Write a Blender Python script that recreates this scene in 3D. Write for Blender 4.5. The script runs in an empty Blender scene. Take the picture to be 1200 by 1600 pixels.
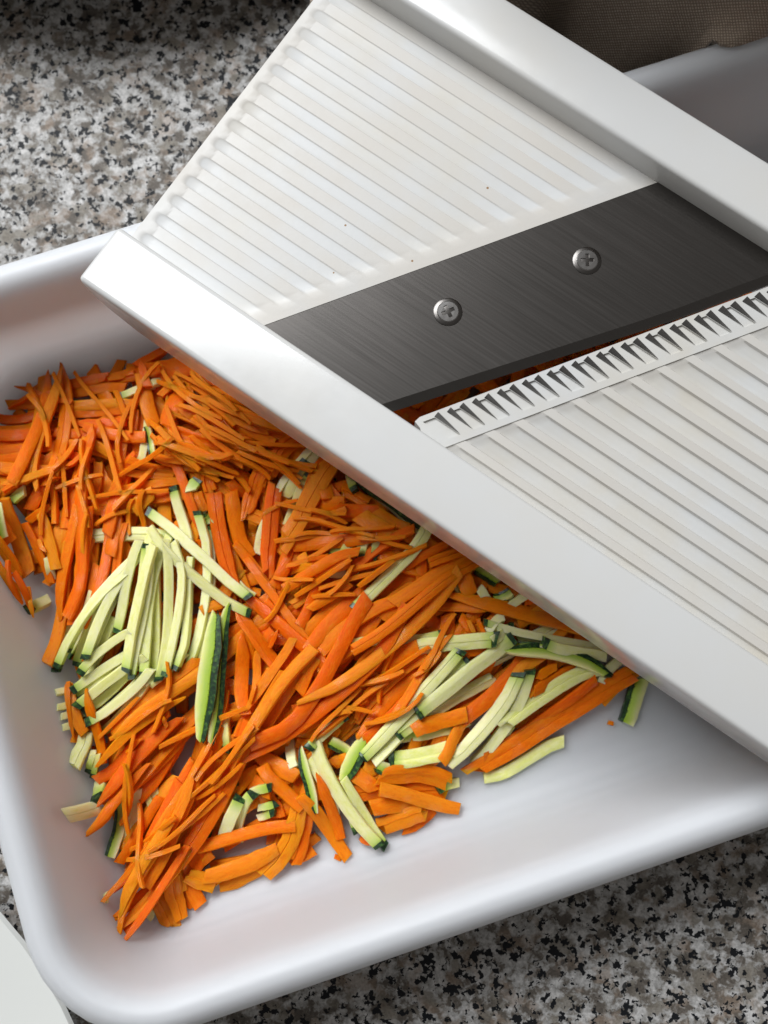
import bpy, bmesh, math, random
from mathutils import Vector, Matrix, noise as mnoise

scene = bpy.context.scene
COL = scene.collection
rad = math.radians

# ------------------------------------------------------------------ camera
cam_data = bpy.data.cameras.new("camera")
cam = bpy.data.objects.new("camera", cam_data)
COL.objects.link(cam)
scene.camera = cam
cam_data.sensor_fit = 'VERTICAL'
cam_data.sensor_height = 24.0
cam_data.lens = 24.188
cam_data.clip_start = 0.01
cam_data.clip_end = 50.0
_p, _r = rad(81.2853), rad(-0.6212)
_f = Vector((0, math.cos(_p), -math.sin(_p)))
_x = Vector((1, 0, 0))
_u = _x.cross(_f)
_R = math.cos(_r) * _x + math.sin(_r) * _u
_U = -math.sin(_r) * _x + math.cos(_r) * _u
cam.matrix_world = Matrix(((_R.x, _U.x, -_f.x, 0.0), (_R.y, _U.y, -_f.y, 0.0),
                           (_R.z, _U.z, -_f.z, 0.3163), (0, 0, 0, 1)))
cam_data.dof.use_dof = True
cam_data.dof.focus_distance = 0.262
cam_data.dof.aperture_fstop = 9.0

# ------------------------------------------------------------------ world and window light
world = bpy.data.worlds.new("World")
scene.world = world
world.use_nodes = True
bg = world.node_tree.nodes["Background"]
bg.inputs[0].default_value = (1.0, 0.96, 0.92, 1)
bg.inputs[1].default_value = 0.175

def area(name, loc, target, sx, sy, watts, col):
    d = bpy.data.lights.new(name, 'AREA')
    d.shape = 'RECTANGLE'
    d.size, d.size_y, d.energy, d.color = sx, sy, watts, col
    o = bpy.data.objects.new(name, d)
    COL.objects.link(o)
    o.location = loc
    o.rotation_euler = (Vector(target) - Vector(loc)).to_track_quat('-Z', 'Y').to_euler()
    return o
area("window_light", (-0.76, 1.05, 1.38), (0.0, 0.05, 0.05), 1.2, 1.05, 50.0, (0.95, 0.975, 1.0))

scene.view_settings.view_transform = 'Standard'
scene.view_settings.look = 'None'
scene.view_settings.gamma = 1.0
scene.view_settings.exposure = 0.0
scene.view_settings.use_curve_mapping = False
scene.render.engine = 'CYCLES'
scene.cycles.use_denoising = True
scene.cycles.max_bounces = 7
scene.cycles.diffuse_bounces = 4

# ------------------------------------------------------------------ node helpers
class NT:
    def __init__(self, name):
        self.m = bpy.data.materials.new(name)
        self.m.use_nodes = True
        self.t = self.m.node_tree
        self.b = self.t.nodes["Principled BSDF"]
    def n(self, typ, **kw):
        nd = self.t.nodes.new(typ)
        for k, v in kw.items():
            if k.startswith('i_'):
                key = k[2:]
                nd.inputs[int(key) if key.isdigit() else key.replace('_', ' ')].default_value = v
            else:
                setattr(nd, k, v)
        return nd
    def l(self, a, b): self.t.links.new(a, b)
    def set(self, **kw):
        for k, v in kw.items():
            self.b.inputs[k.replace('_', ' ')].default_value = v
    def ramp(self, src, stops, interp='LINEAR'):
        r = self.n('ShaderNodeValToRGB')
        cr = r.color_ramp
        cr.interpolation = interp
        while len(cr.elements) < len(stops): cr.elements.new(0.5)
        for e, (p, c) in zip(cr.elements, stops):
            e.position = p
            e.color = (c if len(c) == 4 else (*c, 1)) if isinstance(c, tuple) else (c, c, c, 1)
        self.l(src, r.inputs[0])
        return r.outputs[0]
    def mix(self, fac, a, b, mode='MIX'):
        m = self.n('ShaderNodeMix', data_type='RGBA', blend_type=mode)
        for sock, v in ((m.inputs[0], fac), (m.inputs[6], a), (m.inputs[7], b)):
            if hasattr(v, 'links'): self.l(v, sock)
            else: sock.default_value = v if not isinstance(v, tuple) or len(v) == 4 else (*v, 1)
        return m.outputs[2]
    def math(self, op, a, b=0.0):
        m = self.n('ShaderNodeMath', operation=op)
        for sock, v in ((m.inputs[0], a), (m.inputs[1], b)):
            if hasattr(v, 'links'): self.l(v, sock)
            else: sock.default_value = v
        return m.outputs[0]
    def coords(self, kind='Object', scale=(1, 1, 1), rot=(0, 0, 0)):
        tc = self.n('ShaderNodeTexCoord')
        mp = self.n('ShaderNodeMapping')
        mp.inputs['Scale'].default_value = scale
        mp.inputs['Rotation'].default_value = rot
        self.l(tc.outputs[kind], mp.inputs[0])
        return mp.outputs[0]
    def noise(self, vec, scale, detail=3, rough=0.5):
        nd = self.n('ShaderNodeTexNoise', i_Scale=scale, i_Detail=detail, i_Roughness=rough)
        self.l(vec, nd.inputs['Vector'])
        return nd.outputs['Fac']
    def bump(self, h, strength, dist):
        b = self.n('ShaderNodeBump', i_Strength=strength, i_Distance=dist)
        self.l(h, b.inputs['Height'])
        self.l(b.outputs[0], self.b.inputs['Normal'])

def mat_granite():
    g = NT("granite")
    v = g.coords()
    dn = g.n('ShaderNodeTexNoise', i_Scale=560.0, i_Detail=2.0)
    g.l(v, dn.inputs['Vector'])
    sub = g.n('ShaderNodeVectorMath', operation='SUBTRACT'); sub.inputs[1].default_value = (.5, .5, .5)
    g.l(dn.outputs['Color'], sub.inputs[0])
    scl = g.n('ShaderNodeVectorMath', operation='SCALE'); scl.inputs['Scale'].default_value = 0.0026
    g.l(sub.outputs[0], scl.inputs[0])
    add = g.n('ShaderNodeVectorMath', operation='ADD')
    g.l(v, add.inputs[0]); g.l(scl.outputs[0], add.inputs[1])
    w = add.outputs[0]
    n1 = g.noise(w, 285, 4, .62)
    base = g.ramp(n1, [(.40, (.11, .096, .082)), (.45, (.17, .152, .133)), (.48, (.255, .245, .23)), (.53, (.355, .348, .337)), (.62, (.50, .49, .48))])
    n2 = g.noise(w, 170, 3, .5)
    pink = g.ramp(n2, [(.54, 0.0), (.64, .55)])
    base = g.mix(pink, base, (.27, .205, .155))
    n5 = g.noise(w, 125, 2, .5)
    olive = g.ramp(n5, [(.56, 0.0), (.62, .8)])
    base = g.mix(olive, base, (.20, .18, .15))
    fine = g.noise(v, 1600, 3, .6)
    base = g.mix(0.35, base, g.ramp(fine, [(.3, .25), (.7, .95)]), 'OVERLAY')
    vor = g.n('ShaderNodeTexVoronoi', i_Scale=760.0)
    g.l(w, vor.inputs['Vector'])
    sep = g.n('ShaderNodeSeparateColor'); g.l(vor.outputs['Color'], sep.inputs[0])
    n3 = g.noise(v, 330, 3, .6)
    lim = g.ramp(n3, [(.49, .03), (.62, .92)])
    blk = g.math('LESS_THAN', sep.outputs[0], lim)
    blk = g.math('MULTIPLY', blk, g.ramp(sep.outputs[1], [(.30, .0), (.32, 1.0)]))
    base = g.mix(blk, base, (.013, .014, .016))
    g.l(base, g.b.inputs['Base Color'])
    g.set(Roughness=.5, Specular_IOR_Level=.12)
    g.bump(fine, .08, .0004)
    return g.m

def mat_plastic(name, col, rough, stain=0.0, sss=0.0, bump=0.06, coat=0.0):
    g = NT(name)
    v = g.coords()
    n = g.noise(v, 28, 4, .6)
    f = g.ramp(n, [(.42, 0.0), (.70, stain)])
    base = g.mix(f, col, (col[0] * .97, col[1] * .86, col[2] * .68))
    if stain > .3:      # the ridges are rubbed and stained cream by use
        at = g.n('ShaderNodeAttribute', attribute_name='ridge')
        nn = g.noise(v, 45, 3, .6)
        base = g.mix(g.math('MULTIPLY', at.outputs['Fac'], g.ramp(nn, [(.35, .35), (.65, 1.0)])), base, (col[0] * .96, col[1] * .905, col[2] * .84))
    sp = g.n('ShaderNodeTexVoronoi', i_Scale=210.0); g.l(v, sp.inputs['Vector'])
    sc = g.n('ShaderNodeSeparateColor'); g.l(sp.outputs['Color'], sc.inputs[0])
    dot = g.math('MULTIPLY', g.math('LESS_THAN', sp.outputs['Distance'], .07), g.math('GREATER_THAN', sc.outputs[0], .972 if stain else 1.1))
    base = g.mix(dot, base, (.28, .16, .07))
    g.l(base, g.b.inputs['Base Color'])
    rr = g.noise(v, 90, 5, .7)
    g.l(g.ramp(rr, [(.3, max(0.02, rough - .06)), (.7, rough + .08)]), g.b.inputs['Roughness'])
    if sss:
        g.set(Subsurface_Weight=sss, Subsurface_Radius=(.014, .0135, .013), Subsurface_Scale=1.0)
    g.set(IOR=1.49, Coat_Weight=coat, Coat_Roughness=.08)
    g.bump(g.noise(v, 700, 3, .6), bump, .0003)
    return g.m

def mat_steel(name, col, rough, brush=True):
    g = NT(name)
    v = g.coords(scale=(25, 1700, 1) if brush else (300, 300, 300))
    n = g.noise(v, 1.0, 4, .65)
    v2 = g.coords()
    n2 = g.noise(v2, 55, 3, .6)
    g.l(g.mix(g.ramp(n2, [(.40, 0.0), (.72, .30)]), col, (col[0] * 1.22, col[1] * 1.2, col[2] * 1.2)), g.b.inputs['Base Color'])
    g.set(Metallic=1.0)
    r = g.ramp(n, [(.3, rough - .025), (.7, rough + .04)])
    g.l(r, g.b.inputs['Roughness'])
    g.bump(n, .004 if brush else .03, .0002)
    return g.m

def mat_carrot():
    g = NT("carrot_flesh")
    uv = g.coords('UV', (1.2, 9, 1))
    oi = g.n('ShaderNodeObjectInfo')
    rv = g.n('ShaderNodeCombineXYZ')
    g.l(g.math('MULTIPLY', oi.outputs['Random'], 37.0), rv.inputs[2])
    ad = g.n('ShaderNodeVectorMath', operation='ADD')
    g.l(uv, ad.inputs[0]); g.l(rv.outputs[0], ad.inputs[1])
    st = g.noise(ad.outputs[0], 2.6, 7, .74)
    tint = g.ramp(oi.outputs['Random'], [(0, (.90, .125, .0005)), (.30, (.95, .165, .001)), (.6, (.98, .21, .001)), (.85, (.99, .26, .010)), (1, (.99, .285, .005))])
    pale = g.mix(.5, tint, (.99, .38, .02))
    deep = g.mix(.42, tint, (.62, .075, .002))
    base = g.mix(g.ramp(st, [(.34, 1.0), (.5, 0.0)]), tint, deep)
    base = g.mix(g.ramp(st, [(.52, 0.0), (.72, .75)]), base, pale)
    g.l(base, g.b.inputs['Base Color'])
    g.set(Subsurface_Weight=.6, Subsurface_Radius=(.0048, .0014, .0002), Subsurface_Scale=1.0, Roughness=.42, IOR=1.45, Specular_IOR_Level=.14, Coat_Roughness=.15, Coat_IOR=1.36)
    w = g.coords()
    fine = g.noise(w, 1700, 4, .7)
    wet = g.noise(w, 160, 2, .5)
    g.l(g.ramp(wet, [(.54, 0.0), (.62, 1.0)]), g.b.inputs['Coat Weight'])
    h = g.math('ADD', g.math('MULTIPLY', st, 1.0), g.math('MULTIPLY', fine, 1.0))
    g.bump(h, .5, .0004)
    g.l(g.b.inputs['Normal'].links[0].from_socket, g.b.inputs['Coat Normal'])
    return g.m

def mat_zucchini():
    g = NT("zucchini_flesh")
    a = g.n('ShaderNodeAttribute', attribute_name='skin_near')
    uv = g.coords('UV', (1.5, 7, 1))
    st = g.noise(uv, 2.4, 5, .65)
    oi = g.n('ShaderNodeObjectInfo')
    flesh = g.ramp(oi.outputs['Random'], [(0, (.78, .77, .27)), (.5, (.82, .81, .38)), (1, (.73, .77, .20))])
    flesh = g.mix(g.ramp(st, [(.40, 0.0), (.7, .5)]), flesh, (.93, .90, .64))
    flesh = g.mix(g.ramp(st, [(.30, .45), (.44, 0.0)]), flesh, (.66, .72, .18))
    fac = g.math('ADD', a.outputs['Fac'], g.math('MULTIPLY', g.math('SUBTRACT', st, .5), .35))
    base = g.mix(g.ramp(fac, [(.12, 0.0), (.55, .75), (.9, 1.0)]), flesh, (.34, .52, .035))
    fl = g.noise(g.coords(), 1300, 2, .5)       # flecks of peel on the green ends
    base = g.mix(g.math('MULTIPLY', g.ramp(fl, [(.56, 0.0), (.60, 1.0)]), g.ramp(a.outputs['Fac'], [(.80, 0.0), (.92, .8)])), base, (.02, .07, .018))
    g.l(base, g.b.inputs['Base Color'])
    g.set(Subsurface_Weight=.5, Subsurface_Radius=(.0030, .0030, .0008), Subsurface_Scale=1.0, Roughness=.34, IOR=1.4, Specular_IOR_Level=.35)
    fine = g.noise(g.coords(), 1500, 4, .7)
    g.bump(g.math('ADD', g.math('MULTIPLY', st, .6), g.math('MULTIPLY', fine, .7)), .5, .0003)
    return g.m

def mat_skin():
    g = NT("zucchini_skin")
    v = g.coords()
    n = g.noise(v, 900, 3, .6)
    base = g.ramp(n, [(.36, (.006, .020, .008)), (.52, (.014, .048, .014)), (.66, (.07, .16, .025))])
    g.l(base, g.b.inputs['Base Color'])
    g.set(Roughness=.35)
    g.bump(n, .25, .0003)
    return g.m

def mat_linen():
    g = NT("linen")
    uv = g.coords('UV', (1, 1, 1))
    sx = g.n('ShaderNodeTexWave', wave_type='BANDS', bands_direction='X', i_Scale=20.0, i_Distortion=2.2, i_Detail=2.0)
    sy = g.n('ShaderNodeTexWave', wave_type='BANDS', bands_direction='Y', i_Scale=20.0, i_Distortion=2.2, i_Detail=2.0)
    g.l(uv, sx.inputs[0]); g.l(uv, sy.inputs[0])
    h = g.math('MULTIPLY', sx.outputs['Fac'], sy.outputs['Fac'])
    n = g.noise(uv, 30, 4, .6)
    base = g.mix(g.ramp(h, [(.05, 0.0), (.6, 1.0)]), (.24, .19, .145), (.56, .46, .365))
    base = g.mix(g.ramp(n, [(.3, .5), (.7, 0.0)]), base, (.20, .15, .115))
    g.l(base, g.b.inputs['Base Color'])
    g.set(Roughness=.95, Specular_IOR_Level=.1, Sheen_Weight=.2)
    g.bump(h, .45, .0005)
    return g.m

def mat_plain(name, col, rough, var=.2):
    g = NT(name)
    n = g.noise(g.coords(), 60, 4, .6)
    g.l(g.mix(g.ramp(n, [(.3, 0.0), (.7, var)]), col, tuple(c * .6 for c in col)), g.b.inputs['Base Color'])
    g.set(Roughness=rough)
    return g.m

M = dict(granite=mat_granite(),
         tray=mat_plastic("tray_plastic", (.58, .595, .618), .50, 0.0, .95, .004),
         white=mat_plastic("slicer_plastic", (.62, .62, .61), .18, .16, 0.0, .03, .0),
         plate=mat_plastic("slicer_plate_plastic", (.60, .605, .60), .34, .60, 0.0, .05, .0),
         blade=mat_steel("blade_steel", (.125, .117, .11), .30),
         tooth=mat_steel("tooth_steel", (.26, .255, .25), .38, False),
         screw=mat_steel("screw_steel", (.34, .33, .32), .26, False),
         recess=mat_plain("screw_recess_dark", (.10, .06, .03), .7),  # dark brown face at the bottom of the screw's cross
         carrot=mat_carrot(), zuc=mat_zucchini(), skin=mat_skin(), linen=mat_linen(),
         dish=mat_plastic("glazed_dish", (.72, .73, .70), .22, 0.0, 0.0, .01),
         pan=mat_plain("dark_pan", (.05, .047, .036), .5))

# ------------------------------------------------------------------ object helpers
def link(name, me, mat, parent=None):
    o = bpy.data.objects.new(name, me)
    if mat is not None and not me.materials: me.materials.append(mat)
    COL.objects.link(o)
    if parent is not None: o.parent = parent
    return o
def bm_obj(name, bm, mat, parent=None, smooth=None):
    me = bpy.data.meshes.new(name)
    bmesh.ops.recalc_face_normals(bm, faces=bm.faces)
    bm.to_mesh(me); bm.free()
    if smooth is not None:
        for p in me.polygons: p.use_smooth = True
        me.set_sharp_from_angle(angle=rad(smooth))
    return link(name, me, mat, parent)
def tag(o, label=None, cat=None, group=None, kind=None):
    if label: o['label'] = label
    if cat: o['category'] = cat
    if group: o['group'] = group
    if kind: o['kind'] = kind
    return o
def empty(name, loc=(0, 0, 0), rz=0.0):
    o = bpy.data.objects.new(name, None)
    o.empty_display_size = .02
    COL.objects.link(o)
    o.location = loc; o.rotation_euler = (0, 0, rz)
    return o

# ------------------------------------------------------------------ countertop
ZC = .016      # height of the counter
bm = bmesh.new()
vs = [bm.verts.new(p) for p in ((-1.2, -1.2, ZC), (1.2, -1.2, ZC), (1.2, 1.2, ZC), (-1.2, 1.2, ZC))]
bm.faces.new(vs)
r = bmesh.ops.extrude_face_region(bm, geom=bm.faces[:])
bmesh.ops.translate(bm, vec=(0, 0, -.03), verts=[e for e in r['geom'] if isinstance(e, bmesh.types.BMVert)])
tag(bm_obj('countertop', bm, M['granite']), kind='structure')

# ------------------------------------------------------------------ tray
TYAW = rad(17.675)
TL, TR_, TN, TF = -.1033, .205, -.0660, .1336
def rounded_rect(inset, R, k=10):
    """counter-clockwise loop of a rounded rectangle, inset from the outer edge"""
    x0, x1, y0, y1 = TL + inset, TR_ - inset, TN + inset, TF - inset
    r_ = max(R - inset, .006)
    pts = []
    for cx, cy, a0 in ((x1 - r_, y0 + r_, -90), (x1 - r_, y1 - r_, 0), (x0 + r_, y1 - r_, 90), (x0 + r_, y0 + r_, 180)):
        for i in range(k + 1):
            a = rad(a0 + 90 * i / k)
            pts.append((cx + r_ * math.cos(a), cy + r_ * math.sin(a)))
    out = []
    for i, p in enumerate(pts):     # subdivide straight sides so they can bow out a little
        q = pts[(i + 1) % len(pts)]
        out.append(p)
        d = math.dist(p, q)
        if d > .03:
            for j in range(1, 12):
                t = j / 12
                out.append((p[0] + (q[0] - p[0]) * t, p[1] + (q[1] - p[1]) * t))
    return out
inner = [(.0000, .0500), (.0003, .0535), (.0013, .0566), (.0030, .0588), (.0052, .0599), (.0072, .0597), (.0090, .0584), (.0104, .0558),
         (.0114, .0515), (.0126, .0440), (.0138, .0360), (.0150, .0300), (.0166, .0258), (.0192, .0228), (.0228, .0208), (.0275, .0198), (.0340, .0194), (.0500, .0194)]
outer = [(.0012, .0497), (.0052, .0525), (.0084, .0510), (.0096, .0470), (.0112, .0380), (.0130, .0290), (.0146, .0235), (.0175, .0195), (.0215, .0174), (.0280, .0168), (.0500, .0168)]
bm = bmesh.new()
def ring(d, z): return [bm.verts.new((x, y, z)) for x, y in rounded_rect(d, .032)]
def loft(rings):
    for A, B in zip(rings, rings[1:]):
        n = len(A)
        for i in range(n):
            bm.faces.new((A[i], A[(i + 1) % n], B[(i + 1) % n], B[i]))
ri = [ring(*p) for p in inner]
ro = [ring(*p) for p in outer]
loft(ri); loft(ro); loft([ri[0], ro[0]])
bm.faces.new(ri[-1]); bm.faces.new(ro[-1])
tray = bm_obj('plastic_tray', bm, M['tray'], smooth=50)
tray.rotation_euler = (0, 0, TYAW)
tag(tray, 'deep white plastic tray with rounded rim holding the shredded vegetables', 'tray')

# ------------------------------------------------------------------ slicer
ZT = .080
YAW = rad(-35.34)
slicer = empty('mandoline_slicer', (-.07308, .09381, ZT), YAW)
tag(slicer, 'white plastic mandoline slicer with diagonal steel blade, lying across the tray', 'slicer')
W, RW, LEN = .120, .0163, .330
PL = -.0085      # plate surface below rail top
def mm(*a): return tuple(x / 1000 for x in a)
def rail(v0, v1):
    bm = bmesh.new()
    side = [(0, 0), (LEN, 0), (LEN, -.020), (.022, -.020), (.012, -.0185), (.004, -.013), (0, -.007)]
    a = [bm.verts.new((u, v0, z)) for u, z in side]
    b = [bm.verts.new((u, v1, z)) for u, z in side]
    bm.faces.new(a); bm.faces.new(b[::-1])
    for i in range(len(side)):
        j = (i + 1) % len(side)
        bm.faces.new((a[i], b[i], b[j], a[j]))
    bmesh.ops.recalc_face_normals(bm, faces=bm.faces)
    es = [e for e in bm.edges if e.calc_face_angle(0) > rad(40)]
    bmesh.ops.bevel(bm, geom=es, offset=.0013, segments=4, profile=.5, affect='EDGES', clamp_overlap=True)
    return bm_obj('side_rail', bm, M['white'], slicer, smooth=40)
rail(0, RW); rail(W - RW + .001, W)

VA, VB = RW - .0004, W - RW + .0014     # plate runs slightly into the rails
def u_blade(v): return .0424 + (v - .019) * .686
def u_edge(v): return min(.0805 + (v - .019) * .752, u_bar(v) - .0005)
def u_bar(v): return .0850 + (v - .019) * .683

def groove_plate(name, u_start, u_end, centres, half, depth, start_in, end_in, ramp_s, ramp_e, z, round_start, thick=.003):
    """ribbed plate: grooves sunk between flat ridges, with ramps at their ends"""
    vs_ = [VA]
    for c in centres:
        for k in (-1.0, -.82, -.6, -.25, .25, .6, .82, 1.0):
            vv = c + k * half
            if VA + .0002 < vv < VB - .0002: vs_.append(vv)
    vs_.append(VB)
    vs_ = sorted(vs_)
    def prof(v):
        for c in centres:
            k = abs(v - c) / half
            if k <= 1.0:
                return (1.0 if k < .65 else (.80 if k < .9 else 0.0)), c
        return 0.0, None
    def us(v):
        a, b = u_start(v), u_end(v)
        _, c = prof(v)
        s0 = a + start_in
        if round_start and c is not None:
            s0 += half - math.sqrt(max(0, half * half - (v - c) ** 2)) * .95
        e0 = b - end_in
        L = [a, a + (s0 - a) * .5, s0, s0 + ramp_s * .5, s0 + ramp_s]
        n = 14
        for i in range(1, n): L.append(s0 + ramp_s + (e0 - ramp_e - s0 - ramp_s) * i / n)
        L += [e0 - ramp_e, e0 - ramp_e * .5, e0, (e0 + b) / 2, b]
        d = [0, 0, 0, .5, 1] + [1] * (n - 1) + [1, .5, 0, 0, 0]
        return L, d
    bm = bmesh.new()
    rl_ = bm.verts.layers.float.new('ridge')
    top, bot = [], []
    for v in vs_:
        p, _ = prof(v)
        L, d = us(v)
        top.append([bm.verts.new((u, v, z - depth * p * dd)) for u, dd in zip(L, d)])
        for q_, dd in zip(top[-1], d): q_[rl_] = 1.0 - p * dd
        bot.append([bm.verts.new((L[0], v, z - thick)), bm.verts.new((L[-1], v, z - thick))])
    for i in range(len(vs_) - 1):
        A, B = top[i], top[i + 1]
        for j in range(len(A) - 1): bm.faces.new((A[j], A[j + 1], B[j + 1], B[j]))
        bm.faces.new((A[0], B[0], bot[i + 1][0], bot[i][0]))
        bm.faces.new((A[-1], bot[i][1], bot[i + 1][1], B[-1]))
        bm.faces.new((bot[i][0], bot[i + 1][0], bot[i + 1][1], bot[i][1]))
    bm.faces.new(top[0] + bot[0][::-1]); bm.faces.new(top[-1][::-1] + bot[-1])
    return bm_obj(name, bm, M['plate'], slicer, smooth=25)

cA = [.0193 + .0062 * k for k in range(14)]
groove_plate('upper_grooved_plate', lambda v: .0004, lambda v: u_blade(v) - .0003, cA, .00165, .00024, .0016, .0042, .0012, .0022, PL, True, .0035)
cB = [.0178 + .00622 * k for k in range(14)]
groove_plate('lower_grooved_plate', lambda v: u_bar(v) + .0105, lambda v: LEN - .006, cB, .0021, .0010, .0004, .004, .0040, .002, PL, False, .0035)

# blade: thin parallelogram sheet with a ground bevel along its cutting edge
bm = bmesh.new()
v0, v1 = VA + .0003, VB - .0004
zb = PL + .0003
rows = []
for v in (v0, .062, .0705, .080, v1):
    ub, ue = u_blade(v), u_edge(v)
    rows.append([bm.verts.new(p) for p in ((ub, v, zb), (ue - .0030, v, zb), (ue, v, zb - .0009), (ue - .0002, v, zb - .0011), (ub, v, zb - .0011))])
for A, B in zip(rows, rows[1:]):
    for i in range(5):
        j = (i + 1) % 5
        bm.faces.new((A[i], A[j], B[j], B[i]))
bm.faces.new(rows[0]); bm.faces.new(rows[-1][::-1])
bm_obj('blade', bm, M['blade'], slicer)
# plastic seat below the blade
bm = bmesh.new()
rows = []
for v in (VA, VB):
    ub, ue = u_blade(v) - .0003, u_bar(v) - .0085
    rows.append([bm.verts.new(p) for p in ((ub, v, zb - .0012), (ue, v, zb - .0012), (ue + .0005, v, zb - .0110), (ub, v, zb - .0110))])
for i in range(4):
    j = (i + 1) % 4
    bm.faces.new((rows[0][i], rows[0][j], rows[1][j], rows[1][i]))
bm.faces.new(rows[0]); bm.faces.new(rows[1][::-1])
bm_obj('blade_seat', bm, M['white'], slicer)

# screws
def screw(u, v, ang):
    R0, R1, h = .0028, .0025, .0004
    bm = bmesh.new()
    n = 28
    o_ = [bm.verts.new((R0 * math.cos(2 * math.pi * i / n), R0 * math.sin(2 * math.pi * i / n), 0)) for i in range(n)]
    m_ = [bm.verts.new((R0 * .97 * math.cos(2 * math.pi * i / n), R0 * .97 * math.sin(2 * math.pi * i / n), h * .6)) for i in range(n)]
    t_ = [bm.verts.new((R1 * math.cos(2 * math.pi * i / n), R1 * math.sin(2 * math.pi * i / n), h)) for i in range(n)]
    for A, B in ((o_, m_), (m_, t_)):
        for i in range(n): bm.faces.new((A[i], A[(i + 1) % n], B[(i + 1) % n], B[i]))
    a, b = .00048, .00165
    cross = [(a, a), (b, a), (b, -a), (a, -a), (a, -b), (-a, -b), (-a, -a), (-b, -a), (-b, a), (-a, a), (-a, b), (a, b)]
    c_ = [bm.verts.new((x, y, h + .00002)) for x, y in cross]
    d_ = [bm.verts.new((x * .6, y * .6, h - .0014)) for x, y in cross]
    ce = [bm.edges.new((c_[i], c_[(i + 1) % 12])) for i in range(12)]
    te = [bm.edges.get((t_[i], t_[(i + 1) % n])) for i in range(n)]
    bmesh.ops.triangle_fill(bm, use_beauty=True, edges=ce + te)
    for i in range(12): bm.faces.new((c_[i], d_[i], d_[(i + 1) % 12], c_[(i + 1) % 12]))
    s = bm_obj('screw', bm, M['screw'], slicer)
    s.location = (u, v, zb + .0001); s.rotation_euler = (0, 0, ang)
    bm = bmesh.new()
    bm.faces.new([bm.verts.new((x * .66, y * .66, h - .0012)) for x, y in cross])
    bm_obj('cross_recess', bm, M['recess'], s)
    # steel washer ring pressed into the blade
    bm = bmesh.new()
    k = 32
    A = [bm.verts.new((.0036 * math.cos(2 * math.pi * i / k), .0036 * math.sin(2 * math.pi * i / k), 0)) for i in range(k)]
    B = [bm.verts.new((.0032 * math.cos(2 * math.pi * i / k), .0032 * math.sin(2 * math.pi * i / k), .00022)) for i in range(k)]
    for i in range(k): bm.faces.new((A[i], A[(i + 1) % k], B[(i + 1) % k], B[i]))
    bm.faces.new(B)
    bm_obj('countersink_ring', bm, M['blade'], s, smooth=30)
screw(.0767, .0464, rad(60))
screw(.0977, .0771, rad(35))

# toothed bar: outline with one rectangular window for each pair of teeth
NP = 15
bm = bmesh.new()
zt = PL + .0002
def bar_pt(du, v): return (u_bar(v) + du, v, zt)
c0 = .0030
outl = [bar_pt(.0004 + c0 * .9, VA + .0024), bar_pt(.0000 + c0 * .25, VA + .0030), bar_pt(0, VA + .0046), bar_pt(0, VB), bar_pt(.0112, VB), bar_pt(.0112, VA + .0004), bar_pt(.0065, VA + .0006)]
ov = [bm.verts.new(p) for p in outl]
oe = [bm.edges.new((ov[i], ov[(i + 1) % len(ov)])) for i in range(len(ov))]
we = []
wins = []
for k in range(NP):
    va = .0199 + .0054 * k; vb = va + .0026
    ua = u_bar(va) + .0017; ub = u_bar(vb) + .0017
    q = [(ua, va), (ua + .0074, va), (ub + .0074, vb), (ub, vb)]
    tv = [bm.verts.new((u, v, zt)) for u, v in q]
    wins.append(tv)
    we += [bm.edges.new((tv[i], tv[(i + 1) % 4])) for i in range(4)]
bmesh.ops.triangle_fill(bm, use_beauty=True, edges=oe + we)
for tv in wins:
    lv = [bm.verts.new((p.co.x, p.co.y, zt - .0005)) for p in tv]
    for i in range(4): bm.faces.new((tv[i], lv[i], lv[(i + 1) % 4], tv[(i + 1) % 4]))
    bm.faces.new(lv)
lv = [bm.verts.new((p.co.x, p.co.y, zt - .0112)) for p in ov]
for i in range(len(ov)): bm.faces.new((ov[i], lv[i], lv[(i + 1) % len(ov)], ov[(i + 1) % len(ov)]))
bm.faces.new(lv)
bar = bm_obj('toothed_bar', bm, M['plate'], slicer)
# one shared tooth mesh: a folded wedge, tall at the front, running out to a point
tm = bpy.data.meshes.new('tooth')
sh = .683
tm.from_pydata([(0, 0, 0), (.0014 * sh - .0003, .0014, 0), (.0011 * sh - .0005, .0012, .0012), (.0076, 0, .0001), (.0040, .0004, .0007)], [],
               [(0, 4, 2), (0, 3, 4), (2, 4, 3), (1, 2, 3), (0, 2, 1), (0, 1, 3)])
tm.materials.append(M['tooth'])
for j in range(1, 30):
    v = .0199 + .0027 * j
    o = link('tooth', tm, None, bar)
    o.location = (u_bar(v) + .0014, v, zt + .0001)

# ------------------------------------------------------------------ cloth behind the tray
bm = bmesh.new()
NXc, NYc = 90, 70
uvl = bm.loops.layers.uv.new('UVMap')
def cloth_z(x, y):
    s = 1.0 / (1.0 + math.exp(-(x - .088) / .004))                      # where it climbs over the rim
    base = .046 + .022 * s
    f1 = .013 * math.sin((x * 70 + y * 35) + .6) + .006 * math.sin(x * 105 - y * 40)
    valley = -.040 * math.exp(-((x - .047 - (y - .18) * .25) / .0045) ** 2)
    n = .010 * mnoise.noise(Vector((x * 30, y * 30, 1.7))) + .003 * mnoise.noise(Vector((x * 90, y * 90, 4.1)))
    shade_hump = (.125 + .02 * mnoise.noise(Vector((x * 22, y * 22, 8.2)))) / (1 + math.exp(-(y - .189 - .005 * math.sin(x * 60)) / .004)) * (1 / (1 + math.exp(-(x - .012) / .005)))  # unseen tall heap, added to keep window light off the tray's far right
    return max(ZC + .003, shade_hump + base + f1 * (1 - .6 * s) + valley + n)
grid = []
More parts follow.
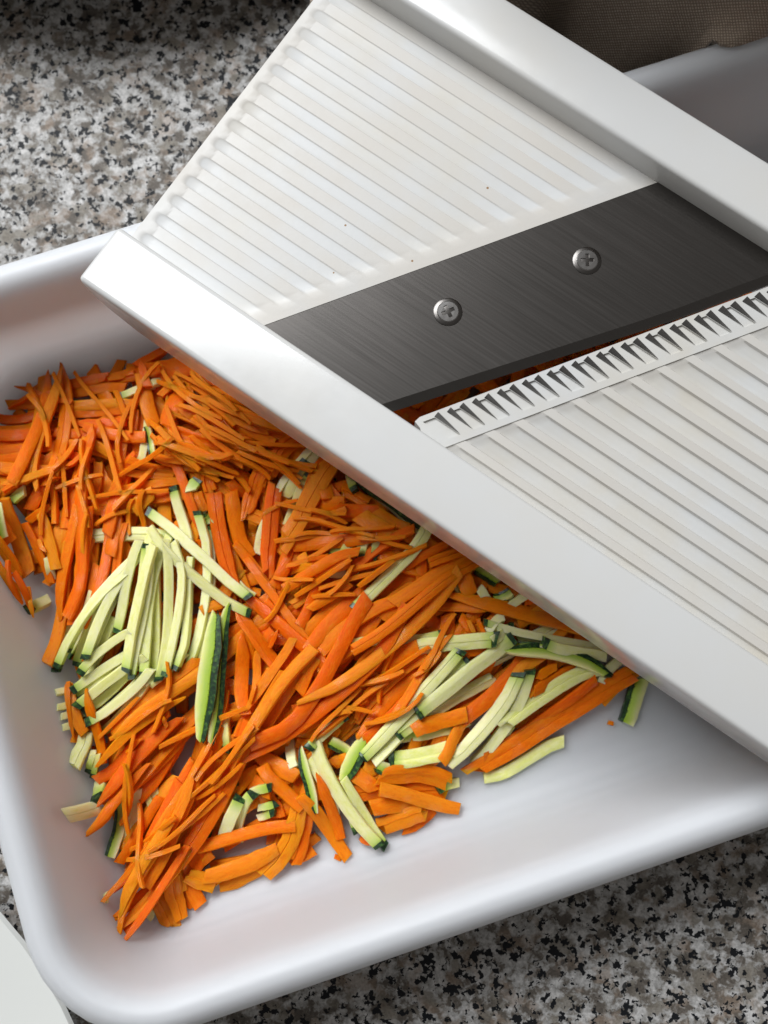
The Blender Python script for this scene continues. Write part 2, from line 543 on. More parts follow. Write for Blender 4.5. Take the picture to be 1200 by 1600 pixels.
for i in range(NXc + 1):
    col_ = []
    x = -.02 + .24 * i / NXc
    # front edge follows the outside of the rim, then hangs over it on the right
    y_rim = (.1336 + .0015 + x * math.sin(TYAW)) / math.cos(TYAW)
    s = 1.0 / (1.0 + math.exp(-(x - .0885) / .0018))
    y_front = y_rim * (1 - s) + (.1672 + .003 * math.sin(x * 120)) * s
    for j in range(NYc + 1):
        t = j / NYc
        y = y_front + t * (.34 - y_front)
        z = cloth_z(x, y)
        roll = 1.0 - min(1.0, (y - y_front) / .012)
        z -= (.012 + .012 * (1 - s)) * roll * roll
        if s > .5: z = max(z, .0615)
        col_.append(bm.verts.new((x, y, max(ZC + .002, z))))
    grid.append(col_)
for i in range(NXc):
    for j in range(NYc):
        f = bm.faces.new((grid[i][j], grid[i + 1][j], grid[i + 1][j + 1], grid[i][j + 1]))
        for lp, (a, b) in zip(f.loops, ((i, j), (i + 1, j), (i + 1, j + 1), (i, j + 1))):
            v = grid[a][b].co
            lp[uvl].uv = ((v.x + v.z * .5) * 20, (v.y + v.z * .6) * 20)
cl = bm_obj('linen_cloth', bm, M['linen'], smooth=70)
md = cl.modifiers.new('thickness', 'SOLIDIFY'); md.thickness = .0012; md.offset = -1
tag(cl, 'crumpled brown linen cloth lying behind the tray, folded over its rim', 'cloth')

# ------------------------------------------------------------------ dish at the lower left, pan at the upper left
def lathe(name, prof, loc, mat, n=72):
    bm = bmesh.new()
    rings = []
    for r_, z in prof:
        rings.append([bm.verts.new((r_ * math.cos(2 * math.pi * i / n), r_ * math.sin(2 * math.pi * i / n), z)) for i in range(n)])
    for A, B in zip(rings, rings[1:]):
        for i in range(n): bm.faces.new((A[i], A[(i + 1) % n], B[(i + 1) % n], B[i]))
    bm.faces.new(rings[0]); bm.faces.new(rings[-1])
    o = bm_obj(name, bm, mat, smooth=50)
    o.location = loc
    return o
dish = lathe('plate', [(.055, .001), (.060, .001), (.080, .006), (.108, .016), (.1100, .0175), (.1092, .0186), (.100, .0165), (.078, .0090), (.062, .0045), (.030, .0040)],
             (-.1012 - .0778, -.0618 - .0778, ZC), M['dish'])
tag(dish, 'white glazed plate on the countertop at the front left of the tray', 'plate')
pan = lathe('baking_pan', [(.085, .001), (.094, .002), (.106, .024), (.112, .0285), (.1290, .0300), (.1300, .0306), (.1285, .0315), (.118, .0305), (.108, .024), (.090, .006), (.03, .005)],
            (-.098, .333, ZC), M['pan'])
tag(pan, 'dark round pan standing on the countertop behind the tray at upper left', 'pan')

# ------------------------------------------------------------------ vegetable strips
STRIPS = [
("C","stuff",3.9,1.4,"",(-94.6,61.4,20.2,-88.0,60.0,20.2,-79.1,57.8,20.2,-70.4,55.3,20.2,-64.0,53.2,20.2)),
("C","stuff",3.8,1.4,"",(12.4,2.3,20.2,19.6,6.3,20.2,29.3,11.5,20.2,39.0,16.4,20.2,46.4,20.0,20.2)),
("C","stuff",4.4,1.4,"",(46.6,76.5,20.2,52.9,84.2,20.2,60.9,94.6,20.2,68.6,105.3,20.2,74.2,113.4,20.2)),
("C","stuff",3.5,1.4,"",(-32.2,3.7,20.2,-28.9,8.4,20.2,-24.9,14.8,20.2,-21.3,21.5,20.2,-18.9,26.7,20.2)),
("C","stuff",4.1,1.4,"",(-81.8,-21.8,23.2,-75.4,-20.7,22.1,-66.8,-19.0,20.9,-58.3,-17.0,20.4,-52.0,-15.3,20.2)),
("C","stuff",3.7,1.4,"",(-107.6,76.5,21.2,-102.9,70.9,21.0,-96.4,63.5,20.9,-89.8,56.3,20.7,-84.7,51.1,20.5)),
("C","stuff",4.4,1.4,"",(-42.6,-41.8,20.2,-42.1,-35.4,20.2,-41.0,-26.8,20.2,-39.3,-18.4,20.2,-37.8,-12.1,20.2)),
("C","stuff",3.5,1.4,"",(-100.1,56.0,21.1,-96.9,50.8,20.9,-92.2,44.1,20.6,-87.1,37.8,20.3,-83.0,33.2,20.2)),
("C","stuff",4.6,1.4,"",(-12.3,58.4,20.2,-5.5,64.7,20.2,3.5,73.1,20.2,12.5,81.5,20.2,19.2,87.9,20.2)),
("C","stuff",4.5,1.4,"",(3.8,5.3,20.2,7.1,12.0,20.2,11.6,21.0,20.2,16.3,29.8,20.2,19.9,36.4,20.2)),
("C","stuff",4.4,1.4,"",(-44.5,4.2,20.2,-42.3,10.5,20.2,-40.0,19.0,20.2,-38.1,27.6,20.2,-37.1,34.1,20.2)),
("C","stuff",4.2,1.4,"",(-5.6,-19.3,20.2,-2.2,-14.1,20.2,2.2,-7.2,20.2,6.5,-0.1,20.2,9.5,5.2,20.2)),
("C","stuff",4.4,1.4,"",(-11.2,-13.1,20.2,-12.1,-4.8,20.2,-12.8,6.3,20.2,-13.0,17.4,20.2,-12.8,25.7,20.2)),
("C","stuff",4.8,1.4,"",(-77.5,58.2,21.1,-78.3,51.8,20.7,-78.8,43.2,20.3,-78.8,34.6,20.2,-78.4,28.1,20.2)),
("C","stuff",4.7,1.4,"",(16.3,29.1,21.3,17.6,37.0,20.9,19.8,47.5,20.4,22.6,57.9,20.2,25.1,65.6,20.2)),
("C","stuff",4.1,1.4,"",(-34.3,66.2,20.2,-26.0,69.9,20.2,-15.2,75.2,20.2,-4.6,81.0,20.2,3.2,85.6,20.2)),
("C","stuff",4.6,1.4,"",(16.2,52.6,20.2,18.4,60.4,20.2,21.5,70.9,20.2,24.7,81.3,20.2,27.1,89.1,20.2)),
("C","stuff",4.2,1.4,"",(20.4,-0.3,20.9,25.2,7.5,21.0,31.8,17.7,20.7,38.6,27.8,20.2,43.7,35.4,20.2)),
("C","stuff",4.7,1.4,"",(-2.5,28.4,20.2,1.4,36.8,20.2,6.9,47.8,20.3,12.8,58.6,20.6,17.5,66.6,20.9)),
("C","stuff",3.7,1.4,"",(-27.3,53.1,20.2,-23.4,45.4,20.2,-18.5,35.0,20.4,-14.0,24.4,21.0,-10.8,16.3,21.3)),
("C","stuff",4.7,1.4,"",(50.4,49.9,20.2,44.5,43.2,20.2,36.3,34.6,20.2,27.6,26.4,20.2,20.9,20.5,20.2)),
("C","stuff",3.2,1.4,"",(0.7,79.4,20.8,0.1,70.5,20.9,-0.7,58.7,20.6,-1.4,46.9,20.5,-1.9,38.0,20.7)),
("C","stuff",4.0,1.4,"",(-21.7,0.6,20.4,-16.4,6.7,20.8,-9.5,15.1,21.2,-3.1,23.9,21.1,1.5,30.6,21.3)),
("C","stuff",4.6,1.4,"",(-23.7,73.1,21.1,-22.7,64.3,20.8,-21.1,52.5,20.7,-19.3,40.7,21.3,-17.7,31.9,21.6)),
("C","stuff",4.0,1.4,"",(-26.8,62.9,21.1,-18.9,67.6,21.1,-8.4,74.0,20.8,2.1,80.4,20.9,9.9,85.2,20.8)),
("C","stuff",3.6,1.4,"",(-5.9,63.2,21.6,0.0,64.2,21.3,7.9,65.2,21.0,15.9,65.7,21.4,22.0,65.7,21.7)),
("C","stuff",3.3,1.4,"",(-51.6,58.7,20.2,-44.4,52.5,20.3,-34.5,44.5,20.5,-24.4,36.8,21.3,-16.7,31.3,22.0)),
("C","stuff",4.7,1.4,"",(-74.4,-4.5,20.2,-69.3,-1.1,20.2,-62.4,3.0,20.2,-55.3,6.8,20.2,-49.8,9.4,20.2)),
("C","stuff",4.1,1.4,"",(22.7,50.1,21.0,28.6,48.7,20.7,36.4,47.0,20.6,44.2,45.4,21.0,50.1,44.4,21.2)),
("C","stuff",3.8,1.4,"",(-90.1,26.9,21.0,-87.4,34.6,21.0,-84.1,45.0,20.9,-80.9,55.5,21.1,-78.7,63.4,21.1)),
("C","stuff",4.1,1.4,"",(101.5,94.8,20.2,108.6,98.7,20.2,118.0,104.0,20.2,127.4,109.4,20.2,134.3,113.6,20.2)),
("C","stuff",4.1,1.4,"",(-65.7,15.1,20.2,-59.7,17.9,20.2,-51.6,21.3,20.3,-43.4,24.3,20.8,-37.1,26.3,21.2)),
("C","stuff",4.2,1.4,"",(-65.7,69.9,20.2,-62.5,64.7,20.2,-58.7,57.6,20.2,-55.4,50.3,20.2,-53.2,44.6,20.2)),
("C","stuff",4.5,1.4,"",(-16.3,40.7,21.1,-11.1,46.2,20.8,-3.9,53.2,21.1,3.7,59.8,21.5,9.6,64.5,21.6)),
("C","stuff",4.4,1.4,"",(51.0,104.5,20.5,53.3,96.9,20.7,56.1,86.8,20.9,58.8,76.7,20.6,60.8,69.1,20.5)),
("C","stuff",4.2,1.4,"",(49.5,44.3,21.4,56.5,50.3,20.8,65.7,58.3,20.4,74.8,66.5,20.2,81.6,72.6,20.2)),
("C","stuff",4.0,1.4,"",(53.8,42.0,21.5,51.6,49.9,21.3,49.0,60.4,20.7,46.9,71.1,20.7,45.7,79.2,20.9)),
("C","stuff",3.7,1.4,"",(-34.5,43.8,21.4,-30.0,48.4,21.2,-23.8,54.1,21.4,-17.4,59.6,21.2,-12.4,63.6,21.0)),
("C","stuff",4.2,1.4,"",(50.0,86.4,21.0,50.7,80.4,20.9,51.8,72.4,20.5,53.1,64.4,20.2,54.2,58.5,20.2)),
("C","stuff",3.2,1.4,"",(72.2,111.8,21.1,76.4,105.5,20.7,81.6,96.9,20.3,86.4,88.0,20.2,89.7,81.2,20.2)),
("C","stuff",3.8,1.4,"",(-111.8,51.0,40.3,-107.7,50.6,33.7,-102.2,50.2,26.1,-96.7,50.0,23.1,-92.6,49.9,21.8)),
("C","stuff",4.5,1.4,"",(-70.1,-21.5,22.0,-69.6,-15.2,21.4,-68.5,-6.9,20.9,-67.0,1.3,20.9,-65.5,7.4,20.7)),
("C","stuff",3.8,1.4,"",(31.9,26.0,21.1,35.5,32.7,21.3,40.1,41.7,21.4,44.6,50.7,21.4,47.9,57.5,21.6)),
("C","stuff",3.6,1.4,"",(-57.8,44.2,20.6,-50.3,43.0,20.7,-40.4,41.1,20.8,-30.5,39.2,21.6,-23.1,37.7,22.2)),
("C","stuff",4.5,1.4,"",(-88.2,7.6,22.1,-85.8,14.5,21.5,-83.1,23.8,21.1,-81.0,33.3,21.2,-79.7,40.5,21.4)),
("C","stuff",3.8,1.4,"",(42.2,62.9,21.0,45.8,68.6,21.4,51.0,76.0,21.8,56.6,83.0,21.8,61.1,88.1,21.6)),
("C","stuff",4.7,1.4,"",(-17.0,81.2,21.3,-14.3,75.8,21.5,-11.1,68.6,21.4,-8.3,61.2,21.0,-6.4,55.5,20.7)),
("C","stuff",4.4,1.4,"",(-52.5,76.1,20.2,-46.0,73.5,20.3,-37.3,70.0,20.7,-28.6,66.6,21.6,-22.0,64.1,22.1)),
("C","stuff",3.6,1.4,"",(-106.1,55.1,23.0,-97.3,57.3,22.3,-85.7,60.2,21.8,-74.0,62.9,21.2,-65.2,64.9,21.0)),
("C","stuff",3.6,1.4,"",(-37.9,75.3,21.1,-33.2,70.8,21.8,-26.8,64.9,22.8,-20.3,59.0,22.4,-15.4,54.7,21.9)),
("C","stuff",3.7,1.4,"",(23.9,96.3,20.2,32.4,99.0,20.2,43.7,103.0,20.5,54.8,107.4,20.7,63.0,111.1,20.6)),
("C","stuff",4.0,1.4,"",(-15.9,39.8,21.6,-9.9,42.0,21.3,-1.8,44.4,21.3,6.5,46.3,21.3,12.8,47.3,21.0)),
("C","stuff",4.0,1.4,"",(45.9,98.3,20.5,50.4,94.3,21.2,56.7,89.3,22.2,63.2,84.6,22.0,68.3,81.4,21.5)),
("C","stuff",4.7,1.4,"",(-31.6,-46.9,20.2,-29.4,-39.0,20.2,-26.1,-28.7,20.2,-22.3,-18.5,20.2,-19.1,-11.0,20.2)),
("C","stuff",3.4,1.4,"",(-3.8,69.4,22.1,0.7,65.4,22.3,6.8,60.3,22.2,13.1,55.5,21.8,17.9,51.9,21.7)),
("C","stuff",4.2,1.4,"",(-14.6,12.4,22.2,-8.0,17.1,22.1,0.7,23.5,21.4,9.4,30.0,21.1,15.8,35.0,21.4)),
("C","stuff",4.1,1.4,"",(38.9,-3.4,20.2,44.8,1.4,20.2,52.5,7.9,20.2,60.0,14.6,20.2,65.6,19.7,20.2)),
("C","stuff",4.2,1.4,"",(-81.2,73.5,20.2,-75.0,73.7,20.2,-66.8,74.3,20.3,-58.6,75.2,20.5,-52.4,76.0,20.8)),
("C","stuff",4.3,1.4,"",(50.0,72.9,22.3,55.7,70.6,21.7,63.4,68.0,21.1,71.2,65.9,21.0,77.2,64.6,21.2)),
("C","stuff",3.8,1.4,"",(44.3,103.3,21.3,41.2,97.7,20.9,37.4,90.1,20.4,33.8,82.4,20.2,31.4,76.5,20.2)),
("C","stuff",3.7,1.4,"",(42.2,70.9,21.6,46.0,63.6,22.0,51.5,54.1,22.1,57.3,44.9,21.5,61.8,38.0,20.9)),
("C","stuff",4.5,1.4,"",(-110.3,53.9,35.4,-104.5,50.9,31.4,-96.6,47.2,25.5,-88.7,43.7,22.4,-82.6,41.3,21.2)),
("C","stuff",3.9,1.4,"",(-14.7,64.0,22.0,-13.4,56.1,21.8,-12.0,45.6,21.8,-11.1,35.0,21.4,-10.8,27.1,21.0)),
("C","stuff",4.5,1.4,"",(-46.6,4.5,21.1,-45.3,11.2,21.2,-43.5,20.1,21.5,-41.4,28.9,21.5,-39.7,35.5,21.2)),
("C","stuff",4.0,1.4,"",(-84.7,13.7,22.5,-84.0,19.6,22.4,-82.8,27.4,22.4,-81.6,35.2,22.3,-80.5,41.0,22.1)),
("C","stuff",3.9,1.4,"",(-88.1,61.6,22.3,-80.0,63.7,22.0,-69.2,66.6,21.5,-58.4,69.6,20.9,-50.4,71.8,20.7)),
("C","stuff",3.8,1.4,"",(32.4,69.4,20.2,32.5,63.4,20.2,32.8,55.5,20.6,33.5,47.6,21.1,34.1,41.6,21.1)),
("C","stuff",4.5,1.4,"",(66.5,75.1,21.0,69.9,82.5,21.0,74.4,92.3,20.9,78.8,102.1,21.0,82.0,109.5,20.9)),
("C","stuff",3.9,1.4,"",(-57.9,75.0,21.9,-51.6,70.5,21.4,-43.4,64.3,20.6,-35.3,57.8,20.3,-29.4,52.8,20.2)),
("C","stuff",4.4,1.4,"",(4.4,67.0,23.0,10.7,61.1,22.8,19.1,53.1,22.2,27.3,45.1,21.3,33.4,39.0,20.8)),
("C","stuff",3.5,1.4,"",(-2.6,68.0,23.1,-2.8,61.9,22.7,-2.7,53.8,22.3,-2.3,45.6,22.2,-1.7,39.6,22.1)),
("C","stuff",4.5,1.4,"",(40.8,-8.4,20.9,44.2,-2.1,21.1,48.5,6.4,21.0,52.4,15.2,20.5,55.1,21.8,20.2)),
("C","stuff",4.8,1.4,"",(-85.7,46.1,22.0,-81.2,53.4,22.2,-75.7,63.5,22.5,-70.7,73.8,22.0,-67.3,81.8,21.6)),
("C","stuff",4.5,1.4,"",(-74.5,39.1,20.2,-69.7,42.2,20.2,-63.4,46.5,20.4,-57.2,51.2,20.8,-52.8,54.8,20.9)),
("C","stuff",3.4,1.4,"",(90.8,118.8,20.3,86.7,111.3,20.7,81.1,101.3,21.6,75.5,91.4,22.2,71.2,84.0,22.4)),
("C","stuff",3.8,1.4,"",(-2.6,-4.3,20.5,2.2,1.3,20.7,8.7,8.8,20.9,15.3,16.1,20.8,20.4,21.5,20.9)),
("C","stuff",3.5,1.4,"",(41.9,92.3,21.3,34.9,85.5,21.4,25.9,76.2,21.6,17.4,66.4,22.7,11.2,58.9,23.6)),
("C","stuff",3.3,1.4,"",(-104.9,51.7,31.8,-101.4,47.0,28.6,-96.7,40.8,24.1,-92.0,34.5,22.5,-88.5,29.8,22.1)),
("C","stuff",3.3,1.4,"",(-29.6,36.5,22.8,-23.3,38.1,22.9,-14.9,39.8,22.9,-6.4,41.0,22.8,0.1,41.6,22.8)),
("C","stuff",4.6,1.4,"",(-59.6,-38.2,20.2,-54.3,-32.2,20.2,-47.4,-24.2,20.4,-40.6,-16.1,20.8,-35.6,-9.9,20.9)),
("C","stuff",4.7,1.4,"",(-32.8,-10.2,20.2,-27.5,-3.3,20.5,-20.3,5.6,21.6,-12.8,14.3,22.9,-7.0,20.7,23.3)),
("C","stuff",4.6,1.4,"",(68.5,83.2,22.5,67.0,77.1,22.1,64.6,69.2,21.5,61.8,61.4,21.2,59.4,55.6,21.2)),
("C","stuff",3.7,1.4,"",(70.1,62.6,21.6,72.1,69.4,21.3,74.5,78.6,21.0,76.8,87.8,21.8,78.5,94.7,22.5)),
("C","stuff",3.3,1.4,"",(4.0,75.5,22.7,5.9,66.4,23.1,8.2,54.3,22.7,10.3,42.1,21.8,11.8,33.0,21.8)),
("C","stuff",3.5,1.4,"",(-96.8,63.8,24.4,-97.5,56.2,25.5,-98.0,46.0,26.9,-98.0,35.9,25.6,-97.7,28.2,25.3)),
("C","stuff",4.0,1.4,"",(-80.3,46.8,22.6,-78.6,39.8,22.3,-75.7,30.5,21.3,-72.4,21.4,20.4,-69.6,14.7,20.2)),
("C","stuff",3.4,1.4,"",(-59.3,78.0,21.7,-56.9,70.1,21.6,-53.4,59.6,21.1,-49.6,49.2,21.2,-46.6,41.5,21.4)),
("C","stuff",3.9,1.4,"",(-30.5,69.1,23.3,-23.6,67.7,23.0,-14.6,65.4,22.8,-5.6,62.7,23.1,1.0,60.3,23.2)),
("C","stuff",3.8,1.4,"",(1.8,-9.1,21.1,8.4,-4.5,21.0,17.5,1.1,21.3,26.8,6.4,21.8,34.0,10.0,21.6)),
("C","stuff",3.4,1.4,"",(-69.7,-2.8,22.0,-63.6,2.2,21.9,-55.4,8.6,21.5,-47.0,14.8,21.8,-40.6,19.4,22.2)),
("C","stuff",4.8,1.4,"",(-15.6,-38.0,20.2,-10.8,-34.8,20.2,-4.4,-31.0,20.2,2.3,-27.5,20.2,7.5,-25.1,20.2)),
("C","stuff",3.3,1.4,"",(31.4,96.2,21.1,39.2,95.3,21.3,49.7,94.7,21.9,60.1,94.5,21.8,67.9,94.8,21.4)),
("C","stuff",3.5,1.4,"",(8.1,58.2,23.5,4.4,51.2,23.0,-0.5,41.7,22.6,-5.3,32.2,21.7,-8.7,25.0,21.1)),
("C","stuff",4.4,1.4,"",(-9.2,63.1,23.7,-5.9,57.4,23.5,-2.0,49.7,23.5,1.6,41.8,23.0,4.0,35.8,22.4)),
("C","stuff",4.3,1.4,"",(-15.7,-10.2,20.8,-11.8,-2.6,21.0,-6.1,7.3,20.8,-0.1,17.1,21.2,4.7,24.2,21.7)),
("C","stuff",3.2,1.4,"",(20.5,63.9,22.6,24.5,71.0,22.6,29.7,80.5,22.4,34.8,90.0,22.1,38.6,97.2,22.0)),
("C","stuff",3.7,1.4,"",(4.8,-3.3,21.8,8.2,2.4,21.7,12.9,9.9,21.7,17.8,17.4,21.8,21.5,22.9,21.7)),
("C","stuff",3.5,1.4,"",(3.1,-27.7,21.2,5.5,-20.5,20.9,8.8,-10.9,21.0,12.0,-1.2,21.7,14.4,6.0,21.8)),
("C","stuff",4.7,1.4,"",(36.9,71.4,21.3,41.5,63.8,21.7,47.3,53.4,22.2,52.8,42.9,21.8,56.7,34.9,21.3)),
("C","stuff",4.3,1.4,"",(10.1,86.5,21.2,18.7,87.1,21.3,30.1,87.4,22.1,41.6,87.2,22.2,50.2,86.7,22.1)),
("C","stuff",3.2,1.4,"",(-63.7,-40.7,20.8,-58.2,-38.4,20.9,-50.9,-35.1,20.8,-43.8,-31.5,20.9,-38.6,-28.7,21.1)),
("C","stuff",4.4,1.4,"",(-102.1,31.5,28.2,-96.7,34.6,26.2,-89.5,38.9,23.9,-82.5,43.4,23.1,-77.3,46.9,22.6)),
("C","stuff",4.6,1.4,"",(27.0,52.6,21.9,30.9,45.8,22.0,36.3,36.8,22.0,41.8,27.9,21.6,46.1,21.2,21.4)),
("C","stuff",3.2,1.4,"",(-109.8,53.7,34.7,-106.0,58.0,29.0,-100.6,63.3,24.1,-94.8,68.3,21.7,-90.2,71.7,20.4)),
("C","stuff",3.4,1.4,"",(-70.5,-54.9,23.5,-69.8,-48.5,22.6,-68.8,-39.9,21.4,-67.6,-31.4,20.7,-66.6,-25.0,20.3)),
("C","stuff",4.6,1.4,"",(99.4,107.5,20.2,105.6,105.5,20.4,113.9,102.6,20.9,122.0,99.4,20.9,128.1,96.8,20.9)),
("C","stuff",4.1,1.4,"",(-30.0,-36.3,21.2,-22.0,-33.9,20.9,-11.4,-30.4,21.0,-1.0,-26.5,21.6,6.7,-23.3,21.9)),
("C","stuff",4.8,1.4,"",(-68.3,1.6,22.0,-67.8,7.4,21.4,-67.0,15.1,20.8,-65.7,22.7,20.4,-64.5,28.4,20.2)),
("C","stuff",4.0,1.4,"",(-72.5,3.2,21.6,-71.7,11.4,21.4,-71.1,22.5,21.2,-70.8,33.6,20.9,-70.9,41.9,21.0)),
("C","stuff",4.6,1.4,"",(70.8,41.3,20.2,68.2,47.5,20.4,64.9,55.8,21.4,61.9,64.2,22.5,59.7,70.6,22.8)),
("C","stuff",4.0,1.4,"",(-30.5,6.6,21.3,-25.2,11.6,21.2,-18.3,18.6,21.3,-11.7,25.8,22.0,-6.9,31.3,22.3)),
("C","stuff",3.7,1.4,"",(30.3,75.4,21.5,37.8,71.6,21.9,47.9,66.8,22.3,58.2,62.5,22.4,66.0,59.4,22.7)),
("C","stuff",3.3,1.4,"",(-58.4,55.4,21.6,-60.6,62.1,21.7,-63.7,71.0,21.9,-67.1,79.8,21.9,-69.7,86.4,21.7)),
("C","stuff",3.5,1.4,"",(-73.4,77.9,22.2,-66.4,75.8,22.6,-57.1,73.2,22.7,-47.8,70.8,22.2,-40.8,69.0,21.9)),
("C","stuff",3.9,1.4,"",(-99.3,51.9,26.8,-95.8,58.0,25.2,-91.4,66.2,22.4,-87.4,74.7,20.9,-84.7,81.1,20.4)),
("C","stuff",4.6,1.4,"",(-57.2,89.8,20.3,-52.6,85.2,20.4,-46.4,79.1,21.0,-40.3,72.9,21.9,-35.8,68.2,22.3)),
("C","stuff",3.3,1.4,"",(-72.4,-32.5,21.8,-70.3,-24.2,22.1,-67.3,-13.2,22.3,-64.1,-2.2,22.3,-61.6,6.0,22.4)),
("C","stuff",3.3,1.4,"",(-77.0,91.6,21.3,-79.6,82.8,21.1,-83.0,71.0,21.6,-86.2,59.1,22.3,-88.5,50.2,22.1)),
("C","stuff",3.5,1.4,"",(-58.1,-5.2,20.2,-52.9,-2.7,20.2,-45.9,0.4,20.2,-38.9,3.4,20.4,-33.6,5.5,20.6)),
("C","stuff",3.9,1.4,"",(-75.6,16.1,21.5,-74.8,24.8,21.8,-73.6,36.4,21.8,-72.1,48.1,21.1,-70.8,56.7,21.1)),
("C","stuff",3.6,1.4,"",(-34.4,33.3,22.1,-26.8,36.7,23.1,-16.7,41.0,23.8,-6.3,44.8,23.8,1.5,47.5,24.1)),
("C","stuff",4.1,1.4,"",(-99.8,65.0,25.6,-94.7,60.8,25.1,-87.8,55.3,24.0,-81.0,49.8,23.3,-75.9,45.6,22.6)),
("C","stuff",3.2,1.4,"",(-53.3,73.9,23.5,-47.7,69.6,23.1,-40.4,63.6,22.2,-33.3,57.3,21.9,-28.2,52.4,22.1)),
("C","stuff",4.4,1.4,"",(73.2,76.1,22.1,77.3,81.0,21.7,83.1,87.2,21.0,89.2,93.0,20.6,93.9,97.2,20.4)),
("C","stuff",4.7,1.4,"",(38.5,106.3,20.8,47.6,107.4,21.2,59.9,108.7,21.6,72.1,109.9,21.6,81.3,110.6,21.7)),
("C","stuff",3.6,1.4,"",(-34.1,32.4,22.9,-33.0,39.3,22.8,-32.0,48.5,22.6,-31.5,57.7,22.3,-31.5,64.7,22.2)),
("C","stuff",3.8,1.4,"",(-19.4,92.4,20.2,-10.7,89.3,20.4,1.0,85.1,21.2,12.7,81.1,21.6,21.4,78.1,21.6)),
("C","stuff",3.7,1.4,"",(-70.8,33.3,21.6,-62.9,36.2,21.2,-52.4,39.7,21.5,-41.8,43.0,22.4,-33.7,45.2,22.9)),
("C","stuff",3.2,1.4,"",(-39.5,91.5,20.2,-35.1,85.6,20.4,-29.2,77.9,21.2,-23.2,70.2,22.8,-18.6,64.5,23.6)),
("C","stuff",3.6,1.4,"",(-58.8,82.7,21.0,-51.7,84.0,21.1,-42.2,86.0,20.9,-32.8,88.4,20.7,-25.8,90.4,20.5)),
("C","stuff",3.5,1.4,"",(-79.3,36.3,23.2,-71.8,39.2,22.6,-61.8,43.1,21.7,-51.8,47.0,21.6,-44.3,49.9,21.6)),
("C","stuff",4.6,1.4,"",(-73.5,-39.6,22.7,-74.3,-32.9,22.6,-75.5,-24.1,22.8,-76.8,-15.2,22.4,-77.9,-8.6,22.0)),
("C","stuff",3.5,1.4,"",(7.4,-11.3,22.2,12.7,-4.6,22.3,19.7,4.4,22.3,26.7,13.5,22.1,31.9,20.3,22.0)),
("C","stuff",3.6,1.4,"",(-62.9,-25.7,20.7,-64.3,-19.4,21.6,-66.3,-11.0,23.0,-68.5,-2.7,23.6,-70.2,3.6,23.9)),
("C","stuff",3.3,1.4,"",(-70.2,3.8,23.9,-64.0,6.8,23.0,-55.8,10.6,22.6,-47.4,14.4,23.0,-41.2,17.1,23.0)),
("C","stuff",3.8,1.4,"",(-26.6,-35.2,22.2,-19.1,-32.9,22.3,-9.2,-29.5,22.5,0.5,-25.7,22.6,7.7,-22.7,22.5)),
("C","stuff",4.5,1.4,"",(29.1,73.1,21.8,38.0,73.4,22.4,49.8,73.8,22.8,61.7,74.2,22.6,70.6,74.5,22.2)),
("C","stuff",4.4,1.4,"",(-6.8,-4.3,20.7,-1.8,-0.3,21.3,5.1,4.9,22.2,12.1,9.8,22.8,17.6,13.3,22.8)),
("C","stuff",4.2,1.4,"",(-6.0,51.0,24.5,-6.0,44.8,24.1,-5.7,36.5,23.2,-5.3,28.2,22.8,-4.8,22.0,22.7)),
("C","stuff",4.6,1.4,"",(5.2,-31.6,21.4,8.6,-26.6,21.4,12.9,-19.7,20.8,16.8,-12.6,20.3,19.4,-7.1,20.2)),
("C","stuff",4.8,1.4,"",(-50.1,-31.5,21.4,-44.2,-26.9,21.3,-36.2,-21.1,20.9,-28.0,-15.5,20.7,-21.7,-11.5,20.9)),
("C","stuff",4.0,1.4,"",(9.2,67.6,21.2,14.8,72.7,21.3,21.9,79.8,22.0,28.6,87.2,22.6,33.4,93.0,22.9)),
("C","stuff",3.4,1.4,"",(-67.6,62.9,21.5,-63.7,56.9,21.4,-58.8,48.5,22.0,-54.2,40.0,22.1,-51.0,33.5,21.7)),
("C","stuff",4.2,1.4,"",(-50.9,-28.1,22.3,-45.3,-25.1,22.3,-37.9,-21.2,22.2,-30.5,-17.2,22.0,-24.9,-14.2,22.0)),
("C","stuff",4.4,1.4,"",(-90.4,11.4,23.0,-89.5,18.0,22.6,-88.0,26.6,22.5,-86.0,35.1,23.4,-84.3,41.4,24.0)),
("C","stuff",3.3,1.4,"",(-4.4,-35.8,22.2,-5.3,-29.4,22.6,-6.8,-20.8,21.6,-8.9,-12.4,21.3,-10.7,-6.1,21.4)),
("C","stuff",4.8,1.4,"",(-50.8,55.9,23.0,-46.5,48.1,22.8,-40.6,37.6,22.2,-34.7,27.2,21.1,-30.2,19.4,20.5)),
("C","stuff",3.7,1.4,"",(-16.5,6.3,23.5,-13.5,14.8,23.6,-9.7,26.1,23.8,-6.3,37.5,24.5,-3.9,46.1,25.1)),
("C","stuff",4.0,1.4,"",(-72.5,55.6,22.3,-65.5,51.7,22.5,-56.2,46.4,23.0,-47.0,41.1,23.3,-40.1,37.0,23.4)),
("C","stuff",3.2,1.4,"",(-65.2,-16.9,23.9,-66.2,-10.7,24.2,-67.8,-2.5,24.7,-69.5,5.6,24.3,-70.8,11.7,23.8)),
("C","stuff",3.6,1.4,"",(-14.2,3.6,21.6,-8.3,10.1,21.8,-0.3,18.6,22.3,8.0,26.9,22.6,14.4,33.0,22.8)),
("C","stuff",4.3,1.4,"",(-12.7,79.2,21.7,-4.9,80.2,21.9,5.7,81.2,22.4,16.2,81.6,22.8,24.2,81.6,23.1)),
("C","stuff",3.6,1.4,"",(-27.1,-41.2,20.7,-20.4,-37.8,21.2,-11.2,-33.6,22.7,-1.9,-29.8,23.6,5.3,-27.3,23.8)),
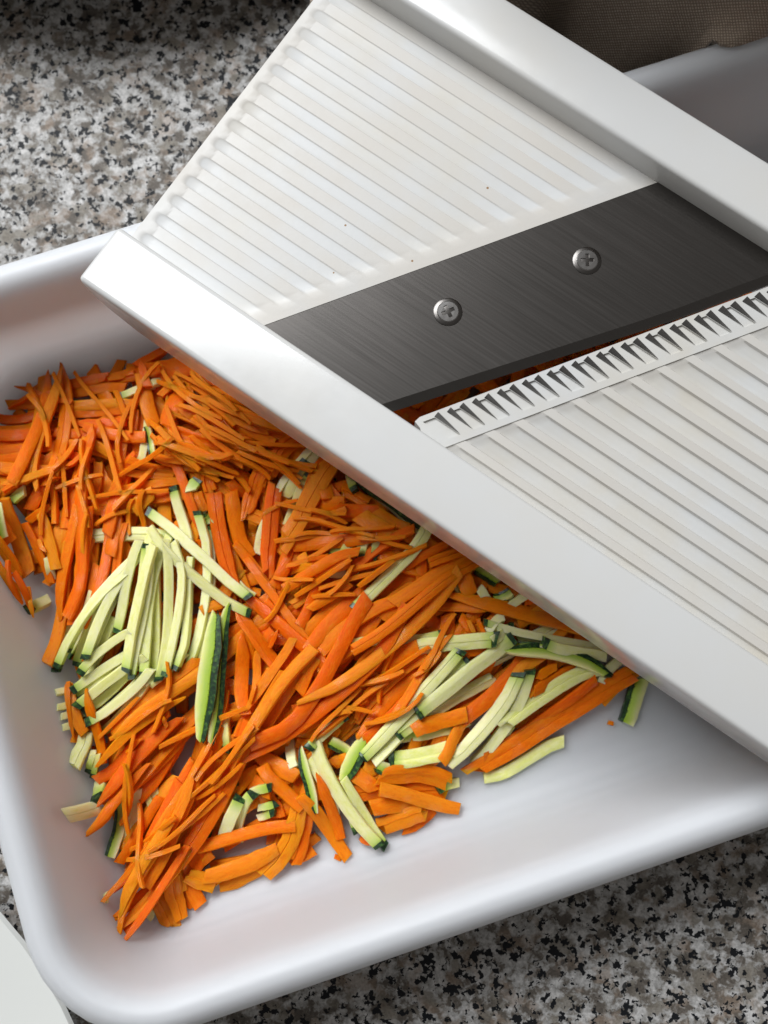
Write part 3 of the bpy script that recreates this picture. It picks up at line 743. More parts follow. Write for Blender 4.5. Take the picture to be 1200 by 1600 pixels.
("C","stuff",4.4,1.4,"",(-28.4,68.6,24.0,-26.0,59.7,23.4,-22.5,48.0,23.1,-18.4,36.4,23.6,-15.1,27.9,23.3)),
("C","stuff",3.8,1.4,"",(40.1,48.7,22.5,38.9,42.7,22.7,37.2,34.6,22.8,35.4,26.6,22.4,33.9,20.6,22.1)),
("C","stuff",4.5,1.4,"",(9.6,46.3,22.7,16.1,49.8,22.5,24.7,54.5,22.0,33.3,59.2,21.7,39.7,62.7,22.1)),
("C","stuff",3.5,1.4,"",(-50.3,-18.8,20.7,-43.7,-14.0,21.1,-34.8,-7.7,21.6,-25.8,-1.5,22.0,-19.1,3.1,22.4)),
("C","stuff",4.1,1.4,"",(50.7,-3.0,20.3,55.1,4.6,20.7,60.5,14.8,21.1,65.5,25.4,20.8,69.0,33.4,20.7)),
("C","stuff",4.3,1.4,"",(-81.5,8.7,22.0,-83.7,16.3,23.0,-87.2,26.3,24.2,-91.2,36.1,25.2,-94.6,43.3,25.9)),
("C","stuff",4.0,1.4,"",(-47.3,-17.7,22.0,-42.5,-13.9,22.3,-36.4,-8.6,22.6,-30.8,-2.8,22.6,-26.8,1.8,22.7)),
("C","stuff",4.8,1.4,"",(-15.0,54.9,23.2,-16.3,48.4,23.4,-17.8,39.6,24.3,-19.2,30.7,23.9,-20.1,24.1,23.1)),
("C","stuff",4.1,1.4,"",(-5.7,5.9,22.1,-2.8,11.0,22.5,0.9,17.9,23.3,4.5,24.9,23.6,7.2,30.2,23.6)),
("C","stuff",4.2,1.4,"",(0.4,28.7,22.7,3.1,36.1,23.0,7.0,45.9,23.4,11.1,55.5,24.0,14.4,62.7,24.4)),
("C","stuff",4.0,1.4,"",(68.3,106.5,22.1,72.0,98.6,22.2,76.5,88.0,22.6,80.8,77.2,21.9,83.7,69.1,21.3)),
("C","stuff",4.0,1.4,"",(21.4,-15.6,20.2,26.6,-10.1,20.2,33.7,-2.7,20.3,40.7,4.7,20.6,46.0,10.3,20.9)),
("C","stuff",3.9,1.4,"",(-7.4,71.8,22.6,-2.1,65.5,23.3,4.8,57.0,24.2,11.4,48.4,23.9,16.3,41.8,23.3)),
("C","stuff",4.2,1.4,"",(37.9,53.9,21.9,45.1,53.4,22.5,54.8,52.5,22.7,64.4,51.7,21.8,71.7,51.0,21.3)),
("C","stuff",3.9,1.4,"",(-15.8,49.8,25.1,-7.7,47.6,25.2,3.1,45.1,25.0,14.1,43.0,23.8,22.4,41.7,22.6)),
("C","stuff",4.3,1.4,"",(33.8,-5.5,21.7,39.8,-1.8,21.9,48.1,2.7,22.0,56.6,6.7,21.7,63.2,9.5,21.2)),
("C","stuff",3.9,1.4,"",(80.4,110.4,22.2,88.8,106.5,21.5,100.0,101.7,20.9,111.4,97.3,20.7,120.0,94.2,20.5)),
("C","stuff",4.8,1.4,"",(-34.9,7.5,21.6,-29.2,9.2,22.0,-21.5,11.4,22.9,-13.8,13.2,24.1,-8.0,14.5,24.5)),
("C","stuff",4.1,1.4,"",(-10.5,47.3,26.5,-3.2,43.9,25.9,6.5,39.4,24.2,16.2,35.0,22.2,23.6,31.6,21.2)),
("C","stuff",4.6,1.4,"",(32.2,7.1,22.0,36.2,11.9,21.7,41.8,17.9,21.7,47.8,23.6,21.5,52.6,27.5,21.1)),
("C","stuff",3.4,1.4,"",(10.5,-3.0,23.3,16.5,3.6,23.2,24.3,12.5,23.0,32.1,21.5,23.2,37.8,28.3,23.3)),
("C","stuff",3.8,1.4,"",(103.7,87.4,20.8,111.5,93.3,21.2,122.1,100.7,21.3,132.9,107.8,20.8,141.2,112.8,20.7)),
("C","stuff",3.5,1.4,"",(-40.5,-36.9,21.0,-34.5,-35.3,21.3,-26.4,-33.5,22.5,-18.3,-31.9,23.5,-12.2,-30.9,23.9)),
("C","stuff",3.4,1.4,"",(44.2,12.1,21.4,47.7,18.0,21.5,52.6,25.7,21.4,57.9,33.1,21.1,62.1,38.5,21.4)),
("C","stuff",3.6,1.4,"",(2.6,61.0,24.4,8.2,68.8,23.7,15.4,79.4,23.0,22.1,90.3,22.2,26.9,98.7,21.7)),
("C","stuff",3.8,1.4,"",(-16.3,21.9,24.0,-9.7,21.5,24.2,-1.0,21.4,24.2,7.8,21.7,23.1,14.4,22.3,22.4)),
("C","stuff",4.6,1.4,"",(50.1,54.7,23.8,54.4,49.8,23.3,60.3,43.5,22.1,66.5,37.3,21.2,71.2,32.8,21.1)),
("C","stuff",4.3,1.4,"",(-95.7,45.3,26.3,-91.5,52.7,25.3,-86.1,62.7,23.9,-81.1,72.9,22.5,-77.6,80.7,21.9)),
("C","stuff",3.3,1.4,"",(-68.9,25.0,22.1,-67.1,33.9,22.4,-64.4,45.8,23.0,-61.6,57.7,23.2,-59.4,66.5,23.1)),
("C","stuff",3.9,1.4,"",(-62.7,36.7,23.1,-57.6,41.1,23.4,-50.7,46.7,23.8,-43.5,52.0,22.6,-38.1,55.9,21.5)),
("C","stuff",4.5,1.4,"",(-29.3,-46.9,21.4,-27.6,-41.2,22.1,-25.1,-33.7,23.1,-22.5,-26.2,22.9,-20.4,-20.7,22.7)),
("C","stuff",4.3,1.4,"",(-85.1,-18.7,27.4,-83.2,-13.5,25.2,-81.1,-6.5,22.7,-79.4,0.7,21.2,-78.3,6.1,20.5)),
("C","stuff",4.2,1.4,"",(29.7,24.3,23.3,36.9,26.0,23.3,46.5,28.0,22.5,56.2,29.9,21.7,63.5,31.2,21.1)),
("C","stuff",4.2,1.4,"",(-57.3,-11.4,20.4,-56.8,-4.2,20.9,-56.5,5.4,22.3,-56.6,15.0,22.7,-57.1,22.3,22.5)),
("C","stuff",3.6,1.4,"",(-33.0,7.9,22.5,-29.3,14.5,22.0,-24.1,23.2,22.7,-18.6,31.6,24.4,-14.3,37.9,24.6)),
("C","stuff",4.5,1.4,"",(-31.6,15.9,22.8,-23.8,19.7,23.2,-13.4,24.8,24.2,-3.1,30.0,24.5,4.6,34.0,24.3)),
("C","stuff",3.9,1.4,"",(25.1,68.4,22.8,33.0,73.4,22.6,43.5,80.0,22.2,54.1,86.3,22.4,62.1,91.0,22.3)),
("C","stuff",3.5,1.4,"",(-85.4,5.2,22.6,-81.6,12.8,22.7,-76.7,23.0,22.9,-71.9,33.3,23.3,-68.5,41.1,23.5)),
("C","stuff",4.3,1.4,"",(-35.9,51.0,22.5,-32.9,45.4,23.4,-28.6,38.1,23.7,-23.8,31.1,23.7,-19.9,26.0,24.2)),
("C","stuff",4.0,1.4,"",(38.9,30.2,22.7,45.8,35.8,22.3,54.9,43.6,22.9,63.8,51.6,23.1,70.2,57.8,22.6)),
("C","stuff",3.6,1.4,"",(28.1,-2.7,21.0,30.4,4.1,21.7,33.8,13.1,22.7,37.7,21.8,23.3,40.9,28.2,23.9)),
("C","stuff",3.5,1.4,"",(8.9,0.4,23.3,14.1,4.7,23.6,21.2,10.3,23.9,28.5,15.7,24.1,34.0,19.7,24.1)),
("C","stuff",4.6,1.4,"",(-84.1,20.9,24.5,-76.7,23.1,23.7,-66.8,25.7,22.2,-56.8,27.9,20.7,-49.2,29.2,20.2)),
("C","stuff",4.8,1.4,"",(-64.5,-19.7,22.5,-58.2,-17.2,22.1,-49.9,-13.8,22.1,-41.6,-10.3,23.0,-35.4,-7.7,23.5)),
("C","stuff",3.7,1.4,"",(-73.2,-19.5,23.8,-77.5,-12.0,23.8,-82.9,-1.7,23.4,-87.9,8.7,23.5,-91.4,16.6,23.8)),
("C","stuff",4.5,1.4,"",(-74.2,63.5,23.4,-66.5,66.0,23.4,-56.4,69.7,23.7,-46.3,73.5,23.6,-38.8,76.6,23.2)),
("C","stuff",3.6,1.4,"",(3.9,64.4,25.4,6.3,55.6,25.4,9.7,44.0,25.2,13.4,32.4,24.1,16.4,23.8,23.2)),
("C","stuff",4.5,1.4,"",(-16.8,9.2,25.0,-13.3,15.2,25.2,-8.4,23.2,25.4,-3.2,31.0,25.3,0.8,36.7,24.9)),
("C","stuff",4.4,1.4,"",(87.4,91.6,21.6,95.9,93.9,21.5,107.2,97.3,21.9,118.5,100.9,22.4,126.8,103.8,22.4)),
("C","stuff",3.3,1.4,"",(71.9,56.0,21.6,79.8,61.5,21.0,90.2,69.1,20.5,100.3,77.0,20.3,107.7,83.2,20.2)),
("C","stuff",3.9,1.4,"",(-74.0,90.3,21.5,-73.2,83.3,21.7,-72.5,73.9,23.1,-72.2,64.6,23.7,-72.2,57.5,23.2)),
("C","stuff",4.2,1.4,"",(26.3,23.1,22.9,31.7,27.1,23.5,39.2,32.0,23.9,46.9,36.4,23.6,52.9,39.5,23.5)),
("C","stuff",3.4,1.4,"",(-17.1,59.9,23.4,-10.1,59.7,24.0,-0.8,59.6,25.3,8.6,59.8,25.9,15.6,60.0,25.9)),
("C","stuff",3.8,1.4,"",(21.6,2.5,24.6,21.9,8.2,24.6,22.7,15.7,23.5,24.0,23.2,22.4,25.3,28.7,21.9)),
("C","stuff",3.8,1.4,"",(46.8,0.2,22.9,50.3,7.4,22.6,54.4,17.2,21.8,58.0,27.1,21.9,60.4,34.8,22.2)),
("C","stuff",3.3,1.4,"",(-40.0,-21.7,22.9,-35.6,-15.8,22.6,-30.2,-7.6,22.8,-25.1,0.9,23.1,-21.6,7.4,23.0)),
("C","stuff",3.7,1.4,"",(-56.9,-14.5,22.9,-51.0,-13.6,23.2,-43.1,-12.4,23.8,-35.2,-11.2,24.0,-29.3,-10.3,23.8)),
("C","stuff",4.5,1.4,"",(-23.0,27.9,25.3,-17.3,27.9,25.4,-9.6,28.2,25.9,-2.0,28.8,26.0,3.8,29.4,25.7)),
("C","stuff",3.8,1.4,"",(26.6,70.7,23.2,30.7,65.5,22.8,36.3,58.6,22.7,42.0,51.8,22.9,46.4,46.8,23.0)),
("C","stuff",3.6,1.4,"",(-68.5,18.1,23.0,-68.4,25.2,23.4,-68.0,34.8,24.0,-67.4,44.3,23.8,-66.7,51.4,23.7)),
("C","stuff",4.7,1.4,"",(-55.2,-1.8,22.1,-48.7,3.3,22.0,-40.3,10.3,21.9,-32.1,17.5,22.6,-26.1,23.1,23.4)),
("C","stuff",4.2,1.4,"",(-68.3,-13.7,25.4,-68.0,-6.1,25.5,-67.6,3.9,25.1,-67.4,13.9,24.0,-67.4,21.4,23.7)),
("C","stuff",4.2,1.4,"",(28.2,43.8,21.8,23.4,37.1,22.1,16.8,28.4,23.5,9.8,19.8,23.5,4.4,13.6,23.0)),
("C","stuff",3.8,1.4,"",(-9.0,44.0,26.4,-2.9,39.0,26.0,4.8,32.0,25.3,12.3,24.6,24.3,17.6,18.9,23.7)),
("C","stuff",4.5,1.4,"",(18.0,75.0,23.6,23.7,72.2,23.8,31.1,68.2,23.6,38.3,63.8,23.2,43.7,60.4,23.1)),
("C","stuff",3.8,1.4,"",(34.5,15.0,23.7,42.1,18.3,23.3,52.3,22.7,22.8,62.5,27.0,22.3,70.1,30.1,21.9)),
("C","stuff",4.6,1.4,"",(-34.3,-31.1,20.8,-34.0,-23.4,22.1,-33.6,-13.2,24.1,-33.1,-3.0,24.2,-32.8,4.6,23.8)),
("C","stuff",4.5,1.4,"",(0.3,1.7,23.1,5.9,6.3,23.4,13.1,12.8,23.7,19.9,19.6,23.9,24.8,25.0,24.0)),
("C","stuff",3.5,1.4,"",(-22.0,66.4,24.4,-15.8,63.7,24.7,-7.4,60.7,25.5,1.2,58.2,26.4,7.8,56.7,26.6)),
("C","stuff",4.3,1.4,"",(65.9,105.4,22.8,69.6,97.7,23.0,74.8,87.5,23.4,80.1,77.4,23.3,84.3,70.0,23.0)),
("C","stuff",4.3,1.4,"",(4.5,-6.5,23.1,5.9,0.0,23.6,7.6,8.7,24.3,9.3,17.5,24.5,10.5,24.0,24.7)),
("C","stuff",4.2,1.4,"",(7.6,2.9,24.8,12.5,6.4,24.7,18.9,11.2,24.8,25.3,16.1,24.8,30.0,19.9,24.7)),
("C","stuff",4.8,1.4,"",(-35.2,59.2,23.6,-33.9,51.0,24.0,-32.1,40.0,24.1,-30.2,29.1,23.5,-28.8,20.9,23.8)),
("C","stuff",4.0,1.4,"",(-45.2,-35.8,21.9,-44.7,-30.3,22.6,-44.5,-22.9,23.2,-44.8,-15.5,23.9,-45.3,-9.9,24.4)),
("C","stuff",3.3,1.4,"",(-84.0,64.7,24.2,-79.3,69.7,23.7,-72.9,76.2,23.3,-66.5,82.6,22.4,-61.7,87.3,21.5)),
("C","stuff",3.3,1.4,"",(49.5,35.0,23.8,55.1,39.4,23.8,62.4,45.6,23.4,69.3,52.1,23.2,74.3,57.2,23.1)),
("C","stuff",3.5,1.4,"",(-35.4,75.7,23.1,-32.3,68.5,23.7,-28.3,58.8,24.2,-24.4,49.1,24.2,-21.6,41.8,24.4)),
("C","stuff",3.2,1.4,"",(-78.4,-34.9,24.9,-75.5,-29.0,24.6,-71.6,-21.2,24.5,-67.5,-13.5,25.3,-64.3,-7.8,25.5)),
("C","stuff",4.3,1.4,"",(-20.5,-32.7,24.7,-14.3,-31.7,24.6,-5.9,-30.4,24.5,2.4,-29.1,24.2,8.7,-28.0,23.7)),
("C","stuff",3.5,1.4,"",(12.8,-1.5,25.0,20.4,3.4,24.9,30.2,10.2,24.4,39.7,17.5,24.4,46.6,23.2,24.2)),
("C","stuff",3.8,1.4,"",(62.4,78.7,22.6,60.9,85.7,22.9,59.1,95.0,22.4,57.3,104.2,21.9,56.0,111.2,22.0)),
("C","stuff",3.3,1.4,"",(55.3,104.8,22.5,61.1,102.0,22.7,68.9,97.9,23.7,76.5,93.7,23.7,82.1,90.4,23.2)),
("C","stuff",3.8,1.4,"",(49.9,102.9,22.4,53.4,96.1,22.9,58.1,87.0,23.6,62.7,77.9,23.4,66.1,71.0,23.2)),
("C","stuff",3.4,1.4,"",(21.7,62.9,22.2,20.4,55.4,22.8,18.2,45.5,23.7,15.7,35.7,24.5,13.5,28.4,25.0)),
("C","stuff",4.1,1.4,"",(-40.1,74.7,24.0,-38.0,67.0,23.9,-34.9,56.8,24.5,-31.6,46.7,25.0,-28.8,39.2,25.1)),
("C","stuff",4.0,1.4,"",(95.5,120.6,20.2,104.0,122.8,20.2,115.2,125.9,20.2,126.4,129.0,20.2,134.7,131.4,20.2)),
("C","stuff",4.7,1.4,"",(44.9,77.4,23.4,50.2,80.6,23.5,57.3,84.5,24.0,64.6,88.2,23.2,70.1,90.9,22.5)),
("C","stuff",3.5,1.4,"",(50.4,95.3,24.3,56.2,91.9,24.5,64.0,87.5,24.2,71.9,83.1,23.9,77.8,79.9,24.1)),
("C","stuff",4.3,1.4,"",(-39.6,82.5,22.1,-34.1,75.0,23.2,-27.1,64.9,24.6,-20.5,54.4,24.9,-15.8,46.4,25.3)),
("C","stuff",4.2,1.4,"",(32.1,-14.8,20.2,38.1,-13.1,20.2,46.0,-10.5,20.2,53.8,-7.4,20.2,59.5,-4.9,20.2)),
("C","stuff",3.7,1.4,"",(8.7,75.4,23.9,14.3,79.2,24.0,21.6,84.4,23.9,28.7,89.9,23.6,33.9,94.1,23.5)),
("C","stuff",3.4,1.4,"",(-18.1,-24.6,21.9,-10.5,-21.2,21.8,-0.3,-16.8,21.7,10.0,-12.5,21.7,17.7,-9.4,21.8)),
("C","stuff",4.5,1.4,"",(-102.1,83.6,21.5,-102.2,76.2,22.2,-102.0,66.4,24.7,-101.5,56.6,28.1,-100.8,49.3,30.2)),
("C","stuff",4.7,1.4,"",(-15.1,-19.1,20.9,-10.9,-14.6,21.5,-5.5,-8.3,22.1,-0.3,-1.8,23.1,3.4,3.1,24.1)),
("C","stuff",4.0,1.4,"",(-5.5,60.0,27.3,2.6,55.6,26.7,13.6,50.2,25.1,24.7,45.2,23.6,33.2,41.7,23.2)),
("C","stuff",3.7,1.4,"",(-8.3,-8.7,23.3,-1.0,-4.6,24.0,8.5,1.3,25.3,17.7,7.6,26.2,24.4,12.6,26.5)),
("C","stuff",3.7,1.4,"",(-55.2,53.9,22.9,-47.1,56.7,23.0,-36.4,60.6,24.0,-25.6,64.6,25.4,-17.6,67.6,25.7)),
("C","stuff",4.1,1.4,"",(-28.4,-34.4,23.7,-25.7,-26.9,23.2,-21.8,-16.9,22.1,-17.6,-7.0,21.6,-14.3,0.3,21.6)),
("C","stuff",3.8,1.4,"",(60.1,108.0,22.9,69.5,108.8,22.9,81.9,110.2,22.6,94.3,111.9,21.6,103.6,113.3,21.2)),
("C","stuff",4.7,1.4,"",(57.1,94.1,25.4,57.7,87.8,25.2,58.9,79.6,24.5,60.7,71.4,23.9,62.4,65.4,23.6)),
("C","stuff",3.9,1.4,"",(43.3,105.8,22.5,49.4,100.6,23.6,57.6,93.5,25.4,65.6,86.3,26.0,71.7,80.9,26.1)),
("C","stuff",3.6,1.4,"",(86.2,119.1,20.6,92.9,116.7,21.1,101.6,113.1,21.6,110.2,109.2,21.4,116.5,105.9,21.5)),
("C","stuff",4.2,1.4,"",(2.9,59.6,27.5,5.3,51.5,27.0,8.5,40.7,26.0,12.0,30.0,25.4,14.6,22.0,25.2)),
("C","stuff",3.3,1.4,"",(-66.2,76.3,23.9,-65.0,69.5,23.9,-63.2,60.6,24.0,-61.0,51.7,24.1,-59.2,45.1,24.0)),
("C","stuff",4.1,1.4,"",(70.0,90.4,24.6,76.3,95.5,24.1,84.4,102.6,23.1,92.3,109.9,22.8,98.0,115.6,22.7)),
("C","stuff",3.4,1.4,"",(-81.1,11.6,24.6,-79.4,20.0,24.5,-76.7,31.1,24.0,-73.6,42.0,23.3,-70.9,50.2,22.8)),
("C","stuff",3.7,1.4,"",(30.1,40.7,24.4,37.8,38.0,24.3,48.1,34.5,23.9,58.4,30.9,23.4,66.1,28.3,23.3)),
("C","stuff",4.4,1.4,"",(-64.4,78.9,23.7,-59.0,71.3,23.9,-51.7,61.2,23.5,-44.2,51.2,23.4,-38.5,43.8,23.6)),
("C","stuff",3.9,1.4,"",(8.3,34.2,26.3,13.2,31.0,25.8,19.7,26.5,24.6,26.0,21.9,25.1,30.6,18.2,25.5)),
("C","stuff",4.7,1.4,"",(-6.6,-29.3,25.6,-0.3,-26.4,24.9,8.3,-22.9,23.2,17.1,-19.9,21.5,23.8,-17.9,20.9)),
("C","stuff",3.7,1.4,"",(17.0,90.1,23.7,23.4,85.6,24.0,32.1,80.1,23.6,41.1,75.0,23.6,48.1,71.5,23.7)),
("C","stuff",3.3,1.4,"",(99.0,121.5,21.5,103.0,115.1,21.9,108.9,106.9,22.5,115.1,98.9,22.7,120.1,93.2,22.5)),
("C","stuff",4.0,1.4,"",(-23.8,-1.8,23.8,-23.5,5.8,24.0,-22.7,15.9,24.5,-21.5,26.0,25.5,-20.2,33.5,26.0)),
("C","stuff",3.9,1.4,"",(21.2,67.1,24.2,29.1,68.9,24.3,39.7,70.9,24.4,50.3,72.6,24.6,58.3,73.6,24.8)),
("C","stuff",3.3,1.4,"",(-67.8,6.6,25.3,-62.2,10.0,24.4,-54.8,14.5,23.0,-47.4,18.9,22.2,-41.8,22.2,22.4)),
("C","stuff",3.3,1.4,"",(-60.9,40.0,24.3,-54.5,45.6,24.5,-46.3,53.3,24.6,-38.5,61.5,24.8,-33.0,67.9,24.9)),
("C","stuff",4.7,1.4,"",(40.5,-6.0,22.4,42.3,2.7,22.6,45.0,14.3,23.5,48.2,25.8,24.5,50.8,34.3,24.9)),
("C","stuff",4.4,1.4,"",(8.0,-21.4,23.4,10.5,-15.8,23.2,14.1,-8.5,23.4,18.2,-1.4,24.5,21.5,3.8,25.4)),
("C","stuff",4.1,1.4,"",(-57.2,-0.2,22.8,-50.8,-1.9,22.5,-42.3,-4.2,22.6,-33.9,-6.8,24.4,-27.6,-8.7,23.9)),
("C","stuff",4.2,1.4,"",(-60.9,48.6,24.6,-54.6,55.3,24.1,-46.1,64.2,23.8,-37.6,73.2,24.0,-31.3,80.0,23.8)),
("C","stuff",3.6,1.4,"",(-47.1,1.1,22.7,-41.0,4.1,22.6,-33.2,8.6,23.3,-25.7,13.6,24.7,-20.3,17.6,25.2)),
("C","stuff",4.2,1.4,"",(-69.0,82.4,24.3,-64.3,74.1,24.6,-58.1,63.0,24.7,-52.0,51.8,24.9,-47.5,43.3,25.0)),
("C","stuff",4.0,1.4,"",(-102.0,60.2,29.4,-97.6,52.2,28.8,-91.8,41.6,27.1,-85.9,31.1,25.8,-81.5,23.2,25.4)),
("C","stuff",4.3,1.4,"",(2.8,-3.9,25.6,5.2,3.3,25.7,8.8,12.9,25.7,12.8,22.3,26.1,16.0,29.2,26.4)),
("C","stuff",4.3,1.4,"",(-16.5,-21.3,21.9,-13.7,-16.2,22.3,-9.5,-9.6,23.4,-4.9,-3.3,24.2,-1.1,1.2,24.5)),
("C","stuff",4.1,1.4,"",(-84.4,4.4,24.0,-84.5,13.1,24.6,-84.1,24.8,25.9,-83.2,36.5,26.1,-82.2,45.2,25.8)),
("C","stuff",3.5,1.4,"",(-57.9,63.7,25.9,-55.3,58.0,25.9,-51.8,50.3,26.0,-48.0,42.8,25.5,-45.1,37.2,24.8)),
("C","stuff",3.8,1.4,"",(-54.1,20.7,22.6,-47.2,23.5,22.7,-38.0,26.8,23.5,-28.6,29.5,25.0,-21.4,31.2,26.2)),
("C","stuff",3.8,1.4,"",(30.9,66.1,24.8,36.8,62.3,24.5,44.9,57.8,24.3,53.2,53.7,24.5,59.6,51.0,24.5)),
("C","stuff",3.2,1.4,"",(57.9,107.1,23.3,61.6,100.8,23.5,66.2,92.1,24.4,70.4,83.2,26.0,73.3,76.4,25.8)),
("C","stuff",3.2,1.4,"",(-3.8,1.2,23.8,-0.4,8.6,23.7,4.5,18.3,24.8,10.0,27.7,26.3,14.4,34.5,26.6)),
("C","stuff",4.5,1.4,"",(-11.7,-34.0,25.3,-9.0,-26.5,24.7,-5.1,-16.8,23.8,-0.9,-7.1,24.9,2.6,-0.0,25.9)),
("C","stuff",4.6,1.4,"",(-29.8,-2.4,24.8,-25.0,2.3,24.9,-18.8,8.7,25.5,-13.0,15.5,26.3,-8.9,20.8,26.6)),
("C","stuff",4.1,1.4,"",(78.6,67.1,23.0,84.0,72.1,22.8,91.3,78.5,21.3,98.8,84.6,21.0,104.5,89.1,21.2)),
("C","stuff",3.9,1.4,"",(8.7,66.3,24.5,13.6,70.8,24.3,19.7,77.1,24.4,25.5,83.7,24.8,29.6,88.8,24.9)),
("C","stuff",4.5,1.4,"",(53.9,97.9,25.0,48.9,90.3,24.5,42.6,80.0,24.5,36.7,69.4,25.2,32.6,61.3,25.0)),
("C","stuff",4.0,1.4,"",(32.5,18.0,25.4,39.7,20.0,25.3,49.4,22.6,24.9,59.0,25.3,24.2,66.2,27.3,24.1)),
("C","stuff",3.4,1.4,"",(4.9,-29.5,25.1,6.7,-22.4,25.0,9.4,-13.1,24.9,12.4,-3.8,25.6,14.9,3.0,26.3)),
("C","stuff",4.2,1.4,"",(12.1,-2.1,26.7,18.7,2.0,26.6,27.2,7.8,26.1,35.4,14.0,26.1,41.4,18.9,26.2)),
("C","stuff",3.4,1.4,"",(21.7,6.3,27.3,26.8,10.1,27.1,33.5,15.3,27.0,39.9,20.8,26.5,44.6,25.1,26.0)),
("C","stuff",4.0,1.4,"",(-68.6,-8.6,26.0,-63.6,-3.9,25.0,-57.2,2.5,23.8,-51.2,9.2,23.7,-46.8,14.5,23.9)),
("C","stuff",3.4,1.4,"",(-35.0,52.6,25.8,-30.2,48.4,25.3,-23.8,42.9,24.9,-17.4,37.4,25.1,-12.6,33.3,24.4)),
("C","stuff",3.2,1.4,"",(87.5,94.3,21.9,92.3,99.9,21.8,98.9,107.2,22.1,105.8,114.2,22.1,111.1,119.3,21.6)),
("C","stuff",3.3,1.4,"",(6.6,84.3,23.3,14.5,85.0,24.0,25.1,86.4,25.2,35.5,88.2,25.0,43.3,89.9,24.6)),
("C","stuff",3.6,1.4,"",(-32.3,-0.3,26.0,-26.2,0.8,25.6,-18.1,2.5,24.1,-10.1,4.4,23.4,-4.0,5.8,23.7)),
("C","stuff",3.4,1.4,"",(16.0,45.9,25.3,24.7,43.6,25.2,36.4,40.5,25.1,47.9,37.3,24.8,56.6,34.8,24.6)),
("C","stuff",4.0,1.4,"",(-33.9,37.8,25.9,-27.8,34.2,26.2,-19.7,29.6,26.7,-11.5,25.2,26.6,-5.3,21.9,26.2)),
("C","stuff",4.7,1.4,"",(40.0,52.6,24.7,42.7,59.6,24.6,46.0,68.9,24.8,48.9,78.4,25.1,50.8,85.5,25.2)),
("C","stuff",4.1,1.4,"",(-8.8,3.2,24.9,-0.6,5.2,25.5,10.4,7.4,26.7,21.4,9.2,27.8,29.8,10.2,28.2)),
("C","stuff",3.2,1.4,"",(-22.7,9.9,25.7,-18.8,16.6,25.7,-13.7,25.5,26.7,-8.6,34.5,27.0,-4.8,41.2,27.4)),
("C","stuff",3.4,1.4,"",(87.0,107.0,23.5,86.9,99.1,23.1,86.3,88.7,22.5,85.1,78.2,22.9,83.8,70.5,23.6)),
("C","stuff",4.4,1.4,"",(25.5,-5.2,20.9,28.8,-0.7,21.9,33.2,5.5,23.6,37.4,11.7,25.6,40.5,16.4,26.6)),
("C","stuff",4.5,1.4,"",(-22.9,84.6,21.0,-16.6,77.2,22.2,-7.9,67.5,24.8,1.0,58.0,27.8,7.9,51.0,28.9)),
("C","stuff",3.6,1.4,"",(34.7,-4.8,23.1,38.4,-0.4,23.4,43.4,5.5,23.7,48.3,11.4,23.4,52.0,15.8,23.3)),
("C","stuff",4.6,1.4,"",(31.7,16.2,27.4,36.1,22.3,26.6,41.7,30.6,25.6,47.2,39.0,25.1,51.2,45.3,24.6)),
("C","stuff",3.4,1.4,"",(47.1,99.5,26.3,53.3,93.5,26.5,61.2,85.3,25.5,68.7,76.6,23.4,74.0,69.9,22.5)),
("C","stuff",3.9,1.4,"",(-77.8,2.5,21.4,-76.3,9.2,21.7,-74.2,18.1,23.1,-72.2,27.0,24.6,-70.7,33.7,25.1)),
("C","stuff",3.7,1.4,"",(-65.1,38.9,23.7,-58.8,35.1,22.9,-50.3,30.2,22.3,-41.8,25.4,23.2,-35.3,21.8,23.0)),
("C","stuff",3.7,1.4,"",(101.0,91.1,22.8,109.8,95.6,23.2,121.6,101.4,23.3,133.6,106.9,22.3,142.6,110.8,21.6)),
("C","stuff",4.4,1.4,"",(-65.5,-2.6,26.0,-60.8,2.6,25.4,-54.2,9.4,24.8,-47.4,16.0,24.3,-42.2,20.8,23.9)),
("C","stuff",4.1,1.4,"",(27.7,43.5,25.6,30.9,37.4,24.9,35.1,29.3,25.7,39.2,21.2,27.4,42.1,15.0,27.6)),
("C","stuff",3.7,1.4,"",(-18.3,45.5,25.6,-13.6,41.4,25.9,-7.2,36.0,27.1,-0.6,30.8,27.5,4.4,27.0,27.3)),
("C","stuff",3.5,1.4,"",(59.3,83.9,26.7,58.8,77.7,26.1,58.5,69.5,24.8,58.4,61.2,23.2,58.5,55.0,22.3)),
("C","stuff",3.6,1.4,"",(-48.8,-52.9,20.4,-42.3,-51.7,20.6,-33.8,-49.6,21.0,-25.4,-47.1,21.4,-19.2,-45.0,21.3)),
("C","stuff",3.7,1.4,"",(-74.9,-4.2,23.8,-70.5,-0.4,25.1,-64.8,4.7,25.8,-59.2,10.0,25.3,-55.1,14.1,25.0)),
("C","stuff",4.3,1.4,"",(-58.3,3.2,26.1,-54.2,8.3,26.0,-48.9,15.4,25.5,-44.1,22.8,24.8,-40.7,28.5,24.5)),
("C","stuff",4.5,1.4,"",(-108.7,35.2,42.1,-107.8,42.4,39.5,-106.5,52.0,34.4,-105.2,61.5,28.9,-104.1,68.7,26.2)),
("C","stuff",4.1,1.4,"",(-61.3,-52.0,20.6,-59.3,-44.2,21.1,-56.5,-33.8,21.6,-53.3,-23.6,22.0,-50.8,-15.9,23.0)),
("C","stuff",4.6,1.4,"",(11.8,13.9,26.7,11.9,19.5,26.9,11.7,27.0,27.4,11.4,34.5,27.5,10.9,40.1,27.4)),
("C","stuff",4.4,1.4,"",(-43.2,-19.2,24.8,-36.8,-14.1,24.9,-28.4,-7.2,24.8,-20.1,-0.1,24.5,-14.0,5.4,24.7)),
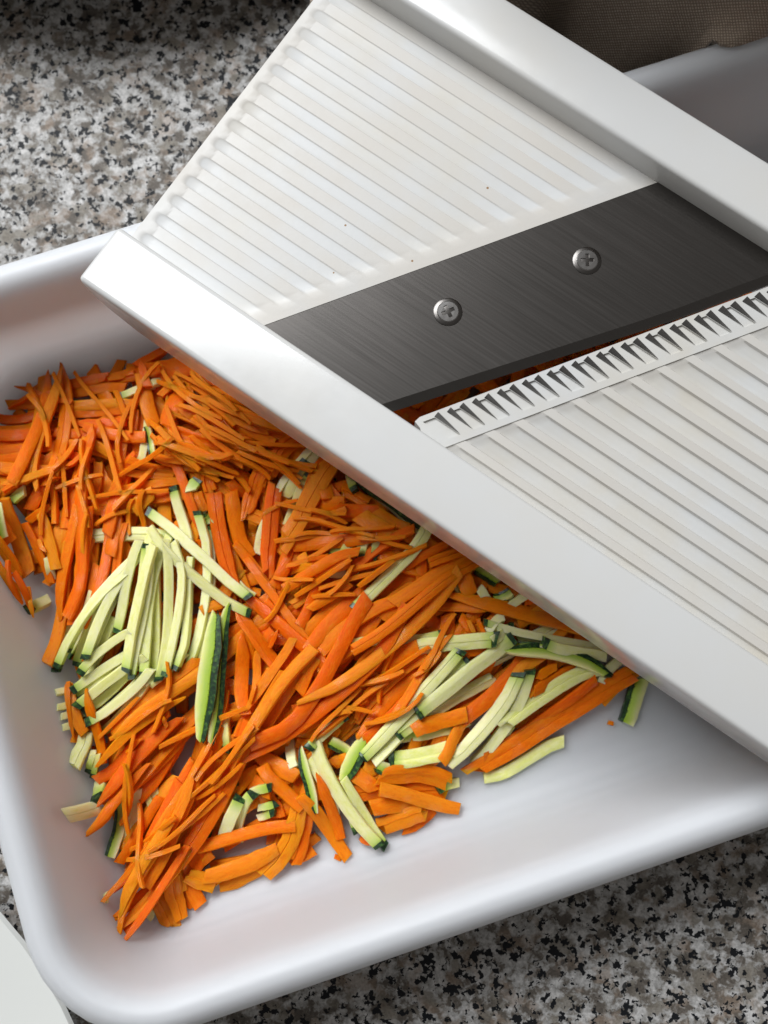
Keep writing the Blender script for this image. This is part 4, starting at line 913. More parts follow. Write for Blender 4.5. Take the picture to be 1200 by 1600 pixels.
("C","stuff",4.5,1.4,"",(50.0,73.9,26.4,55.8,79.5,26.6,63.7,86.8,26.7,71.8,93.9,25.9,78.1,99.1,25.4)),
("C","stuff",4.2,1.4,"",(-78.2,4.6,23.3,-73.6,10.8,23.8,-67.8,19.3,24.3,-62.3,28.0,23.7,-58.3,34.6,23.8)),
("C","stuff",3.5,1.4,"",(-17.9,-8.5,22.8,-12.4,-3.3,23.4,-5.5,4.0,25.2,1.0,11.6,26.2,5.6,17.6,26.7)),
("C","stuff",4.0,1.4,"",(-75.2,88.0,22.4,-66.4,88.5,22.0,-54.7,89.2,21.3,-43.0,90.1,21.1,-34.3,90.9,21.2)),
("C","stuff",4.1,1.4,"",(-26.4,-46.8,23.2,-23.6,-40.1,23.7,-19.9,-31.1,24.3,-16.3,-22.2,24.2,-13.6,-15.4,24.5)),
("C","stuff",4.4,1.4,"",(-28.9,-4.4,26.2,-22.1,0.3,26.1,-13.2,6.5,25.3,-4.3,12.8,25.4,2.3,17.6,26.1)),
("C","stuff",4.4,1.4,"",(77.8,112.6,23.7,85.3,109.0,23.8,95.4,104.1,23.4,105.4,99.3,23.5,113.0,95.8,23.9)),
("C","stuff",4.3,1.4,"",(-107.6,48.5,36.2,-100.7,53.7,32.6,-91.8,60.9,27.8,-83.2,68.5,25.5,-76.9,74.4,24.7)),
("C","stuff",4.5,1.4,"",(39.2,-9.9,21.6,45.0,-8.4,21.5,52.7,-6.0,21.2,60.2,-3.2,20.7,65.8,-0.9,20.4)),
("C","stuff",4.4,1.4,"",(73.4,91.1,27.0,71.3,83.8,26.6,68.9,74.0,24.8,66.9,64.1,23.5,65.8,56.6,23.4)),
("C","stuff",3.7,1.4,"",(-52.4,57.7,26.8,-49.2,50.3,26.6,-45.2,40.4,25.6,-41.6,30.4,24.7,-39.1,22.8,24.6)),
("C","stuff",4.3,1.4,"",(19.2,38.4,23.0,26.6,34.6,23.9,36.5,29.6,26.2,46.3,24.6,26.9,53.7,20.8,26.6)),
("C","stuff",3.8,1.4,"",(-70.8,-31.1,24.0,-70.2,-24.1,24.7,-69.1,-14.9,26.2,-67.6,-5.8,27.0,-66.2,1.0,27.2)),
("C","stuff",4.7,1.4,"",(43.4,23.2,27.8,45.2,30.2,27.3,47.5,39.4,26.3,49.8,48.7,25.5,51.4,55.7,25.3)),
("C","stuff",3.6,1.4,"",(23.2,90.3,25.3,27.7,85.7,25.5,33.7,79.6,25.5,39.7,73.5,25.8,44.2,69.0,26.0)),
("C","stuff",4.6,1.4,"",(-67.2,-44.7,22.1,-60.1,-42.1,22.1,-50.8,-38.5,22.1,-41.5,-34.8,22.3,-34.5,-32.1,22.4)),
("C","stuff",4.5,1.4,"",(26.3,70.7,25.3,31.3,63.7,25.3,37.5,54.2,24.9,43.2,44.3,25.7,47.2,36.7,26.7)),
("C","stuff",3.7,1.4,"",(54.5,4.9,22.9,56.3,13.3,23.1,59.1,24.5,24.2,62.2,35.5,24.3,64.8,43.7,24.3)),
("C","stuff",3.9,1.4,"",(-37.5,74.8,25.2,-32.7,70.4,25.5,-25.9,64.9,25.9,-18.9,59.7,25.4,-13.5,56.1,25.2)),
("C","stuff",3.2,1.4,"",(-10.4,51.0,26.4,-6.3,45.8,27.1,-1.0,38.8,27.3,4.4,31.9,27.4,8.5,26.7,27.7)),
("C","stuff",4.0,1.4,"",(-6.5,34.7,28.5,-0.6,33.8,28.3,7.3,32.8,28.2,15.2,32.0,27.3,21.2,31.5,26.3)),
("C","stuff",3.9,1.4,"",(52.6,61.1,23.9,54.9,52.8,24.6,58.4,41.8,24.9,62.2,31.0,24.8,65.4,23.0,24.3)),
("C","stuff",4.3,1.4,"",(-68.2,-37.5,22.2,-65.7,-32.1,22.0,-62.0,-25.0,22.3,-58.0,-18.2,23.3,-54.7,-13.2,23.7)),
("C","stuff",3.4,1.4,"",(-17.8,39.7,26.6,-12.7,46.9,26.7,-5.6,56.3,27.1,1.6,65.6,26.4,7.2,72.4,25.6)),
("C","stuff",4.3,1.4,"",(20.8,33.1,25.9,25.7,39.1,25.8,32.2,47.0,25.1,38.6,55.1,25.4,43.3,61.2,25.8)),
("C","stuff",4.1,1.4,"",(-69.9,4.7,25.5,-71.3,11.9,25.4,-73.0,21.6,25.3,-74.5,31.3,25.3,-75.4,38.6,25.2)),
("C","stuff",3.6,1.4,"",(70.2,92.9,28.0,71.6,84.5,27.4,73.2,73.3,25.2,74.3,62.1,23.3,75.0,53.7,22.3)),
("C","stuff",3.7,1.4,"",(21.4,62.1,24.1,30.3,61.6,25.0,42.1,60.9,25.9,54.0,60.5,25.4,62.9,60.3,25.3)),
("C","stuff",3.3,1.4,"",(-55.5,92.8,21.5,-48.0,87.4,22.3,-38.1,80.2,23.8,-28.3,72.8,25.2,-21.0,67.2,26.0)),
("C","stuff",3.9,1.4,"",(38.6,99.4,22.9,43.9,91.9,24.4,51.4,82.1,26.6,59.3,72.7,27.1,65.5,65.9,26.9)),
("C","stuff",4.4,1.4,"",(-70.3,-15.2,27.1,-65.8,-12.2,26.1,-59.8,-8.1,23.6,-53.9,-3.9,23.2,-49.6,-0.7,23.5)),
("C","stuff",3.5,1.4,"",(-80.0,-0.9,23.8,-80.1,5.6,24.1,-80.7,14.2,25.5,-81.5,22.7,26.5,-82.4,29.2,26.8)),
("C","stuff",4.6,1.4,"",(-82.3,-15.0,25.9,-81.4,-9.1,25.5,-80.3,-1.3,25.2,-79.3,6.6,25.5,-78.7,12.6,25.7)),
("C","stuff",3.9,1.4,"",(79.7,89.2,23.5,86.2,88.8,23.0,94.9,88.7,22.2,103.7,89.2,22.6,110.2,89.9,22.6)),
("C","stuff",3.7,1.4,"",(-7.0,-28.8,25.7,-3.2,-22.9,24.6,2.1,-15.3,23.9,7.7,-7.8,25.4,12.1,-2.4,26.5)),
("C","stuff",4.2,1.4,"",(-14.0,45.9,28.1,-7.4,45.7,27.9,1.3,45.0,27.4,10.0,44.0,26.8,16.5,42.9,26.4)),
("C","stuff",4.7,1.4,"",(54.9,70.0,26.9,60.5,76.8,27.5,67.7,86.1,28.1,74.7,95.5,27.4,79.9,102.7,26.4)),
("C","stuff",3.6,1.4,"",(48.3,90.5,27.0,53.3,95.1,26.5,60.0,101.1,24.9,66.9,106.9,24.2,72.2,111.2,24.0)),
("C","stuff",3.8,1.4,"",(16.2,68.7,23.3,20.5,62.2,23.9,26.4,53.6,24.5,32.5,45.0,25.7,37.2,38.7,26.4)),
("C","stuff",3.5,1.4,"",(-20.8,-12.6,23.2,-15.0,-8.1,23.8,-7.2,-2.2,24.9,0.8,3.5,26.4,6.9,7.7,27.2)),
("C","stuff",4.3,1.4,"",(-53.5,67.3,24.9,-48.6,72.1,24.7,-42.4,78.8,24.3,-36.5,85.8,23.3,-32.3,91.2,22.7)),
("C","stuff",4.4,1.4,"",(-40.6,71.7,25.9,-35.3,69.0,26.3,-28.5,65.1,26.8,-21.9,60.8,26.8,-17.1,57.4,26.6)),
("C","stuff",3.5,1.4,"",(-21.2,-8.6,23.2,-16.3,-2.5,24.0,-9.6,5.4,25.5,-2.4,12.9,26.7,3.2,18.3,27.2)),
("C","stuff",3.4,1.4,"",(-82.8,55.0,23.9,-85.1,48.3,24.7,-88.5,39.7,26.4,-92.4,31.2,26.2,-95.5,24.9,25.6)),
("C","stuff",3.8,1.4,"",(-23.0,28.2,27.6,-16.6,29.5,27.8,-8.1,31.3,28.5,0.4,33.0,29.2,6.7,34.4,29.2)),
("C","stuff",3.8,1.4,"",(-111.1,56.5,35.1,-106.2,55.9,34.6,-99.6,54.6,32.7,-93.2,52.8,28.9,-88.4,51.2,26.8)),
("C","stuff",3.6,1.4,"",(-72.6,-32.0,24.9,-70.3,-25.0,25.9,-67.0,-15.6,27.1,-63.6,-6.3,27.5,-60.9,0.6,27.6)),
("C","stuff",3.4,1.4,"",(36.2,61.3,27.0,37.5,70.8,26.5,39.5,83.5,25.2,41.7,96.1,24.6,43.5,105.5,24.2)),
("C","fill",4.7,1.4,"",(15.4,32.2,28.0,22.0,35.1,27.5,30.5,39.5,26.8,38.9,44.2,26.2,45.0,48.1,25.6)),
("C","fill",3.5,1.4,"",(-27.0,9.4,25.9,-21.0,10.8,26.6,-13.1,12.9,26.9,-5.2,15.4,27.0,0.6,17.5,27.5)),
("C","fill",4.5,1.4,"",(11.8,54.6,25.9,19.5,50.4,25.9,29.4,44.4,26.7,39.1,38.0,27.5,46.1,32.8,27.9)),
("C","fill",4.2,1.4,"",(-9.6,-41.6,20.6,-3.9,-38.0,21.3,3.3,-32.8,23.1,10.2,-27.1,24.5,15.1,-22.6,24.5)),
("C","fill",4.4,1.4,"",(-3.6,20.8,26.3,2.7,24.5,27.1,10.9,29.8,28.6,18.7,35.5,28.6,24.5,40.0,28.3)),
("C","fill",3.7,1.4,"",(-63.3,54.4,25.3,-62.1,48.0,25.2,-60.7,39.3,24.9,-59.6,30.7,24.2,-58.9,24.1,23.0)),
("Z","fill",3.8,1.8,"e1",(25.6,0.6,23.8,32.3,4.2,24.4,41.1,9.3,24.7,49.7,14.7,24.5,56.0,18.9,24.4)),
("C","fill",4.4,1.4,"",(17.5,-16.6,21.9,20.1,-10.8,22.0,23.5,-3.0,23.6,26.8,4.8,27.0,29.3,10.6,28.7)),
("C","fill",3.7,1.4,"",(-0.7,63.4,27.7,4.6,66.4,27.0,11.5,70.5,26.0,18.2,75.0,25.5,23.1,78.6,25.2)),
("C","fill",4.2,1.4,"",(52.6,81.8,27.8,57.8,84.8,27.9,64.7,88.5,28.4,71.9,91.9,28.7,77.4,94.1,28.5)),
("C","fill",4.2,1.4,"",(-74.9,87.3,24.0,-68.5,82.8,24.5,-60.3,76.4,25.4,-52.4,69.7,26.0,-46.6,64.5,26.2)),
("C","fill",3.2,1.4,"",(-47.4,10.8,24.4,-38.6,10.3,24.8,-26.9,9.3,26.6,-15.2,7.9,27.8,-6.5,6.7,28.0)),
("C","fill",4.6,1.4,"",(-66.2,-8.5,28.2,-60.8,-6.6,26.9,-53.6,-3.8,25.0,-46.4,-0.8,23.8,-41.1,1.5,23.3)),
("C","fill",4.4,1.4,"",(-76.3,39.8,24.2,-75.3,47.9,23.9,-73.9,58.7,24.2,-72.5,69.5,25.2,-71.3,77.6,25.4)),
("C","fill",3.9,1.4,"",(-58.2,-58.8,20.8,-58.5,-51.8,21.5,-59.0,-42.4,22.6,-59.9,-33.0,22.9,-60.7,-26.0,23.1)),
("C","fill",3.7,1.4,"",(40.5,17.7,28.7,42.4,23.1,28.7,45.3,30.3,28.6,48.5,37.3,28.0,51.1,42.5,27.5)),
("C","fill",3.2,1.4,"",(-13.1,63.5,27.0,-6.6,58.6,27.4,2.1,52.0,27.9,10.7,45.3,27.8,17.1,40.3,27.3)),
("Z","fill",3.4,1.8,"e1",(61.9,29.0,25.8,65.1,37.5,24.9,69.5,48.7,24.1,74.1,59.9,24.4,77.6,68.3,24.3)),
("Z","fill",4.1,1.8,"e1",(49.9,61.5,26.8,48.2,54.5,26.8,46.3,45.2,27.5,44.8,35.9,29.0,43.9,28.8,29.7)),
("C","fill",4.3,1.4,"",(30.2,48.2,26.8,37.1,49.3,26.9,46.3,50.2,27.4,55.5,50.7,27.0,62.5,50.7,26.4)),
("C","fill",4.1,1.4,"",(-37.8,8.8,26.0,-31.6,13.7,26.4,-23.5,20.4,27.2,-15.4,27.2,28.6,-9.4,32.3,29.6)),
("C","fill",3.3,1.4,"",(11.0,31.6,29.4,17.1,29.3,28.4,25.2,26.1,26.8,33.3,22.9,27.8,39.3,20.4,29.0)),
("C","fill",4.0,1.4,"",(-60.0,50.4,26.8,-51.6,47.8,26.7,-40.4,44.4,26.0,-29.2,41.0,25.6,-20.9,38.3,25.8)),
("Z","fill",4.3,1.8,"e1",(-54.2,-52.1,22.0,-57.3,-46.5,23.0,-61.4,-38.9,23.8,-65.3,-31.2,24.3,-68.2,-25.4,25.1)),
("C","fill",3.4,1.4,"",(-49.6,-45.2,21.5,-42.9,-39.6,22.7,-33.6,-32.5,24.5,-24.1,-25.7,25.3,-16.8,-20.9,25.6)),
("C","fill",3.4,1.4,"",(-101.1,80.8,22.3,-94.7,75.6,22.7,-85.8,69.0,25.0,-76.7,62.7,25.9,-69.8,58.2,25.4)),
("Z","fill",3.0,1.8,"e1",(40.3,76.5,26.8,45.7,79.3,27.2,53.0,83.0,28.6,60.3,86.7,29.7,65.7,89.4,30.1)),
("C","fill",3.7,1.4,"",(-9.0,40.5,28.6,-4.3,36.8,29.4,2.1,32.2,30.0,8.8,27.9,29.6,14.0,25.0,29.3)),
("C","fill",4.3,1.4,"",(-92.1,70.5,26.0,-88.9,64.6,26.7,-84.5,56.8,25.8,-79.9,49.1,25.1,-76.4,43.4,25.1)),
("C","fill",3.5,1.4,"",(-17.0,50.6,27.9,-8.4,50.1,27.6,3.0,49.0,28.2,14.3,47.6,28.2,22.8,46.3,28.0)),
("C","fill",3.2,1.4,"",(10.9,53.9,28.4,11.4,46.8,28.8,11.5,37.2,29.6,11.2,27.7,29.9,10.6,20.5,29.6)),
("C","fill",3.7,1.4,"",(-57.6,-6.3,26.8,-52.2,-1.3,26.1,-45.0,5.3,25.4,-37.6,11.7,26.3,-32.0,16.4,26.9)),
("C","fill",4.1,1.4,"",(-93.9,45.7,28.7,-90.2,38.4,28.2,-85.3,28.6,27.7,-80.4,18.8,27.5,-76.7,11.4,27.4)),
("C","fill",3.8,1.4,"",(36.9,12.5,27.9,42.2,15.7,27.7,49.1,20.1,27.3,55.9,24.8,26.7,60.8,28.5,26.5)),
("C","fill",4.1,1.4,"",(-61.7,78.0,26.7,-62.3,71.7,26.5,-63.4,63.3,25.8,-64.8,54.9,25.4,-66.0,48.7,25.6)),
("C","fill",4.5,1.4,"",(46.1,62.3,26.0,50.1,66.6,25.8,55.1,72.6,27.3,59.9,78.8,28.7,63.3,83.6,29.1)),
("C","fill",3.2,1.4,"",(87.5,119.0,23.1,90.4,113.0,23.7,94.0,104.7,24.0,97.0,96.3,23.3,98.9,89.8,23.3)),
("Z","fill",2.9,1.8,"e1",(-2.0,49.2,29.1,3.6,43.2,29.2,10.7,35.0,30.0,17.5,26.5,29.2,22.5,20.0,28.2)),
("C","fill",4.1,1.4,"",(-54.5,-0.5,27.1,-56.7,6.8,27.0,-59.7,16.6,26.5,-62.7,26.3,26.3,-65.1,33.6,26.5)),
("C","fill",3.9,1.4,"",(13.3,-22.7,24.9,17.1,-17.6,24.3,22.5,-10.9,23.4,28.3,-4.7,22.8,32.8,-0.1,22.6)),
("Z","fill",3.0,1.8,"e1",(-23.2,55.5,27.8,-17.4,61.8,26.9,-9.4,70.1,25.0,-1.3,78.2,23.7,5.0,84.2,23.5)),
("C","fill",3.8,1.4,"",(-56.9,11.4,27.5,-51.2,14.3,26.9,-43.5,17.8,25.4,-35.6,20.9,24.2,-29.6,23.1,24.3)),
("C","fill",3.3,1.4,"",(-45.3,-47.8,20.2,-38.7,-44.2,20.8,-29.9,-39.6,22.9,-21.0,-35.2,25.3,-14.3,-32.0,26.3)),
("Z","fill",3.9,1.8,"e1",(-94.1,36.2,28.6,-86.6,36.9,28.2,-76.5,37.4,26.9,-66.4,37.5,26.4,-58.8,37.2,26.4)),
("C","fill",3.9,1.4,"",(-71.4,81.1,25.8,-71.3,74.3,26.0,-70.9,65.4,25.8,-70.0,56.4,25.2,-69.1,49.7,25.1)),
("C","fill",3.8,1.4,"",(12.8,-3.2,27.9,16.2,2.1,28.1,20.7,9.3,28.2,25.1,16.5,27.6,28.4,22.0,27.4)),
("C","fill",3.9,1.4,"",(-5.8,45.1,29.0,-0.1,41.6,29.3,7.4,36.8,30.5,15.0,32.1,30.8,20.7,28.6,30.2)),
("C","fill",3.5,1.4,"",(-47.8,66.0,27.6,-50.0,57.3,27.5,-53.3,45.7,26.6,-57.0,34.3,25.8,-60.1,25.9,26.2)),
("C","fill",3.8,1.4,"",(-53.7,7.9,26.9,-48.5,10.5,26.3,-41.7,14.1,25.5,-35.1,18.0,25.6,-30.2,21.0,25.7)),
("C","fill",4.0,1.4,"",(27.9,-5.9,24.2,33.2,-1.7,24.3,40.2,3.9,24.8,47.2,9.6,25.3,52.4,14.0,25.5)),
("C","fill",3.3,1.4,"",(-83.8,3.3,27.0,-79.0,9.0,27.5,-72.8,16.8,27.6,-66.8,24.8,27.2,-62.3,30.8,27.3)),
("C","fill",4.0,1.4,"",(-85.6,88.4,22.1,-81.6,82.4,23.4,-76.1,74.5,25.8,-70.6,66.5,26.8,-66.4,60.6,26.9)),
("C","fill",4.6,1.4,"",(91.9,94.6,24.3,97.7,101.4,24.1,105.5,110.4,23.1,113.4,119.3,21.7,119.4,125.9,21.1)),
("C","fill",4.0,1.4,"",(-67.5,13.5,26.2,-63.1,19.9,26.5,-57.1,28.3,26.0,-51.0,36.7,25.4,-46.4,43.0,26.1)),
("Z","fill",3.3,1.8,"e1",(-10.4,62.3,28.8,-4.0,62.2,28.6,4.4,62.2,27.6,12.9,62.5,26.2,19.2,62.8,25.6)),
("C","fill",3.8,1.4,"",(0.2,75.2,23.8,6.5,74.1,24.9,14.9,72.8,26.2,23.4,71.6,26.5,29.7,70.8,26.6)),
("C","A",3.5,1.4,"",(-114.0,69.6,27.2,-109.1,70.1,25.5,-102.5,70.8,24.6,-95.9,71.4,24.4,-91.0,71.9,25.3)),
("C","A",3.9,1.4,"",(-113.1,64.9,29.0,-108.0,65.5,28.1,-101.3,66.4,27.3,-94.5,67.2,26.6,-89.4,67.8,27.0)),
("C","A",3.4,1.4,"",(-111.9,62.0,29.9,-106.2,62.4,29.4,-98.5,62.9,28.4,-90.9,63.4,27.9,-85.2,63.7,27.9)),
("C","A",3.4,1.4,"",(-113.6,67.2,30.0,-109.7,67.6,29.4,-104.4,68.1,28.5,-99.1,68.7,27.8,-95.1,69.1,27.5)),
("C","A",3.0,1.4,"",(-113.0,74.2,24.2,-110.1,74.5,23.5,-106.2,74.8,23.2,-102.4,75.2,23.4,-99.5,75.5,23.2)),
("C","A",3.4,1.4,"",(-111.3,57.6,35.2,-108.0,58.3,34.4,-103.6,59.1,32.4,-99.2,60.0,30.7,-95.8,60.6,30.2)),
("C","A",2.9,1.4,"",(-106.0,55.7,36.0,-103.1,56.0,35.1,-99.3,56.5,33.4,-95.6,57.0,31.4,-92.7,57.3,30.2)),
("C","A",3.1,1.4,"",(-83.4,83.3,24.3,-80.8,83.8,24.0,-77.3,84.5,23.7,-73.8,85.1,24.8,-71.1,85.6,25.4)),
("C","A",2.8,1.4,"",(-95.1,81.6,20.8,-90.7,81.7,21.2,-84.9,81.8,23.2,-79.2,81.9,24.8,-74.8,82.0,25.2)),
("C","A",2.7,1.4,"",(-80.3,85.1,24.6,-76.6,87.4,24.3,-71.6,90.5,23.1,-66.7,93.5,21.9,-63.0,95.8,21.6)),
("C","A",2.2,1.4,"",(-94.5,73.6,25.4,-89.4,73.9,24.8,-82.6,74.3,25.0,-75.8,74.7,26.7,-70.7,75.0,27.2)),
("C","A",3.2,1.4,"",(-93.5,68.4,28.0,-90.1,68.3,27.8,-85.4,68.1,27.2,-80.8,67.9,26.2,-77.4,67.8,25.2)),
("C","A",3.2,1.4,"",(-93.0,64.5,29.0,-89.7,63.9,29.0,-85.4,63.1,27.9,-81.0,62.3,26.7,-77.7,61.7,27.0)),
("C","A",2.7,1.4,"",(-91.9,61.5,29.8,-89.9,61.2,29.5,-87.2,60.7,28.9,-84.5,60.2,28.0,-82.4,59.9,27.4)),
("C","A",2.7,1.4,"",(-86.1,65.6,28.9,-83.5,64.3,28.6,-80.1,62.6,28.1,-76.7,60.9,27.4,-74.1,59.6,27.0)),
("C","A",3.5,1.4,"",(-81.8,58.9,25.7,-80.7,57.1,25.7,-79.1,54.7,25.6,-77.6,52.3,25.6,-76.4,50.5,25.7)),
("C","A",3.5,1.4,"",(-89.9,57.9,25.9,-89.0,56.3,26.1,-87.7,54.2,26.4,-86.5,52.1,26.1,-85.5,50.6,26.0)),
("C","C",4.4,1.4,"",(-99.6,46.8,28.8,-98.4,43.9,28.4,-96.8,39.9,28.2,-95.3,36.0,28.6,-94.1,33.1,28.7)),
("C","C",4.4,1.4,"",(-89.0,45.7,27.6,-89.8,42.1,28.6,-90.9,37.3,29.5,-92.0,32.5,28.8,-92.8,28.9,28.0)),
("C","C",3.9,1.4,"",(-82.6,38.5,29.0,-83.0,35.1,28.7,-83.4,30.5,28.6,-83.9,25.9,28.7,-84.2,22.5,28.7)),
("Z","C",2.7,1.8,"e1",(-75.2,15.4,29.2,-77.2,11.3,29.0,-79.9,5.8,28.2,-82.6,0.4,26.6,-84.7,-3.7,25.6)),
("Z","F",2.0,1.8,"",(-82.4,-3.9,26.8,-84.2,-4.2,26.2,-86.6,-4.6,25.8,-88.9,-5.0,27.6,-90.7,-5.2,29.2)),
("Z","F",2.0,1.8,"",(-82.4,-7.8,26.6,-84.0,-8.1,26.2,-86.1,-8.5,26.3,-88.2,-8.8,28.5,-89.8,-9.1,30.2)),
("Z","F",2.0,1.8,"",(-81.8,-10.4,27.0,-83.3,-10.7,27.0,-85.3,-11.1,26.8,-87.4,-11.4,28.3,-88.9,-11.7,29.7)),
("Z","F",2.0,1.8,"",(-81.7,-13.0,27.2,-83.0,-13.3,27.4,-84.9,-13.7,27.8,-86.8,-14.1,29.0,-88.1,-14.5,30.2)),
("Z","F",4.0,1.8,"",(-89.8,-36.5,44.5,-87.0,-36.2,43.7,-83.3,-35.9,39.8,-79.6,-35.5,32.1,-76.8,-35.2,29.2)),
("C","G",4.5,1.4,"",(-15.1,-5.1,24.9,-17.3,-7.1,24.8,-20.2,-9.8,24.2,-23.1,-12.4,23.5,-25.2,-14.4,23.3)),
("C","G",4.0,1.4,"",(-19.5,-8.1,26.0,-18.1,-8.5,26.0,-16.1,-9.1,25.7,-14.1,-9.7,24.9,-12.7,-10.1,24.4)),
("C","E",3.9,1.4,"",(-12.1,50.8,28.9,-10.6,49.9,29.0,-8.5,48.7,29.1,-6.5,47.5,29.4,-5.0,46.5,29.6)),
("C","E",3.9,1.4,"",(-17.5,53.0,28.1,-16.2,51.4,28.6,-14.4,49.3,29.4,-12.7,47.1,29.8,-11.3,45.5,29.8)),
("C","E",3.9,1.4,"",(-22.5,46.6,26.2,-20.0,46.6,27.3,-16.7,46.5,29.3,-13.4,46.5,30.9,-11.0,46.5,31.5)),
("C","E",3.9,1.4,"",(-18.3,56.0,27.3,-17.7,54.2,27.9,-16.9,51.8,29.4,-16.1,49.3,30.6,-15.5,47.5,31.1)),
("C","H",4.5,1.4,"",(-57.4,-57.5,21.9,-56.3,-58.7,21.6,-54.8,-60.3,21.5,-53.4,-61.9,21.8,-52.3,-63.1,22.1)),
("Z","I",2.8,1.8,"",(-26.7,-18.4,21.2,-26.4,-20.0,22.2,-25.9,-22.3,23.9,-25.5,-24.5,25.7,-25.2,-26.2,26.7)),
("C","I",3.0,1.4,"",(-25.0,-19.5,24.0,-23.5,-19.7,24.0,-21.5,-19.9,24.5,-19.4,-20.2,25.4,-17.9,-20.4,25.9)),
("C","I",3.8,1.4,"",(-20.4,-48.3,22.0,-21.8,-48.9,22.0,-23.6,-49.7,22.0,-25.5,-50.5,22.0,-26.8,-51.1,21.9)),
("C","I",4.5,1.4,"",(-48.9,-39.3,23.0,-47.0,-38.6,23.2,-44.4,-37.8,23.8,-41.8,-36.9,24.4,-39.8,-36.3,24.7)),
("C","I",4.5,1.4,"",(-33.5,-32.7,25.5,-32.5,-34.1,24.7,-31.1,-36.1,23.8,-29.7,-38.0,24.2,-28.7,-39.5,24.6)),
("C","I",4.5,1.4,"",(-39.3,-28.8,22.3,-37.7,-29.6,22.9,-35.6,-30.5,24.4,-33.5,-31.5,25.9,-31.8,-32.3,26.6)),
("C","J",4.2,1.4,"",(4.3,-44.0,21.9,6.1,-42.7,21.7,8.4,-41.0,21.4,10.7,-39.3,21.1,12.4,-38.0,21.0)),
("C","J",3.6,1.4,"",(-7.3,-44.7,22.3,-6.6,-45.0,22.3,-5.8,-45.4,22.5,-5.0,-45.8,22.6,-4.3,-46.1,22.6)),
("C","J",4.4,1.4,"",(-6.2,-27.4,26.7,-5.4,-26.6,26.6,-4.3,-25.6,26.4,-3.1,-24.5,26.2,-2.3,-23.7,26.1)),
("C","K",4.4,1.4,"",(21.0,26.9,30.5,21.6,25.4,30.7,22.4,23.4,30.9,23.2,21.4,30.6,23.8,19.9,30.3)),
("C","K",4.4,1.4,"",(11.0,14.6,27.7,12.1,13.7,27.4,13.5,12.6,26.7,14.9,11.4,27.0,15.9,10.6,27.4)),
("Z","K",3.1,1.8,"sl",(25.6,27.9,27.4,26.8,27.0,27.5,28.5,25.8,28.0,30.1,24.6,28.5,31.3,23.7,28.8)),
("Z","K",2.7,1.8,"",(26.2,22.3,30.6,26.9,21.2,30.1,27.7,19.8,29.5,28.6,18.5,28.7,29.3,17.4,28.2)),
("Z","K",2.7,1.8,"",(27.6,8.9,29.9,28.7,10.1,30.2,30.2,11.6,30.4,31.6,13.2,29.8,32.8,14.3,29.4)),
("C","K",3.9,1.4,"",(20.5,4.4,28.8,21.7,4.8,28.7,23.5,5.4,28.6,25.2,5.9,28.7,26.4,6.3,28.8)),
("C","crumb",1.2,0.9,"p0",(-94.8,-16.0,42.4,-94.2,-15.8,42.4,-93.5,-15.6,42.4,-92.7,-15.4,42.4,-92.2,-15.3,42.4)),
("C","crumb",1.2,0.9,"",(62.5,-15.2,20.0,62.8,-15.3,20.0,63.2,-15.4,20.0,63.6,-15.5,20.0,63.9,-15.6,20.0)),
("Z","crumb",1.6,0.9,"",(-74.5,-57.1,32.8,-74.4,-57.6,32.7,-74.3,-58.3,32.9,-74.1,-59.0,33.6,-74.0,-59.5,33.9)),
("C","crumb",1.2,0.9,"",(-14.5,-50.4,21.6,-14.1,-50.5,21.7,-13.7,-50.7,21.9,-13.2,-50.9,22.0,-12.9,-51.0,22.1)),
("C","A",3.1,1.4,"",(-109.9,78.0,21.9,-106.4,78.5,22.2,-101.6,79.1,23.1,-96.9,79.8,23.2,-93.4,80.3,22.9)),
("C","A",3.1,1.4,"",(-95.6,83.7,21.8,-92.3,84.1,22.1,-87.9,84.6,22.9,-83.5,85.0,24.5,-80.3,85.4,25.4)),
("C","A",2.5,1.4,"",(-72.1,88.7,24.7,-70.2,90.0,24.2,-67.6,91.7,23.4,-65.1,93.5,22.9,-63.2,94.7,22.7)),
("C","A",3.1,1.4,"",(-95.5,76.1,24.7,-89.6,76.2,25.1,-81.7,76.5,26.2,-73.8,76.7,27.2,-67.8,76.9,27.1)),
("C","A",2.2,1.4,"",(-70.8,74.6,28.0,-71.0,73.1,27.8,-71.2,71.2,27.8,-71.5,69.2,27.9,-71.7,67.8,28.0)),
("Z","A",2.2,1.8,"e0",(-76.9,78.6,27.0,-74.5,79.4,26.8,-71.3,80.4,26.8,-68.1,81.4,26.6,-65.8,82.2,26.4)),
("Z","A",2.3,1.8,"",(-66.7,82.1,28.1,-65.8,82.7,27.0,-64.5,83.4,24.9,-63.2,84.2,23.4,-62.2,84.7,22.8)),
("C","A",5.1,1.6,"slab",(-62.3,70.3,27.7,-61.6,72.7,27.7,-60.6,75.9,27.6,-59.6,79.1,26.4,-58.9,81.5,25.6)),
("Z","A",2.2,1.8,"e1",(-67.6,72.9,27.0,-68.3,69.5,27.3,-69.2,65.0,27.9,-70.0,60.5,27.7,-70.7,57.1,27.3)),
("Z","A",2.7,1.8,"e1",(-99.8,50.5,33.7,-100.7,49.7,33.7,-101.8,48.6,33.9,-103.0,47.6,33.6,-103.8,46.8,33.4)),
("C","A",3.6,1.4,"",(-94.7,53.7,31.6,-95.7,51.9,31.4,-96.9,49.6,31.4,-98.2,47.2,31.4,-99.2,45.5,31.1)),
("C","A",2.2,1.4,"",(-93.6,46.5,30.3,-94.9,45.6,30.5,-96.6,44.5,30.9,-98.3,43.4,30.5,-99.6,42.5,30.1)),
("C","A",3.0,1.4,"",(-70.5,62.0,28.8,-71.5,59.4,28.2,-72.8,55.9,26.7,-74.2,52.4,25.9,-75.2,49.8,25.6)),
